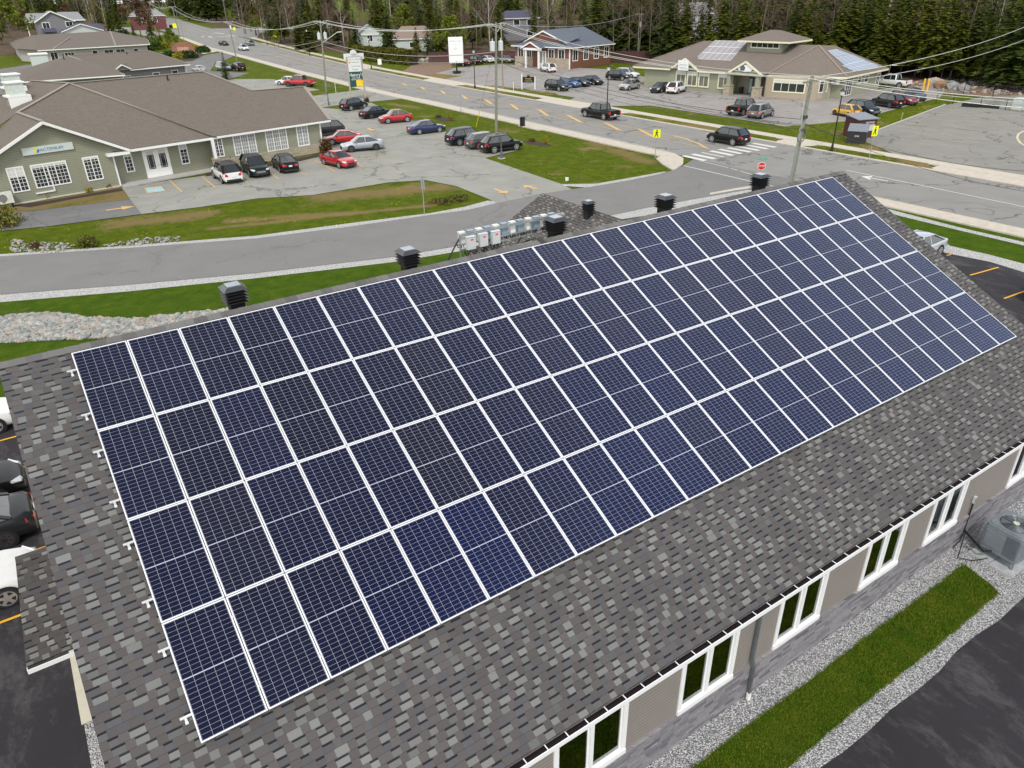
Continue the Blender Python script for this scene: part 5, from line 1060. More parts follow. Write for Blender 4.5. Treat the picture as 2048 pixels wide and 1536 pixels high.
MB().box(18.6, 20.6, 4.08, 4.1, 2.35, 2.75).build('pane', DGLASS, dr); MB().box(19.2, 20.1, 4.05, 4.1, .1, 2.2).build('door', P('charcoal door', (.10, .10, .11), .4), b); MB().box(18.4, 18.9, 4.08, 4.1, .1, 2.2).build('pane', P('pale frosted pane', (.4, .5, .47), .3), dr)
tb = MB(); tb.box(17.2, 17.7, 3.3, 3.8, 0, .95); tag(tb.build('litter_bin', BLACK, None), 'black litter bin under the clinic porch', 'bin').matrix_world = F.T
sg = F.thing('shop_sign', 'white square sign on the left gable of the clinic', 'sign'); MB().box(6.55, 8.5, 1.75, 1.9, 2.95, 4.45).build('sign_panel', P('white sign face', (.80, .82, .82), .4), sg); text('lettering', 'MERITAS', .34, P('blue grey print', (.28, .36, .48), .5), F.T @ face_T((7.52, 1.74, 3.75), (0, -1, 0)), sg)
text('lettering', 'HEARING', .22, P('blue grey print'), F.T @ face_T((7.52, 1.74, 3.35), (0, -1, 0)), sg)
sg = F.thing('shop_sign', 'white oval sign on the porch gable of the clinic', 'sign'); mb = MB(); mb.tube([(19.3, .88, 3.95), (19.3, .80, 3.95)], 1, 28); o = mb.build('sign_panel', P('white sign face'), sg); o.data.transform(Matrix.Translation((19.3, 0, 3.95)) @ Matrix.Diagonal((1.25, 1, .5, 1)) @ Matrix.Translation((-19.3, 0, -3.95)))
mb = MB(); mb.tube([(18.85, .80, 3.95), (18.85, .77, 3.95)], .42, 20); mb.build('emblem', P('dark grey emblem', (.1, .12, .13), .5), sg)
hp = F.thing('heat_pump', 'beige wall-mounted heat pump high on the clinic corner', 'air conditioner'); MB().box(30.3, 31.4, 6.55, 6.95, 1.9, 2.75, None).build('casing', P('cream enamel'), hp); MB().disc((30.75, 6.54, 2.32), (0, -1, 0), .3, 18).build('fan_grille', P('grille grey'), hp)
# clerestory tower
n0, n1 = 14.9, 20.9; mb = MB(); mb.prism([(n0, 8.2), (n1, 8.2), (n1, 13.5), (n0, 13.5)], 5.0, 7.3); mb.build('tower_wall', SID_GR2, b)
mb = MB(); mb.slab([(n0-1.2, 7.2, 7.35), (n1+1.6, 7.2, 7.35), (18.9, 10.8, 8.7), (17.2, 10.8, 8.7)], .1); mb.slab([(n1+1.6, 7.2, 7.35), (n1+1.6, 14.5, 7.35), (18.9, 10.8, 8.7)], .1); mb.slab([(n1+1.6, 14.5, 7.35), (n0-1.2, 14.5, 7.35), (17.2, 10.8, 8.7), (18.9, 10.8, 8.7)], .1); mb.slab([(n0-1.2, 14.5, 7.35), (n0-1.2, 7.2, 7.35), (17.2, 10.8, 8.7)], .1); mb.build('tower_roof', RF_CL, b)
mb = MB(); fasc(mb, [(n0-1.2, 14.5, 7.35), (n0-1.2, 7.2, 7.35), (n1+1.6, 7.2, 7.35), (n1+1.6, 14.5, 7.35)], .24, .14); mb.build('fascia', CREAM, b)
window(b, Matrix.Translation((0, 8.2, 0)), n0+.8, n1-.6, 6.35, 6.95, 5, frame=WTRIM, fw=.16)
# the clinic's solar panels: each one a thing
GREYC = NG('hazy grey cells'); _x, _y, _z = GREYC.xyz(GREYC.co())[:3]
GREYC.b.inputs['Coat Weight'].default_value = 1; GREYC.b.inputs['Coat Roughness'].default_value = .12
GREYC = GREYC.fin((.17, .15, .165), .3, spec=.7)
def mini(name, label, cs, group, m=None):
    t = thing(name, label, 'solar panel', cs[0], group=group); n_ = (Vector(cs[1])-Vector(cs[0])).cross(Vector(cs[3])-Vector(cs[0])).normalized()
    if n_.z < 0: n_ = -n_
    cs = [Vector(c)+n_*.1 for c in cs]; m_ = sum(cs, Vector())/4
    MB().slab(cs, .035).build('frame', FRAME, t, True); MB().slab([m_+(c-m_)*.95+n_*.004 for c in cs], .003).build('cell_sheet', m or GREYC, t, True)
def quadgrid(c4_, nu, nv, name, lab, group, m=None):
    A_, B_, C_, D_ = [Vector(q) for q in c4_]
    def at(u, v): return A_.lerp(B_, u).lerp(D_.lerp(C_, u), v)
    for j in range(nv):
        for i in range(nu): mini(name, lab(i, j), [at(i/nu, j/nv), at((i+1)/nu, j/nv), at((i+1)/nu, (j+1)/nv), at(i/nu, (j+1)/nv)], group, m)
P0c = F.p(*EP[0]); n0c = F.T.to_3x3() @ (Vector(EP[1])-Vector(EP[0])).cross(Vector(R1)-Vector(EP[0]))
cc = [PLN(q, P0c, n0c) for q in ((1430, 81.5), (1495, 83.8), (1461, 122), (1391, 118.6))]
quadgrid(cc, 6, 3, 'solar_panel', lambda i, j: 'hazy grey panel on the clinic roof, %s row, %s from the left' % (('ridge', 'middle', 'eave')[j], ORD[i]), 'solar panels on the street side of the clinic')
P1c = F.p(*EP[2]); n1c = F.T.to_3x3() @ (Vector(EP[3])-Vector(EP[2])).cross(Vector(R2)-Vector(EP[2]))
BRC = NG('bright reflecting cells'); BRC.b.inputs['Coat Weight'].default_value = 1; BRC = BRC.fin((.30, .33, .36), .15, .3, spec=1)
for (qs, nu, nv, wh) in ((((1684, 132), (1729, 121.5), (1762, 133.5), (1709, 144.5)), 5, 2, 'lowest'), (((1670, 115.5), (1703, 110), (1729, 121), (1689, 131)), 4, 1, 'middle'), (((1655, 102.5), (1673, 99.3), (1700, 109.5), (1669, 114.5)), 3, 1, 'top')):
    cc = [PLN(q, P1c, n1c) for q in qs]
    quadgrid(cc, nu, nv, 'solar_panel', lambda i, j: 'shiny panel on the clinic end roof, %s step, %s from the front%s' % (wh, ORD[i], (', upper row', ', lower row')[j] if nv > 1 else ''), 'solar panels on the end roof of the clinic', BRC)

# ================================================================ vehicles
def paintm(name, col, metal=.35, rough=.32):
    if name in MT: return MT[name]
    g = NG(name); g.b.inputs['Coat Weight'].default_value = 1 if max(col) > .03 else .2; g.b.inputs['Coat Roughness'].default_value = .04
    c = g.mix(g.rng(g.noise(g.co(), 2.5, 4), .35, .7), col, tuple(k*.9+.002 for k in col))
    MT[name] = g.fin(c, rough, metal, spec=.5 if max(col) > .03 else .25); return MT[name]
TYRE = P('tyre rubber', (.018, .018, .019), .8); RIM = P('alloy rim', (.55, .56, .58), .3, .7, .04); RIMD = P('dark alloy rim', (.10, .10, .11), .35, .6); ARCH = P('wheel arch', (.008, .008, .009), .9)
CGL = NG('car glass'); CGL.b.inputs['Coat Weight'].default_value = 1; CGL = CGL.fin((.018, .024, .026), .06, 0, spec=.9)
HLM = P('headlight lens', (.72, .75, .78), .12, .2, spec=.9); TLM = P('tail light red', (.55, .012, .02), .2, spec=.8); TRIM_ = P('black bumper plastic', (.02, .021, .022), .6); PLATE = P('white licence plate', (.75, .76, .78), .5); GRILL = P('chrome grille', (.35, .36, .38), .3, .7); CHROME = P('chrome strip', (.7, .71, .73), .2, .9)
TYPES = {
 # L, half width, wheelbase, wheel radius, stations [(x, top z, half width)], greenhouse (xa, xb, xc, xd, belt z front, belt z rear, roof z, base half w, roof half w)
 'sedan': (4.65, .90, 2.70, .33, [(-2.32, .60, .70), (-2.28, .86, .80), (-2.12, .99, .85), (-1.7, 1.02, .885), (-.9, .97, .90), (.2, .94, .90), (1.0, .93, .895), (1.5, .87, .88), (1.95, .78, .84), (2.22, .66, .76), (2.31, .50, .66)], (1.08, .38, -.82, -1.72, .92, 1.0, 1.44, .80, .57)),
 'hatch': (4.0, .86, 2.45, .31, [(-1.98, .62, .70), (-1.94, .9, .79), (-1.6, .98, .84), (-.8, .97, .86), (.2, .95, .86), (.95, .95, .855), (1.4, .88, .83), (1.75, .76, .78), (1.95, .62, .70), (2.0, .48, .6)], (1.08, .35, -1.2, -1.86, .94, .96, 1.50, .78, .58)),
 'suv': (4.7, .94, 2.78, .37, [(-2.33, .62, .76), (-2.30, .95, .85), (-2.1, 1.06, .89), (-1.2, 1.05, .94), (.1, 1.04, .94), (1.05, 1.04, .935), (1.6, .99, .91), (2.02, .90, .86), (2.28, .74, .76), (2.36, .55, .66)], (1.18, .48, -1.62, -2.20, 1.03, 1.05, 1.68, .84, .64)),
 'van': (5.0, .98, 3.0, .35, [(-2.48, .62, .80), (-2.45, .95, .88), (-2.2, 1.06, .94), (-1.2, 1.06, .98), (.6, 1.04, .98), (1.3, 1.02, .96), (1.8, .94, .93), (2.2, .82, .87), (2.45, .66, .78), (2.5, .5, .7)], (1.65, .75, -1.95, -2.36, 1.02, 1.05, 1.76, .88, .70)),
 'pickup': (5.9, 1.0, 3.7, .42, [(-2.95, .70, .93), (-2.93, 1.18, .96), (-2.6, 1.20, .99), (-1.0, 1.20, 1.0), (.2, 1.18, 1.0), (1.2, 1.18, .99), (1.9, 1.14, .98), (2.6, 1.08, .95), (2.86, .98, .88), (2.93, .66, .82)], (1.35, .65, -.95, -1.08, 1.17, 1.19, 1.90, .90, .70)),
 'convertible': (4.3, .86, 2.62, .34, [(-2.1, .62, .66), (-2.05, .92, .74), (-1.7, 1.04, .82), (-.8, 1.02, .86), (.3, 1.0, .86), (.95, 1.0, .84), (1.4, .96, .76), (1.85, .86, .66), (2.12, .72, .56), (2.2, .5, .46)], (.95, .42, -.75, -1.75, 1.0, 1.03, 1.55, .76, .55)),
}
def car(kind, label, cat, xy, heading, col, group, rim=None, sc=1.0, roofm=None, cover=None, name=None, trim=None, z0=.02, suvrails=False, lowdark=True):
    L, W, WB, WR, st, gh = TYPES[kind]; name = name or {'pickup': 'pickup_truck', 'van': 'parked_van'}.get(kind, 'parked_car')
    t = thing(name, label, cat, (xy[0], xy[1], z0), heading, group); t.scale = (sc, sc, sc)
    zb = .20 if kind in ('sedan', 'hatch', 'convertible') else (.36 if kind == 'pickup' else .28)
    mb = MB(); n = 13; rings = []
    for (x, zt, w_) in st:
        zm = zb+(zt-zb)*.45; half = [(w_*.86, zb), (w_*.98, zb+.10), (w_, zm), (w_*.985, zt-.13), (w_*.93, zt-.035), (w_*.62, zt), (0, zt+.012)]
        ring_ = [(x, y, z) for y, z in half]+[(x, -y, z) for y, z in half[-2::-1]]; rings.append(ring_)
    vs = [p for r in rings for p in r]; fs = []
    for i in range(len(rings)-1):
        for j in range(n): a = i*n+j; b_ = i*n+(j+1) % n; fs.append((a, b_, b_+n, a+n))
    fs.append(tuple(range(n))[::-1]); fs.append(tuple((len(rings)-1)*n+j for j in range(n)))
    mb.add(vs, fs); mb.f = [f[::-1] for f in mb.f]
    bo = mb.build('body', col, t, smooth=True)
    try: bo.data.set_sharp_from_angle(angle=rad(48))
    except Exception: pass
    xa, xb, xc, xd, za, zd, zr, hb, hr = gh
    def P3(x, y, z): return Vector((x, y, z))
    zc_ = zr-.03
    g = []
    for nm, q in (('windscreen', [P3(xa, hb, za), P3(xa, -hb, za), P3(xb, -hr, zr), P3(xb, hr, zr)]), ('rear_window', [P3(xd, -hb, zd), P3(xd, hb, zd), P3(xc, hr, zc_), P3(xc, -hr, zc_)])):
        m_ = MB(); c = sum(q, Vector())/4; bulge = Vector((.05 if nm[0] == 'w' else -.05, 0, .03)); m_.add(q+[(q[0]+q[1])/2+bulge*.6, (q[2]+q[3])/2+bulge*.6], [(0, 4, 5, 3), (4, 1, 2, 5)]); m_.build(nm, cover if (cover and nm[0] == 'r' and False) else CGL, t)
    xm = (xb+xc)/2-.05 if kind != 'pickup' else (xb+xc)/2
    def belt(x): return zd+(za-zd)*(x-xd)/(xa-xd)
    for s_ in (1, -1):
        for (p, q) in ((0, 1), (1, 2)):
            if p == 0: qd = [P3(xa-.05, s_*hb, belt(xa)), P3(xm, s_*hb, belt(xm)), P3(xm, s_*hr, zr-.02), P3(xb-.02, s_*hr, zr-.02)]
            else: qd = [P3(xm, s_*hb, belt(xm)), P3(xd+.05, s_*hb, belt(xd)), P3(xc+.02, s_*hr, zc_-.01), P3(xm, s_*hr, zr-.02)]
            m_ = MB(); m_.add(qd, [(0, 1, 2, 3) if s_ < 0 else (3, 2, 1, 0)]); m_.build('side_window', CGL, t)
    m_ = MB(); o = .025; k = 6; vs = []; cr = .035
    for i in range(k+1):
        x = xb+.04+(xc-.04-xb-.04)*i/k; zz = zr+cr*(1-(2*i/k-1)**2)-(.03*i/k)
        for y, dz in ((hr+o, -.035), (hr*.8, .015), (0, .03), (-hr*.8, .015), (-hr-o, -.035)): vs.append((x, y, zz+dz))
    m_.add(vs, [(i*5+j, (i+1)*5+j, (i+1)*5+j+1, i*5+j+1) for i in range(k) for j in range(4)]); m_.f = [f[::-1] for f in m_.f]
    pw = .075
    for s_ in (1, -1):
        m_.bar((xa, s_*hb, za), (xb, s_*hr, zr), pw, .04); m_.bar((xd, s_*hb, zd), (xc, s_*hr, zc_), pw*(3.2 if kind in ('suv', 'van', 'hatch') else 2.0), .05)
        m_.bar((xm, s_*(hb+.004), belt(xm)), (xm, s_*(hr+.004), zr-.02), .05, .02, (0, 1, 0)); m_.bar((xb, s_*hr, zr), (xc, s_*hr, zc_), .06, .05)
    rm = roofm or cover or col
    ro = m_.build('roof', rm, t, smooth=True)
    try: ro.data.set_sharp_from_angle(angle=rad(35))
    except Exception: pass
    if suvrails:
        m_ = MB()
        for s_ in (1, -1): m_.bar((xb-.15, s_*hr*.92, zr+.07), (xc+.2, s_*hr*.92, zr+.05), .03, .03)
        m_.build('roof_rail', CHROME, t)
    # lower trim, lights, plates
    m_ = MB(); m_.bar((-WB/2+.45, W*.99, zb+.06), (WB/2-.45, W*.99, zb+.06), .03, .12); m_.bar((-WB/2+.45, -W*.99, zb+.06), (WB/2-.45, -W*.99, zb+.06), .03, .12)
    xr_, xf_ = st[0][0], st[-1][0]; m_.box(xr_-.012, xr_+.2, -W*.72, W*.72, zb, zb+.16); m_.box(xf_-.2, xf_+.012, -W*.66, W*.66, zb, zb+.16); m_.build('bumper_trim', trim or TRIM_, t)
    m_ = MB(); m_.box(xf_-.10, xf_+.016, -W*.45, W*.45, zb+.2, zb+.36); m_.build('grille', GRILL if kind in ('suv', 'pickup') else TRIM_, t)
    zl = (st[-3][1]+st[-1][1])/2+.05; xl = st[-3][0]
    for s_ in (1, -1):
        m_ = MB(); y1, y0 = st[-3][2], st[-2][2]
        m_.slab([(xl+.02, s_*y1*1.005, zl-.02), (st[-2][0]+.02, s_*y0*1.005, zl-.07), (st[-2][0]+.07, s_*y0*.70, zl-.07), (xl+.28, s_*y1*.62, zl+.03), (xl, s_*y1*1.0, zl+.08)], .06); m_.build('headlight', HLM, t)
        m_ = MB(); zt = st[1][1]-.08; h_ = .16
        if kind in ('suv', 'van', 'hatch'): m_.add([(xr_-.01, s_*W*.80, zt-h_), (xr_+.28, s_*W*.985, zt-h_+.02), (xr_+.20, s_*W*.93, zt+.14), (xr_+.0, s_*W*.74, zt+.12), (xr_-.015, s_*W*.5, zt-.02), (xr_-.018, s_*W*.52, zt-h_)], [(0, 1, 2, 3), (0, 3, 4, 5)])
        elif kind == 'pickup': m_.box(xr_-.015, xr_+.12, min(s_*W*.80, s_*W*.985), max(s_*W*.80, s_*W*.985), .78, 1.12)
        else: m_.add([(xr_-.015, s_*W*.80, zt-h_*.8), (xr_+.26, s_*W*.975, zt-h_*.4), (xr_+.26, s_*W*.955, zt+.08), (xr_+.01, s_*W*.80, zt+.07), (xr_-.005, s_*W*.45, zt+.04), (xr_-.018, s_*W*.45, zt-h_*.7)], [(0, 1, 2, 3), (0, 3, 4, 5)])
        m_.build('tail_light', TLM, t)
        m_ = MB(); m_.box(xa-.42, xa-.26, min(s_*(hb+.03), s_*(W+.12)), max(s_*(hb+.03), s_*(W+.12)), za+.0, za+.14); m_.build('wing_mirror', col, t)
        m_ = MB()
        for xx_ in ((xm+.18, xm-.75) if kind != 'hatch' else (xm-.1,)): m_.box(xx_-.18, xx_, min(s_*W*.985, s_*W*1.01), max(s_*W*.985, s_*W*1.01), za-.16, za-.13)
        m_.build('door_handle', CHROME if kind == 'pickup' else col, t)
    MB().box(xr_-.03, xr_-.005, -.16, .16, .62 if kind != 'pickup' else .6, .76).build('licence_plate', PLATE, t)
    if kind == 'pickup':
        m_ = MB(); m_.box(-2.82, -1.12, -.84, .84, 1.195, 1.213); m_.build('bed_liner' if not cover else 'bed_cover', TRIM_, t)
        m_ = MB(); m_.box(xr_-.05, xr_+.02, -.9, .9, .5, .64); m_.build('rear_bumper', CHROME, t)
    rmm = rim or RIM
    for xw in (WB/2, -WB/2):
        for s_ in (1, -1):
            ww = MB(); a, c = (W-.20)*s_, (W+.008)*s_
            m_ = MB(); m_.disc((xw, s_*(W+.002), WR+.01), (0, s_, 0), WR*1.20, 22); m_.build('wheel_arch', ARCH, t)
            ww.tube([(xw, a, WR), (xw, a+.03*s_, WR), (xw, c-.02*s_, WR), (xw, c, WR)], [WR*.94, WR, WR, WR*.93], 20); wo = ww.build('wheel', TYRE, t)
            rr_ = MB(); rr_.disc((xw, c+s_*.003, WR), (0, s_, 0), WR*.34, 14); 
            for q in range(5 if rim is not RIMD else 7):
                an = q*2*PI/(5 if rim is not RIMD else 7)+.3; d = Vector((math.cos(an), 0, math.sin(an))); nn = Vector((-d.z, 0, d.x))
                cc = Vector((xw, c+s_*.004, WR)); pts = [cc+d*WR*.1-nn*WR*.12, cc+d*WR*.1+nn*WR*.12, cc+d*WR*.68+nn*WR*.17, cc+d*WR*.68-nn*WR*.17]; rr_.add(pts, [(0, 1, 2, 3) if s_ < 0 else (3, 2, 1, 0)])
            k2 = 20; v2 = []
            for q in range(k2): an = q*2*PI/k2; v2 += [(xw+math.cos(an)*WR*.66, c+s_*.0045, WR+math.sin(an)*WR*.66), (xw+math.cos(an)*WR*.76, c+s_*.0045, WR+math.sin(an)*WR*.76)]
            rr_.add(v2, [(2*q, 2*q+1, 2*((q+1) % k2)+1, 2*((q+1) % k2)) for q in range(k2)]); rr_.build('rim', rmm, wo)
    return t
def wheels(kind, rear, front, side, sc=1.0, head=None):
    a, c = G(*rear), G(*front); d = (c-a); d.z = 0; d.normalize()
    if head is not None: d = Vector((math.cos(head), math.sin(head), 0))
    left = Vector((-d.y, d.x, 0)); m_ = (a+c)/2; hw_ = TYPES[kind][1]*sc*.93
    m_ = m_ + (-left if side == 'L' else left)*hw_
    return (m_.x, m_.y), math.atan2(d.y, d.x)
BK = paintm('black car paint', (.005, .005, .006), 0); BKB = paintm('blue black car paint', (.005, .010, .022), .1); DG = paintm('dark grey car paint', (.022, .025, .03), .2); GR = paintm('mid grey car paint', (.12, .13, .135), .6); SV = paintm('silver car paint', (.42, .46, .50), .6); LSV = paintm('pale silver car paint', (.45, .46, .45), .6)
WHI = paintm('white car paint', (.80, .81, .80), 0); RDC = paintm('red car paint', (.50, .012, .02), .2); RD2 = paintm('dark red car paint', (.22, .008, .02), .3); NV = paintm('navy car paint', (.004, .02, .10), .2); BL = paintm('bright blue car paint', (.01, .12, .35), .4); YE_ = paintm('yellow car paint', (.72, .40, .02), .1); DGR = paintm('dark green grey paint', (.006, .014, .014), .1); TEAL = paintm('teal grey paint', (.16, .26, .28), .5)
BEI = P('beige soft top', (.36, .29, .22), .9)
g1, g2, g3, g4 = 'cars parked in the sage office lot', 'cars parked at the brown office', 'cars parked at the clinic', 'cars moving along the street'
L_ = [
 ('suv', 'dark grey crossover parked at the far end of the row, beneath the tall business sign', 'car', (698.5, 222.4), (733, 216.5), 'R', DGR, g1, dict(sc=.94)),
 ('sedan', 'black sedan parked between the dark crossover and the red soft-top car', 'car', (740.8, 238.1), (777, 232.5), 'R', DGR, g1, dict(rim=RIMD)),
 ('convertible', 'red retro car with a beige soft top', 'car', (814.3, 244.3), (777.1, 247.7), 'L', RDC, g1, dict(cover=BEI)),
 ('sedan', 'deep blue sedan parked by itself against the grass', 'car', (840.3, 269.6), (878.2, 265), 'R', NV, g1, {}),
 ('suv', 'navy sport utility car, left one of the three parked together by the lawn', 'car', (921.3, 291.7), (961, 286), 'R', BKB, g1, dict(sc=1.02)),
 ('suv', 'grey sport utility car squeezed between the navy and the black one', 'car', (957.5, 299.4), (997, 293.4), 'R', GR, g1, dict(sc=.93)),
 ('suv', 'black sport utility car with chrome sill behind the short lamp post', 'car', (989.4, 307.1), (1031.9, 300.8), 'R', BK, g1, dict(suvrails=True)),
 ('suv', 'dark grey sport utility car half hidden by the corner of the sage office', 'car', (675, 270.5), (633, 274.5), 'L', DG, g1, {}),
 ('sedan', 'red sedan between the dark utility car and the silver sedan', 'car', (709, 287), (667, 290.3), 'L', RDC, g1, dict(sc=.96)),
 ('sedan', 'silver blue sedan parked beside the red sedans', 'car', (751, 300.6), (705, 304.7), 'L', SV, g1, dict(rim=RIMD)),
 ('sedan', 'red sporty sedan facing the drone with a boot spoiler', 'car', (656.1, 326.3), (678.3, 337.2), 'R', RDC, g1, dict(sc=.97, head='lot')),
 ('sedan', 'black sedan seen from behind in front of the sage office windows', 'car', (565.4, 348.8), (543.2, 332.5), 'L', BK, g1, {}),
 ('suv', 'dark green utility car facing out, middle of the three by the sage office', 'car', (482.5, 341), (505.6, 359), 'R', DGR, g1, dict(sc=1.0)),
 ('suv', 'white crossover with black roof parked by the stone pier', 'car', (447.5, 368.8), (427, 355.6), 'L', WHI, g1, dict(roofm=BK, sc=.98)),
 ('pickup', 'black crew-cab pickup driving along the street', 'pickup', (1207.8, 241), (1170.2, 234.2), 'L', BK, g4, dict(name='pickup_truck')),
 ('suv', 'black sport utility car driving over the zebra crossing', 'car', (1464.2, 292), (1423.9, 284.8), 'L', BK, g4, dict(name='moving_car', sc=1.02)),
 ('suv', 'white crossover parked in front of the brown office porch', 'car', (1098.4, 146), (1078.6, 142.4), 'L', WHI, g2, dict(sc=.98)),
 ('suv', 'black green utility car, left end of the row of four by the small black sign', 'car', (1095, 180.2), (1118.3, 183), 'R', DGR, g2, {}),
 ('suv', 'bright blue car in the row of four by the brown office', 'car', (1120.5, 173.5), (1143.6, 176.2), 'R', BL, g2, dict(sc=.92)),
 ('sedan', 'navy car between the bright blue and the black one', 'car', (1141, 171.2), (1163, 174), 'R', BKB, g2, {}),
 ('sedan', 'black hatchback at the right end of the row of four', 'car', (1166, 168.2), (1188, 170.8), 'R', BK, g2, {}),
 ('suv', 'black utility car beside the lamp post, before the white one at the clinic', 'car', (1219.4, 160.3), (1244, 161.9), 'R', BK, g3, {}),
 ('suv', 'white utility car nosing behind the clinic corner', 'car', (1236, 155.8), (1261.8, 157.2), 'R', WHI, g3, {}),
 ('hatch', 'silver hatchback at the left end of the clinic wall', 'car', (1277.5, 177.7), (1257, 181.5), 'L', LSV, g3, dict(sc=1.05)),
 ('sedan', 'dark grey sedan facing out beside the white utility car at the clinic', 'car', (1342, 181.8), (1318.6, 187.2), 'L', DG, g3, {}),
 ('suv', 'white utility car backed towards the street in front of the clinic windows', 'car', (1352.8, 189), (1373.3, 183), 'R', WHI, g3, dict(sc=1.0)),
 ('pickup', 'black pickup parked before the clinic entrance', 'pickup', (1484.8, 232.3), (1514, 225.5), 'R', BK, g3, {}),
 ('suv', 'silver utility car beside the black pickup', 'car', (1521, 238.8), (1545.6, 232), 'R', GR if False else paintm('warm silver paint', (.30, .29, .28), .6), g3, dict(roofm=None, suvrails=True)),
 ('hatch', 'small yellow hatchback parked behind the lamp post', 'car', (1700, 236.2), (1664, 229.4), 'L', YE_, g3, dict(sc=.95, rim=RIMD)),
 ('suv', 'dark green crossover right behind the yellow hatchback', 'car', (1696, 226), (1731.4, 232.8), 'R', DGR, g3, dict(rim=RIMD)),
 ('suv', 'black coupe-like crossover between the green and the dark red one', 'car', (1785.4, 217.8), (1741, 210.2), 'L', BK, g3, dict(rim=RIMD)),
 ('suv', 'dark red crossover behind the black one', 'car', (1779, 204.5), (1812, 211), 'R', RD2, g3, dict(sc=.95)),
 ('hatch', 'grey hatchback farthest in the row by the dandelion verge', 'car', (1799, 197.5), (1829.2, 203.4), 'R', GR, g3, dict(sc=1.05)),
 ('pickup', 'white pickup behind the clinic', 'pickup', (1797.7, 176.7), (1752, 172.8), 'L', WHI, g3, {}),
 ('sedan', 'black sedan at the left end of the row before the board fence', 'car', (934, 133.8), (905, 131), 'L', BK, g2, {}),
 ('suv', 'black utility car between the black sedan and the white one', 'car', (957.7, 129.8), (930, 127), 'L', BK, g2, dict(suvrails=True)),
 ('sedan', 'white sedan in the row before the board fence', 'car', (980, 126.5), (956, 123.8), 'L', WHI, g2, {}),
 ('sedan', 'grey silver sedan next to the white sedan by the fence', 'car', (997, 124.6), (1014, 125.6), 'R', LSV, g2, {}),
 ('sedan', 'silver hatchback in the fence row, behind the utility pole', 'car', (1012, 121.8), (1029, 122.6), 'R', SV, g2, {}),
 ('suv', 'black car hidden beside the stone corner of the brown office', 'car', (1022, 116.6), (1040, 117), 'R', BK, g2, {}),
 ('pickup', 'bright red pickup showing over the sage office roof', 'pickup', (614.4, 174), (575.4, 173.4), 'L', RDC, 'cars parked behind the sage office', dict(rim=RIMD)),
 ('sedan', 'white sedan nose showing beside the red pickup', 'car', (592, 170.3), (554, 170.5), 'L', WHI, 'cars parked behind the sage office', {}),
]
for (k, lab, cat, r_, f_, sd_, m_, g_, o) in L_:
    sc_ = o.get('sc', 1.0); o = dict(o); hd = o.pop('head', None)
    xy, h = wheels(k, r_, f_, sd_, sc_)
    if hd == 'lot': h = math.radians(-78); a = G(*f_); xy = (a.x-math.cos(h)*1.3+math.sin(h)*-.85*-1*0+.85*math.cos(h+PI/2), a.y-math.sin(h)*1.3+.85*math.sin(h+PI/2))
    car(k, lab, cat, xy, h, m_, g_, **o)
gS = 'cars parked by the second office'
def at(q, head, kind, lab, m_, grp, cat='car', name=None, **k):
    p = G(*q); car(kind, lab, cat, (p.x, p.y), rad(head), m_, grp, name=name, **k)
at((399, 145), 100, 'sedan', 'silver car parked beyond the end of the second office', LSV, gS); at((447, 141), -82, 'van', 'pale silver van facing the drone beside the black car', SV, gS, 'van'); at((477, 141), 100, 'suv', 'black utility car seen from behind beside the pale van', BK, gS)
at((448, 91), -80, 'sedan', 'black car coming down the street, left of the white one', BK, g4, name='moving_car'); at((487.5, 101), -84, 'suv', 'white utility car coming down the street', WHI, g4, name='moving_car'); at((499, 91.5), 98, 'suv', 'teal grey car driving away beside the white one', TEAL, g4, name='moving_car')
at((311, 52), 75, 'suv', 'white car far off at the bend of the street', WHI, g4, name='moving_car'); at((346, 57), -80, 'suv', 'dark car behind the yellow sign at the far bend', DG, g4, name='moving_car')
gW = 'cars parked at the west end of the solar building'
car('sedan', 'white car at the left edge, uppermost beside the roof', 'car', (-4.75, 16.9), 0, WHI, gW, sc=1.0); car('sedan', 'black car at the left edge with pale wheel, between the white and the dark grey', 'car', (-4.95, 11.35), 0, BK, gW)
car('sedan', 'dark grey car with a bright red tail light at the left edge', 'car', (-4.75, 8.55), PI, DG, gW, sc=.98, rim=RIMD); car('sedan', 'white car at the left edge beside the porch roof', 'car', (-4.85, 5.55), 0, WHI, gW)
car('sedan', 'silver sedan showing past the east end of the roof, next to the lawn', 'car', (45.75, 6.55), PI, paintm('pale blue silver paint', (.55, .60, .66), .3), 'cars at the east end of the solar building'); car('suv', 'black car cut off by the right edge of the picture', 'car', (45.6, -1.75), PI, BK, 'cars at the east end of the solar building')

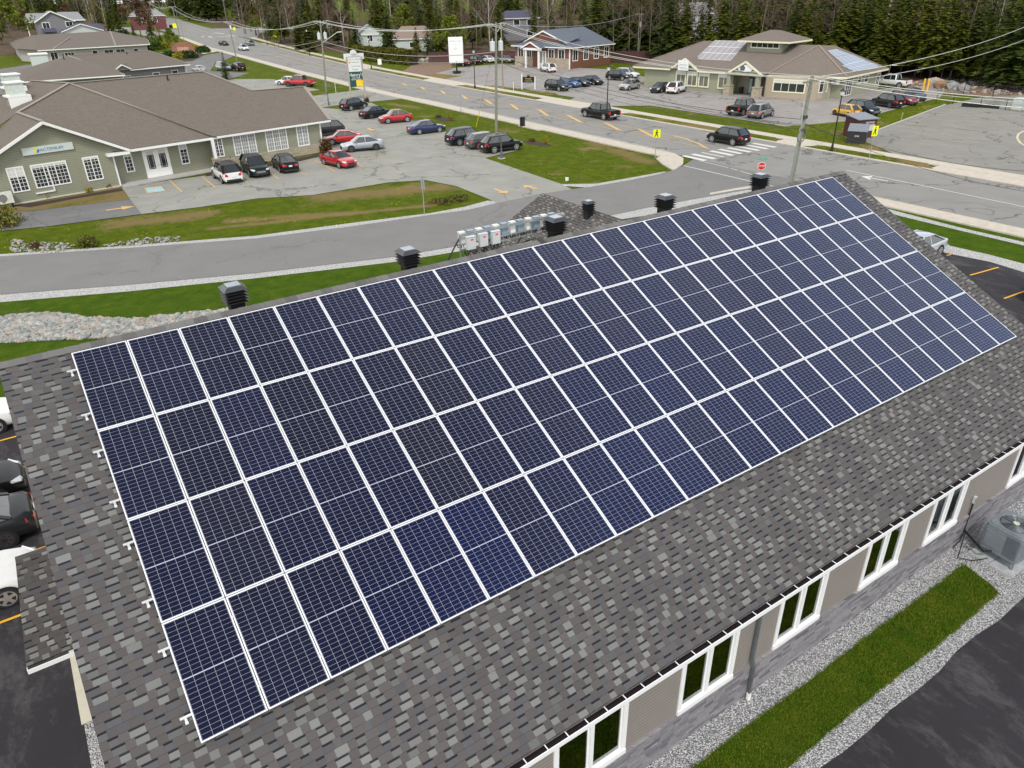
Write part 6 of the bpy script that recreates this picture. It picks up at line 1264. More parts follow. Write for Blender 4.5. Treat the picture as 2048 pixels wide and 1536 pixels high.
# ================================================================ poles, wires, lamps, signs
WOOD = P('weathered pole wood', (.27, .25, .17), .9, var=.15, sc=4); WOODG = P('grey green pole wood', (.22, .23, .19), .9, var=.2, sc=5); LAMPBK = P('black lamp post paint', (.02, .02, .022), .4, .3); LAMPGY = P('slate lamp post paint', (.10, .12, .16), .4, .3); LENS = P('frosted lamp glass', (.72, .74, .70), .2); INS = P('grey porcelain', (.45, .47, .46), .3); TRF = P('transformer grey', (.60, .65, .63), .4, .1); WIREM = P('bare wire', (.62, .64, .60), .45, .2); WIRED = P('black wire', (.05, .05, .05), .6)
def upole(label, base, top, r0=.16, r1=.11, arms=1, trafo=0, armdir=None, name='utility_pole', stub=None):
    B = Vector((base[0], base[1], 0)); T_ = Vector(top); t = thing(name, label, 'utility pole', B, group='wooden utility poles')
    MB().tube([B-Vector((0, 0, .1)), B.lerp(T_, .5), T_], [r0, (r0+r1)/2, r1], 12).build('pole_shaft', WOODG if arms else WOOD, t, True)
    ad = armdir or Vector((1, .0, 0)); ad = ad.normalized()
    for k in range(arms):
        c = T_-Vector((0, 0, .35+k*.9)); MB().bar(c-ad*1.2, c+ad*1.2, .1, .12).build('cross_arm', WOODG, t, True)
        for s_ in (-1.1, -.55, .55, 1.1): MB().tube([c+ad*s_+Vector((0, 0, .06)), c+ad*s_+Vector((0, 0, .28))], [.05, .035], 6).build('insulator', INS, t, True)
        m_ = MB(); m_.bar(c-ad*.8-Vector((0, 0, .04)), c-Vector((0, 0, .6)), .04, .03); m_.bar(c+ad*.8-Vector((0, 0, .04)), c-Vector((0, 0, .6)), .04, .03); m_.build('arm_brace', STEEL, t, True)
    for k in range(trafo):
        c = T_-Vector((0, 0, 2.4))+ad*(.55 if k == 0 else -.55); m_ = MB(); m_.tube([c-Vector((0, 0, .5)), c+Vector((0, 0, .45)), c+Vector((0, 0, .52))], [.28, .28, .2], 14); m_.tube([c+Vector((0, 0, .5)), c+Vector((0, 0, .8))], .05, 6); m_.build('transformer', TRF, t, True)
    return t, T_
def topat(b, px_): z = HG(b, px_); B = G(*b); d = ray(*px_); k = (z-CP.z)/d.z; q = CP+d*k; return q
pA, TA = upole('nearest utility pole with coiled cable, rising from behind the ridge', (49.7, 19.21), topat((1574, 410), (1625, 152)), .17, .12, 1, 0, Vector((1, .15, 0)))
pB, TB = upole('tall utility pole with two transformers above the small lawn', G(992.5, 267), topat((992.5, 267), (992, 45)), .17, .11, 1, 2)
pC, TC = upole('utility pole with two transformers and street light arm by the tall business sign', G(653, 184), topat((653, 184), (640, 40)), .17, .11, 1, 2)
pD, TD = upole('utility pole beside the far cars on the street', G(474, 122), topat((474, 122), (456, 42)), .16, .11, 1, 0)
pE, TE = upole('distant pole left of the street, near the yellow sign', G(360, 75), topat((360, 75), (344, 12)), .2, .14, 1, 0)
pF, TF_ = upole('most distant pole at the bend beside the white car', G(313, 66), topat((313, 66), (298, 2)), .2, .14, 0, 0)
pG, TG = upole('wooden pole with one transformer behind the clinic', G(1275, 122), topat((1275, 122), (1279, 26)), .14, .1, 1, 1)
pH, TH = upole('slim wooden pole just behind the transformer pole, across the street', G(1006, 178), topat((1006, 178), (1002, 45)), .13, .09, 0, 0)
pI, TI = upole('short wooden stub pole behind the clinic roof', G(1325, 118), topat((1325, 118), (1323, 77)), .2, .18, 0, 0)
pJ, TJ = upole('thin pole among the trees at the far left of the street bend', G(528, 80), topat((528, 80), (518, 18)), .16, .12, 0, 0)
pK, TK = upole('thin light pole beside the second office lawn', G(371, 95), topat((371, 95), (361, 45)), .1, .07, 0, 0, name='light_pole')
# steel conduit and cable coil on the near pole
ts = Vector((pA.location.x, pA.location.y, 0)); ax = (TA-ts).normalized()
def onA(f): return ts.lerp(TA, f)
MB().tube([onA(0)+Vector((-.26, -.05, 0)), onA(.42)+Vector((-.22, -.05, 0)), onA(.62)+Vector((-.2, -.02, 0))], .09, 8).build('steel_conduit', STEEL, pA, True)
MB().tube([onA(.62)+Vector((-.22, -.1, 0)), onA(.62)+Vector((-.5, -.2, .55)), onA(.62)+Vector((-.85, -.4, 1.9))], .05, 6).build('service_mast', TRF, pA, True)
cm = MB()
for k in range(5):
    c = onA(.56)+Vector((-.25-k*.01, -.22-.02*k, .02*k)); r_ = .42+.015*k; cm.tube([c+Vector((r_*math.cos(q*PI/10), 0, r_*math.sin(q*PI/10)*1.05)) for q in range(21)], .022, 5, False)
cm.build('cable_coil', P('grey cable coil', (.16, .16, .155), .6), pA, True)
MB().box(-.2, .2, -.16, .16, -.12, .12, Matrix.Translation(onA(.70))).build('cable_clamp', WIRED, pA, True)
# street light arm on pole C
c = TC-Vector((0, 0, 3.4)); e_ = c+Vector((2.4, -1.0, 1.5))
MB().tube([c, c.lerp(e_, .75), e_], .05, 8).build('light_arm', STEEL, pC, True)
m_ = MB(); m_.bar(e_-Vector((.1, 0, 0)), e_+Vector((.65, -.25, .05)), .22, .12); m_.build('street_light_head', TRF, pC, True)
def wire(label, a, b, sag, r=.022, m=None, n=18, group='overhead wires along the street'):
    a, b = Vector(a), Vector(b); pts = [a.lerp(b, k/n)-Vector((0, 0, sag*4*(k/n)*(1-k/n))) for k in range(n+1)]
    tag(MB().tube(pts, r, 5).build('overhead_wire', m or WIREM, None), label, 'wire', group)
adx = Vector((1, 0, 0))
spans = [('from the near pole to the transformer pole', TA, TB, 1.0), ('from the transformer pole to the business sign pole', TB, TC, 1.1), ('from the business sign pole to the far car pole', TC, TD, 1.6), ('from the far car pole to the distant pole', TD, TE, 1.8), ('from the distant pole to the most distant pole', TE, TF_, 1.5)]
for nm, a, b_, sg_ in spans:
    for k, (off, dz, wn_) in enumerate(((-1.1, -.1, 'street-edge top wire'), (-.55, -.1, 'inner top wire'), (1.1, -.1, 'lot-side top wire'))): wire('%s %s' % (wn_, nm), a+adx*off+Vector((0, 0, dz)), b_+adx*off+Vector((0, 0, dz)), sg_, .02+.012*(a is not TA))
    dk = WIRED if a is TA else P('grey cable', (.40, .41, .38), .6)
    wire('thick lower cable %s' % nm, a-Vector((0, 0, 3.0)), b_-Vector((0, 0, 3.2)), sg_*1.1, .022 if a is TA else .035, dk)
    wire('thin lower cable %s' % nm, a-Vector((.1, 0, 3.7)), b_-Vector((.1, 0, 3.9)), sg_*1.2, .016 if a is TA else .022, dk)
# lines leaving to the right of the near pole
def far(u, v, dist): return CP+ray(u, v)*dist
for i, (v1, dz, r_) in enumerate(((192, -.1, .026), (212, -.1, .026), (199, -.1, .016))):
    wire('bright line from the near pole over the empty car park, %s' % ('upper', 'lower', 'middle')[i], TA+adx*(1.1, -.55, .5)[i]+Vector((0, 0, dz)), far(2120, v1+10, 60), .25, r_, group='lines running off to the right')
wire('grey line sloping up from the near pole past the clinic corner to the right edge', TA+Vector((1.1, 0, -.1)), far(2120, 20, 150), 1.2, .03, group='lines running off to the right'); wire('lower grey line sloping up towards the right edge over the trees', TA+Vector((.5, 0, -.6)), far(2120, 48, 140), 1.2, .025, group='lines running off to the right')
for i, (a0, a1, d1, mm) in enumerate((((1590, 262), (2120, 392), 70, WIRED), ((1575, 236), (2120, 345), 75, WIRED), ((1590, 240), (1180, 152), 105, WIRED), ((1585, 252), (1000, 125), 100, WIRED))):
    wire('thin black service wire crossing %s' % ('the empty car park, lower', 'the empty car park, upper', 'the clinic car park, upper', 'the clinic car park, lower')[i], onA(.66)+Vector((0, 0, -.1*i)), far(a1[0], a1[1], d1), .8, .018, mm, group='service wires of the near pole')
wire('service wire between the transformer pole and the slim pole across the street', TB-Vector((0, 0, 1)), TH, .3); wire('wire from the slim pole to the pole behind the clinic', TH, TG, 1.5)
def lamp(label, base, h, m=LAMPBK, name='street_lamp', heads=1, k=1.0):
    B = G(*base) if len(base) == 2 else Vector(base); t = thing(name, label, 'street lamp', (B.x, B.y, 0), group='lantern posts')
    MB().box(-.3*k, .3*k, -.3*k, .3*k, -.02, .06).build('footing', CONC2, t)
    MB().tube([(0, 0, .06), (0, 0, .12), (0, 0, .45), (0, 0, .9), (0, 0, h-.75)], [.17*k, .17*k, .13*k, .075*k, .055*k], 12).build('post', m, t)
    if heads == 1:
        MB().tube([(0, 0, h-.75), (0, 0, h-.66)], [.11, .13], 10).build('lantern_base', m, t)
        MB().tube([(0, 0, h-.66), (0, 0, h-.28)], [.13, .23], 8).build('lantern_glass', LENS, t); MB().tube([(0, 0, h-.28), (0, 0, h-.12), (0, 0, h-.02), (0, 0, h+.08)], [.27, .16, .04, .02], 10).build('lantern_cap', m, t)
    else:
        MB().bar((-.42, 0, h-.6), (.42, 0, h-.6), .08, .06).build('lamp_arm', m, t)
        for s_ in (-1, 1): MB().box(s_*.42-.14, s_*.42+.14, -.12, .12, h-.68, h-.56).build('lamp_head', m, t)
lamp('black lantern lamp beside the waste sheds', (1663, 303), 6.05); lamp('black lantern lamp behind the driving black pickup', (1213, 240), 6.6); lamp('black lantern lamp beside the white pylon sign', (950, 177), 6.3); lamp('black lantern lamp in front of the hedge', (743, 138), 6.4); lamp('black lantern lamp beside the street trees, left of the yellow diamond', (620, 112), 6.6); lamp('distant black lantern lamp by the first far trees', (535, 90), 6.4)
lamp('short slate post with a twin head beside the black utility car', (1003, 317), 3.1, LAMPGY, 'car_park_lamp', 2); lamp('slender grey post with a twin head at the tip of the lot grass', (658, 212), 3.3, LAMPGY, 'car_park_lamp', 2, .8)
SIGNG = P('galvanised sign post', (.42, .44, .45), .4, .5); YSG = NG('fluorescent yellow sign'); YSG = YSG.fin((.80, .85, .01), .4); SBK = P('black sign print', (.01, .01, .01), .5); SWH = P('white sign face', (.80, .82, .82), .4); SGR = P('green street sign', (.01, .35, .24), .4); SRD = P('red stop sign', (.62, .02, .03), .4)
toC = lambda p: (Vector((CP.x-p[0], CP.y-p[1], 0))).normalized()
def walker(T, parent, s=1.0):
    mb = MB(); y = .006
    def seg_(a, b_, r): mb.tube([T @ Vector((a[0]*s, a[1]*s, y)), T @ Vector((b_[0]*s, b_[1]*s, y))], r*s, 6)
    mb.disc(T @ Vector((0, .27*s, y+.004)), T.to_3x3() @ Vector((0, 0, 1)), .055*s, 12, .004)
    seg_((0, .19), (-.01, 0), .05); seg_((0, .0), (-.10, -.14), .035); seg_((-.10, -.14), (-.16, -.29), .03); seg_((.0, .0), (.07, -.14), .035); seg_((.07, -.14), (.13, -.29), .03); seg_((0, .17), (-.12, .03), .025); seg_((0, .17), (.12, .06), .025)
    mb.build('pedestrian_symbol', SBK, parent, True)
def postsign(name, label, B, h, w_, hh, face, m, shape='box', cat='sign', pm=SIGNG):
    B = Vector((B[0], B[1], 0)); t = thing(name, label, cat, B); n_ = Vector(face).normalized()
    MB().tube([B, B+Vector((0, 0, h))], .035, 8).build('post', pm, t, True)
    T = face_T(B+Vector((0, 0, h-hh/2))+n_*.05, n_); mb = MB()
    if shape == 'box': mb.box(-w_/2, w_/2, -hh/2, hh/2, -.01, .002)
    elif shape == 'oct': r = w_/2/math.cos(PI/8); mb.prism([(r*math.cos(PI/8+k*PI/4), r*math.sin(PI/8+k*PI/4)) for k in range(8)], -.01, .002)
    elif shape == 'dia': r = w_/2; mb.prism([(r, 0), (0, r), (-r, 0), (0, -r)], -.01, .002)
    mb.v = [T @ p for p in mb.v]; mb.build('sign_face', m, t, True); return t, T, n_
t, T, n_ = postsign('pedestrian_sign', 'yellow pedestrian sign on the corner before the zebra crossing', G(1310, 318), 2.85, .72, .78, toC(G(1310, 318)), YSG); walker(T, t, 1.15)
t, T, n_ = postsign('pedestrian_sign', 'yellow pedestrian sign beside the waste sheds, seen at an angle', G(1738, 318), 3.1, .7, .95, (-.25, -1, 0), YSG); walker(T, t, 1.15)
q = G(1523, 332, 2.3); t, T, n_ = postsign('stop_sign', 'red octagonal stop sign with green street name blade above the roof vent', (q.x, q.y), 3.0, .62, .62, toC(q)+Vector((.0, -.3, 0)), SRD, 'none'); 
T = face_T((q.x, q.y, 2.3), n_) ; T = Matrix.Translation(n_*.05) @ T
mb = MB(); r = .33; mb.prism([(r*math.cos(PI/8+k*PI/4), r*math.sin(PI/8+k*PI/4)) for k in range(8)], -.01, .001, T); mb.build('sign_rim', SWH, t, True); mb = MB(); r = .30; mb.prism([(r*math.cos(PI/8+k*PI/4), r*math.sin(PI/8+k*PI/4)) for k in range(8)], .0015, .005, T); mb.build('sign_face', SRD, t, True); text('lettering', 'STOP', .22, SWH, T @ Matrix.Translation((0, 0, .008)), t, .002)
T = face_T((q.x, q.y, 2.86), n_); MB().box(-.36, .36, -.08, .08, -.01, .01, T).build('street_name_blade', SGR, t, True); text('lettering', 'WOODSIDE LN', .095, SWH, T @ Matrix.Translation((0, 0, .013)), t, .001)
postsign('road_sign', 'grey sign seen from behind on the strip between lot and access road', G(849, 428), 2.75, .35, .85, (1, .4, 0), P('sign back grey', (.42, .45, .48), .4, .4))
postsign('road_sign', 'grey diamond sign seen from behind beside the street lawn', G(922, 225), 2.6, .95, .95, (.2, 1, 0), P('sign back grey'), 'dia')
postsign('road_sign', 'white rectangular sign in front of the hedge', G(761, 143), 2.5, .8, 1.15, toC(G(761, 143)), SWH); postsign('warning_sign', 'yellow diamond sign beside the trees, up the street', G(552, 88), 3.0, 1.5, 1.5, (-.3, -1, 0), YSG, 'dia')
postsign('warning_sign', 'yellow diamond sign by the far street junction', G(471, 72), 3.4, 1.5, 1.5, (-.3, -1, 0), YSG, 'dia'); postsign('warning_sign', 'yellow sign beside the distant left pole', G(352, 62), 3.2, 2.0, 2.0, (-.2, -1, 0), YSG); postsign('road_sign', 'small white sign hanging by the far car pole', G(463, 70), 3.6, .9, 1.5, (-.2, -1, 0), SWH)
postsign('hydrant_marker', 'leaning white marker stake on the grass below the business sign pole', G(672, 186), 1.6, .08, .3, toC(G(672, 186)), SWH, pm=SWH, cat='marker'); postsign('marker_stake', 'white stake beside the slim pole across the street', G(1027, 183), 1.5, .08, .4, toC(G(1027, 183)), SWH, pm=SWH, cat='marker')
postsign('marker_stake', 'thin wooden stake in the dandelion verge', G(1802, 241), .95, .06, .3, (-1, -1, 0), P('raw stake wood', (.5, .4, .2), .8), pm=P('raw stake wood'), cat='marker')
# tall business pylon
B = G(717, 199); d_ = (G(728, 203)-G(706, 195)); d_ = Vector((.97, -.25, 0)).normalized(); n_ = Vector((-.25, -.97, 0)).normalized(); t = thing('business_sign', 'tall business sign with white crest, white, dark green and yellow panels', 'sign', (B.x, B.y, 0))
STON = P('grey pylon post', (.36, .34, .27), .8)
for s_ in (-1, 1): MB().bar(B+d_*s_*1.15, B+d_*s_*1.15+Vector((0, 0, 6.3)), .24, .24, n_).build('post', STON, t, True)
def pan(x0, x1, z0, z1, m, nm='panel', y=.05, th=.12): T = face_T(B+n_*y, n_); mb = MB().box(x0, x1, z0, z1, -th, .0, T); return mb.build(nm, m, t, True), T
pan(-1.02, 1.02, 4.15, 5.9, P('white board', (.70, .72, .72), .5)); pan(-1.02, 1.02, 1.9, 4.14, P('dark green board', (.012, .07, .07), .5)); pan(-.05, 1.0, 1.95, 2.9, P('yellow board', (.85, .58, .02), .5), y=.06); pan(-1.55, 1.55, 5.92, 6.75, P('white crest board', (.66, .68, .68), .5), 'crest', .1, .3); pan(-.9, .9, .95, 1.05, STON, 'cross_rail')
T = face_T(B+Vector((0, 0, 6.85))+n_*.1, n_); mb = MB(); mb.prism([(.5*math.cos(k*PI/10), .42*math.sin(k*PI/10)) for k in range(20)], -.3, 0, T); mb.build('crest_dome', P('white crest board'), t, True)
LT = lambda x, z, y=.065: face_T(B+n_*y+d_*x+Vector((0, 0, z)), n_)
GTX = P('grey print', (.30, .32, .34), .5)
text('lettering', 'Henry\'s', .75, SWH, LT(0, 3.65), t); text('lettering', 'ASSOCIATES', .22, SWH, LT(0, 3.22), t); text('lettering', 'NOW OPEN', .28, SWH, LT(0, 2.98), t)
text('lettering', 'BUSINESS PARK', .28, GTX, LT(0, 6.3, .115), t); text('lettering', 'Insurance', .3, GTX, LT(.1, 5.5), t); text('lettering', 'Accounting', .3, GTX, LT(.1, 4.95), t); text('lettering', 'Wealth', .32, GTX, LT(0, 4.45), t)
MB().disc(B+n_*.07+d_*-.75+Vector((0, 0, 5.5)), n_, .14).build('logo', P('orange mark', (.7, .25, .03), .5), t, True)
# white pylon and small black sign across the street
B = G(914, 147); n_ = toC(B); t = thing('pylon_sign', 'white blank-looking pylon sign on a black foot across the street', 'sign', (B.x, B.y, 0)); MB().tube([B, B+Vector((0, 0, 2.6))], .16, 8).build('post', LAMPBK, t, True); MB().box(-.6, .6, -.6, .6, 0, .5, Matrix.Translation(B)).build('foot_block', LAMPBK, t, True)
T = face_T(B+Vector((0, 0, 4.4)), n_); MB().box(-1.45, 1.45, -2.4, 2.4, -.15, .15, T).build('sign_panel', SWH, t, True); MB().box(-1.2, -.9, 2.4, 2.8, -.1, .1, T).box(.2, .5, 2.4, 2.8, -.1, .1, T).build('lamp_bracket', LAMPBK, t, True)
GYP = P('pale grey print', (.45, .5, .55), .5); text('lettering', 'DENTAL CARE', .36, GYP, T @ Matrix.Translation((0, 1.6, .16)), t); text('lettering', 'CLINIC', .36, GYP, T @ Matrix.Translation((0, .2, .16)), t)
mb = MB(); [mb.box(-1.2, 1.2, y_-.015, y_+.015, .151, .154, T) for y_ in (-.9, 1.05)]; mb.build('divider', GYP, t, True)
A_, C_ = G(1044, 179), G(1070, 179); d_ = (C_-A_).normalized(); n_ = Vector((d_.y, -d_.x, 0)); n_ = -n_ if n_.dot(toC(A_)) < 0 else n_; t = thing('name_board', 'small black sign with gold lettering between two white posts', 'sign', (A_.x, A_.y, 0)); w_ = (C_-A_).length
MB().bar(A_, A_+Vector((0, 0, 2.5)), .16, .16, n_).build('post', SWH, t, True); MB().bar(C_, C_+Vector((0, 0, 2.1)), .16, .16, n_).build('post', SWH, t, True)
T = face_T((A_+C_)/2+Vector((0, 0, 1.55)), n_); MB().box(-w_/2+.05, w_/2-.05, -.45, .45, -.04, .04, T).build('board', BLACK, t, True); mb = MB(); mb.prism([(.28*math.cos(k*PI/10), .45+.3*math.sin(k*PI/10)) for k in range(20)], -.04, .04, T); mb.build('board_crest', BLACK, t, True)
GOLD = P('gold lettering', (.62, .45, .18), .4); text('lettering', 'Harper', .36, GOLD, T @ Matrix.Translation((0, .17, .05)), t); text('lettering', 'INSURANCE', .24, GOLD, T @ Matrix.Translation((0, -.2, .05)), t)
# brick monument by the second office
B = G(369, 112); t = thing('monument_sign', 'rounded red brick sign among shrubs by the far lawn', 'sign', (B.x, B.y, 0)); n_ = toC(B); T = face_T(B+Vector((0, 0, 0)), n_); mb = MB(); mb.prism([(-3, 0), (3, 0), (3, 2)]+[(3*math.cos(k*PI/12), 2+1.5*math.sin(k*PI/12)) for k in range(1, 12)]+[(-3, 2)], -.4, .4, T); mb.build('brick_wall', stone_mat('red brick', [(.35, .13, .08), (.42, .18, .11), (.28, .1, .07)], (.3, .22, .18), .5, .2), t, True); MB().box(-1.5, 1.5, 1.4, 2.3, .4, .45, T).build('name_plate', P('carved plate', (.5, .3, .2), .6), t, True)
# litter bin, bollards, guy marker, misc
B = G(1045, 253); t = thing('litter_bin', 'black round litter bin on the pavement by the small lawn', 'bin', (B.x, B.y, .09)); MB().tube([(0, 0, 0), (0, 0, .95)], .33, 16).build('bin_body', BLACK, t); MB().tube([(0, 0, .95), (0, 0, 1.0), (0, 0, 1.1)], [.36, .36, .22], 16).build('bin_lid', BLACKM, t)
A_, C_ = G(952, 254), TB-Vector((0, 0, 1.5)); d_ = (C_-A_).normalized(); tag(MB().tube([A_, A_+d_*2.6], .045, 6).build('guy_marker', P('yellow plastic guard', (.80, .72, .01), .4), None), 'thin yellow guard on the stay wire of the transformer pole', 'marker'); wire('stay wire of the transformer pole above the yellow guard', A_+d_*2.6, C_, 0, .012, WIRED, group='stay wires')
for i, q in enumerate(((1845, 183), (1853, 184))):
    B = G(*q); tag(MB().tube([B, B+Vector((0, 0, 1.75)), B+Vector((0, 0, 1.85))], [.14, .14, .06], 10).build('bollard', P('orange yellow bollard', (.85, .45, .02), .5), None), ('yellow bollard behind the dark red crossover, left one', 'yellow bollard behind the dark red crossover, right one')[i], 'bollard', 'yellow bollards')
# waste sheds
B = G(1717, 276); t = thing('waste_shed', 'dark red-brown waste enclosure with a grey lid', 'waste enclosure', (B.x+.8, B.y+.5, 0), rad(-18)); BRD = P('dark red brown board', (.075, .022, .022), .7, var=.2); mb = MB(); mb.box(-1.2, 1.2, -1, 1.2, 0, 2.0); mb.build('shed_body', BRD, t)
MB().slab([(-1.35, -1.15, 2.02), (1.35, -1.15, 2.02), (1.35, 1.4, 2.35), (-1.35, 1.4, 2.35)], .08).build('lid', P('grey shed lid', (.20, .22, .25), .4), t); text('lettering', 'NOTICE', .3, SWH, t_ := (wm(t) @ Matrix.Translation((.3, -1.01, 1.6)) @ Matrix.Rotation(PI/2, 4, 'X')), t); MB().box(-.1, 1.0, -1.03, -1.005, .75, 1.4).build('notice_panel', P('grey white notice', (.5, .5, .5), .6), t)
B = G(1712, 286); t = thing('waste_container', 'black sloped-lid waste container standing before the red-brown enclosure', 'waste container', (B.x+.3, B.y+.2, 0), rad(-62)); mb = MB(); mb.add([(-.95, -.7, 0), (.95, -.7, 0), (.95, .75, 0), (-.95, .75, 0), (-.95, -.7, 1.25), (.95, -.7, 1.25), (.95, .75, 1.75), (-.95, .75, 1.75)], [(0, 3, 2, 1), (0, 1, 5, 4), (1, 2, 6, 5), (2, 3, 7, 6), (3, 0, 4, 7), (4, 5, 6, 7)]); mb.build('container_body', P('charcoal container', (.025, .025, .03), .5), t)
MB().slab([(-1.0, -.8, 1.27), (1.0, -.8, 1.27), (1.0, .8, 1.81), (-1.0, .8, 1.81)], .06).build('lid', P('grey shed lid'), t); text('lettering', '2720', .22, SWH, wm(t) @ Matrix.Translation((0, -.71, .75)) @ Matrix.Rotation(PI/2, 4, 'X'), t)
# chain link fences and frame
def frame_fence(label, pts, h, m, n_per=3.0, rail=True, name='chain_link_fence', infill=True):
    t = thing(name, label, 'fence', (pts[0].x, pts[0].y, 0)); 
    for i in range(len(pts)-1):
        a, c = pts[i], pts[i+1]; k = max(1, int((c-a).length/n_per))
        for j in range(k+1):
            p = a.lerp(c, j/k); MB().tube([p, p+Vector((0, 0, h))], .045, 6).build('fence_post', m, t, True)
        MB().tube([a+Vector((0, 0, h)), c+Vector((0, 0, h))], .035, 6).build('top_rail', m, t, True)
        if infill:
            mb = MB(); L = (c-a).length; d = (c-a).normalized(); s_ = 0
            while s_ < L:
                for sg_ in (0, 1):
                    z0_, z1_ = (0, h) if sg_ else (h, 0); e2 = min(s_+h, L); f = (e2-s_)/h; mb.bar(a+d*s_+Vector((0, 0, z0_)), a+d*e2+Vector((0, 0, z0_+(z1_-z0_)*f)), .006, .006)
                s_ += .3
            mb.build('mesh_panel', m, t, True)
frame_fence('black chain link fence at the back of the empty car park', px(1871, 207, 1905, 208, 1960, 213, 2010, 220, 2060, 226), 1.3, BLACKM); frame_fence('black chain link fence on the bank above the back of the empty car park', px(1926, 190, 1985, 193, 2060, 197), 1.5, BLACKM)
frame_fence('tall pale steel frame fence behind the white pickup', px(1776, 155, 1799, 155, 1840, 156, 1881, 160), 2.0, STEEL, 8, infill=False, name='steel_frame_fence')
for i, (x, w_, lab) in enumerate(((1940, 2.0, 'long black kerb block at the foot of the back fence, left one'), (1972, 1.9, 'long black kerb block at the foot of the back fence, right one'), (1990, .9, 'short black block right of the two long ones by the back fence'))):
    B = G(x, 214+i*1.5); tag(MB().box(-w_/2, w_/2, -.25, .25, 0, .45, Matrix.Translation((B.x, B.y, 0)) @ Matrix.Rotation(rad(-75), 4, 'Z')).build('kerb_block', BLACK, None), lab, 'block')
B = G(2036, 222); t = thing('storage_crate', 'pale grey caged tank at the right edge by the back fence', 'container', (B.x, B.y, 0), rad(-10)); MB().box(-.6, .6, -.6, .6, .15, 1.6).build('tank', P('pale grey tank', (.55, .60, .58), .5), t); mb = MB()
for k in range(5): mb.box(-.64, .64, -.64, -.62, .2+k*.33, .23+k*.33); mb.box(-.62+k*.3, -.59+k*.3, -.64, -.62, .2, 1.6); mb.box(-.64, -.62, -.64, .64, .2+k*.33, .23+k*.33)
mb.build('cage', STEEL, t); MB().box(-.62, .62, -.62, .62, 0, .14).build('pallet', WOOD, t)
for i, (q, r_, m__) in enumerate((((1868, 172), 1.5, RKM[2]), ((1880, 176), 1.3, P('orange brown rock', (.27, .16, .09), .9, var=.3)), ((1905, 178), 1.2, RKM[1]), ((1925, 181), 1.0, RKM[1]), ((845, 124), .9, RKM[0]), ((857, 121), .8, RKM[2]))):
    B = G(*q); rr = random.Random(i); mb = MB(); mb.add([(v.x*r_*rr.uniform(.8, 1.2), v.y*r_*rr.uniform(.8, 1.2), max(-.1, v.z*r_*.75*rr.uniform(.8, 1.1)+.3*r_)) for v in IV], IF); o = mb.build('boulder', m__, None); o.location = B
    tag(o, ('brown boulder below the pale frame fence', 'orange-brown boulder beside the brown one on the bank', 'grey boulder right of the orange-brown one', 'pale boulder farthest right on the bank', 'pale boulder on the soil heap by the hedge', 'brown boulder right of the pale one on the soil heap')[i], 'boulder', 'boulders')
tag(MB().tube([G(1283*0+2005, 182)+Vector((0, 0, 0)), G(2022, 168)+Vector((0, 0, .6))], .08, 6).build('cut_branch', P('raw stake wood'), None), 'pale cut branch leaning on the bank at the right', 'branch')
sw_ = G(1135, 388*0+378); B = G(1134, 362); tag(MB().prism([(-.18, 0), (.18, 0), (.05, .1), (.0, .25)], 0, .3, Matrix.Translation(B)).build('plastic_scrap', SWH, None), 'small white scrap lying at the lawn edge by the access road', 'litter')

rocks('bank_rubble', [(p.x, p.y) for p in px(1800, 168, 1900, 155, 2060, 174, 2060, 192, 1960, 188, 1880, 182)], 500, .08, .5, [RKM[1], RKM[2], RKM[3], SOIL], 'scattered stones and dead wood on the brown bank at the right', seed=9)

# ================================================================ trees and shrubs
def leafm(name, cols, rough=.75):
    g = NG(name); oi = g.n('ObjectInfo').outputs['Random']; c = g.co()
    f = g.vor(c, 1.6); f = g.xyz(f)[0]
    a = g.ramp(f, [(i/(len(cols)-1), k) for i, k in enumerate(cols)])
    a = g.mix(g.M('MULTIPLY', oi, .45), a, g.mul(a, (.55, .62, .5)))
    a = g.mix(g.rng(g.noise(c, 6, 2), .35, .65), g.mul(a, (.7, .7, .7)), a)
    return g.fin(a, rough, spec=.15)
LC1 = leafm('spruce needles', [(.036, .062, .012), (.065, .098, .014), (.11, .135, .022)]); LC2 = leafm('fir needles', [(.055, .080, .008), (.11, .13, .012), (.17, .175, .02)]); LC3 = leafm('blue spruce needles', [(.03, .07, .06), (.06, .11, .10), (.09, .14, .12)]); LCO = leafm('olive cedar foliage', [(.060, .070, .012), (.11, .115, .018), (.15, .14, .025)])
LTW = leafm('bare brown twigs', [(.13, .09, .065), (.19, .135, .10), (.15, .10, .075)]); LRD = leafm('red spring buds', [(.13, .075, .045), (.20, .12, .07), (.11, .07, .05)]); LYG = leafm('yellow green spring leaves', [(.16, .20, .02), (.24, .27, .035), (.12, .16, .02)]); LGN = leafm('dark shrub leaves', [(.022, .05, .012), (.04, .085, .015), (.06, .11, .02)]); LRS = leafm('reddish shrub leaves', [(.10, .05, .025), (.16, .08, .03), (.07, .07, .02)]); LYE = leafm('golden shrub leaves', [(.40, .27, .02), (.30, .28, .03), (.2, .22, .03)])
BARK = P('brown grey bark', (.13, .105, .085), .95, var=.3, sc=3); BIRCH = P('pale birch bark', (.38, .355, .31), .85, var=.25, sc=2); TWG = P('grey twig bark', (.17, .14, .12), .95, var=.2, sc=2)
def rv(rr, s=1.0): return Vector((rr.uniform(-s, s), rr.uniform(-s, s), rr.uniform(-s, s)))
def leafq(mb, p, s, rr, up=.3, nrm=None):
    a = rv(rr).normalized() if nrm is None else (nrm+rv(rr, .5)).normalized(); x = a.orthogonal().normalized(); x = (Matrix.Rotation(rr.uniform(0, 6.28), 3, a) @ x); y = a.cross(x)
    w_, h_ = s*rr.uniform(.6, 1.2), s*rr.uniform(.35, .8); mb.add([p-x*w_, p-y*h_*.8+x*w_*.1, p+x*w_, p+y*h_], [(0, 1, 2, 3)])
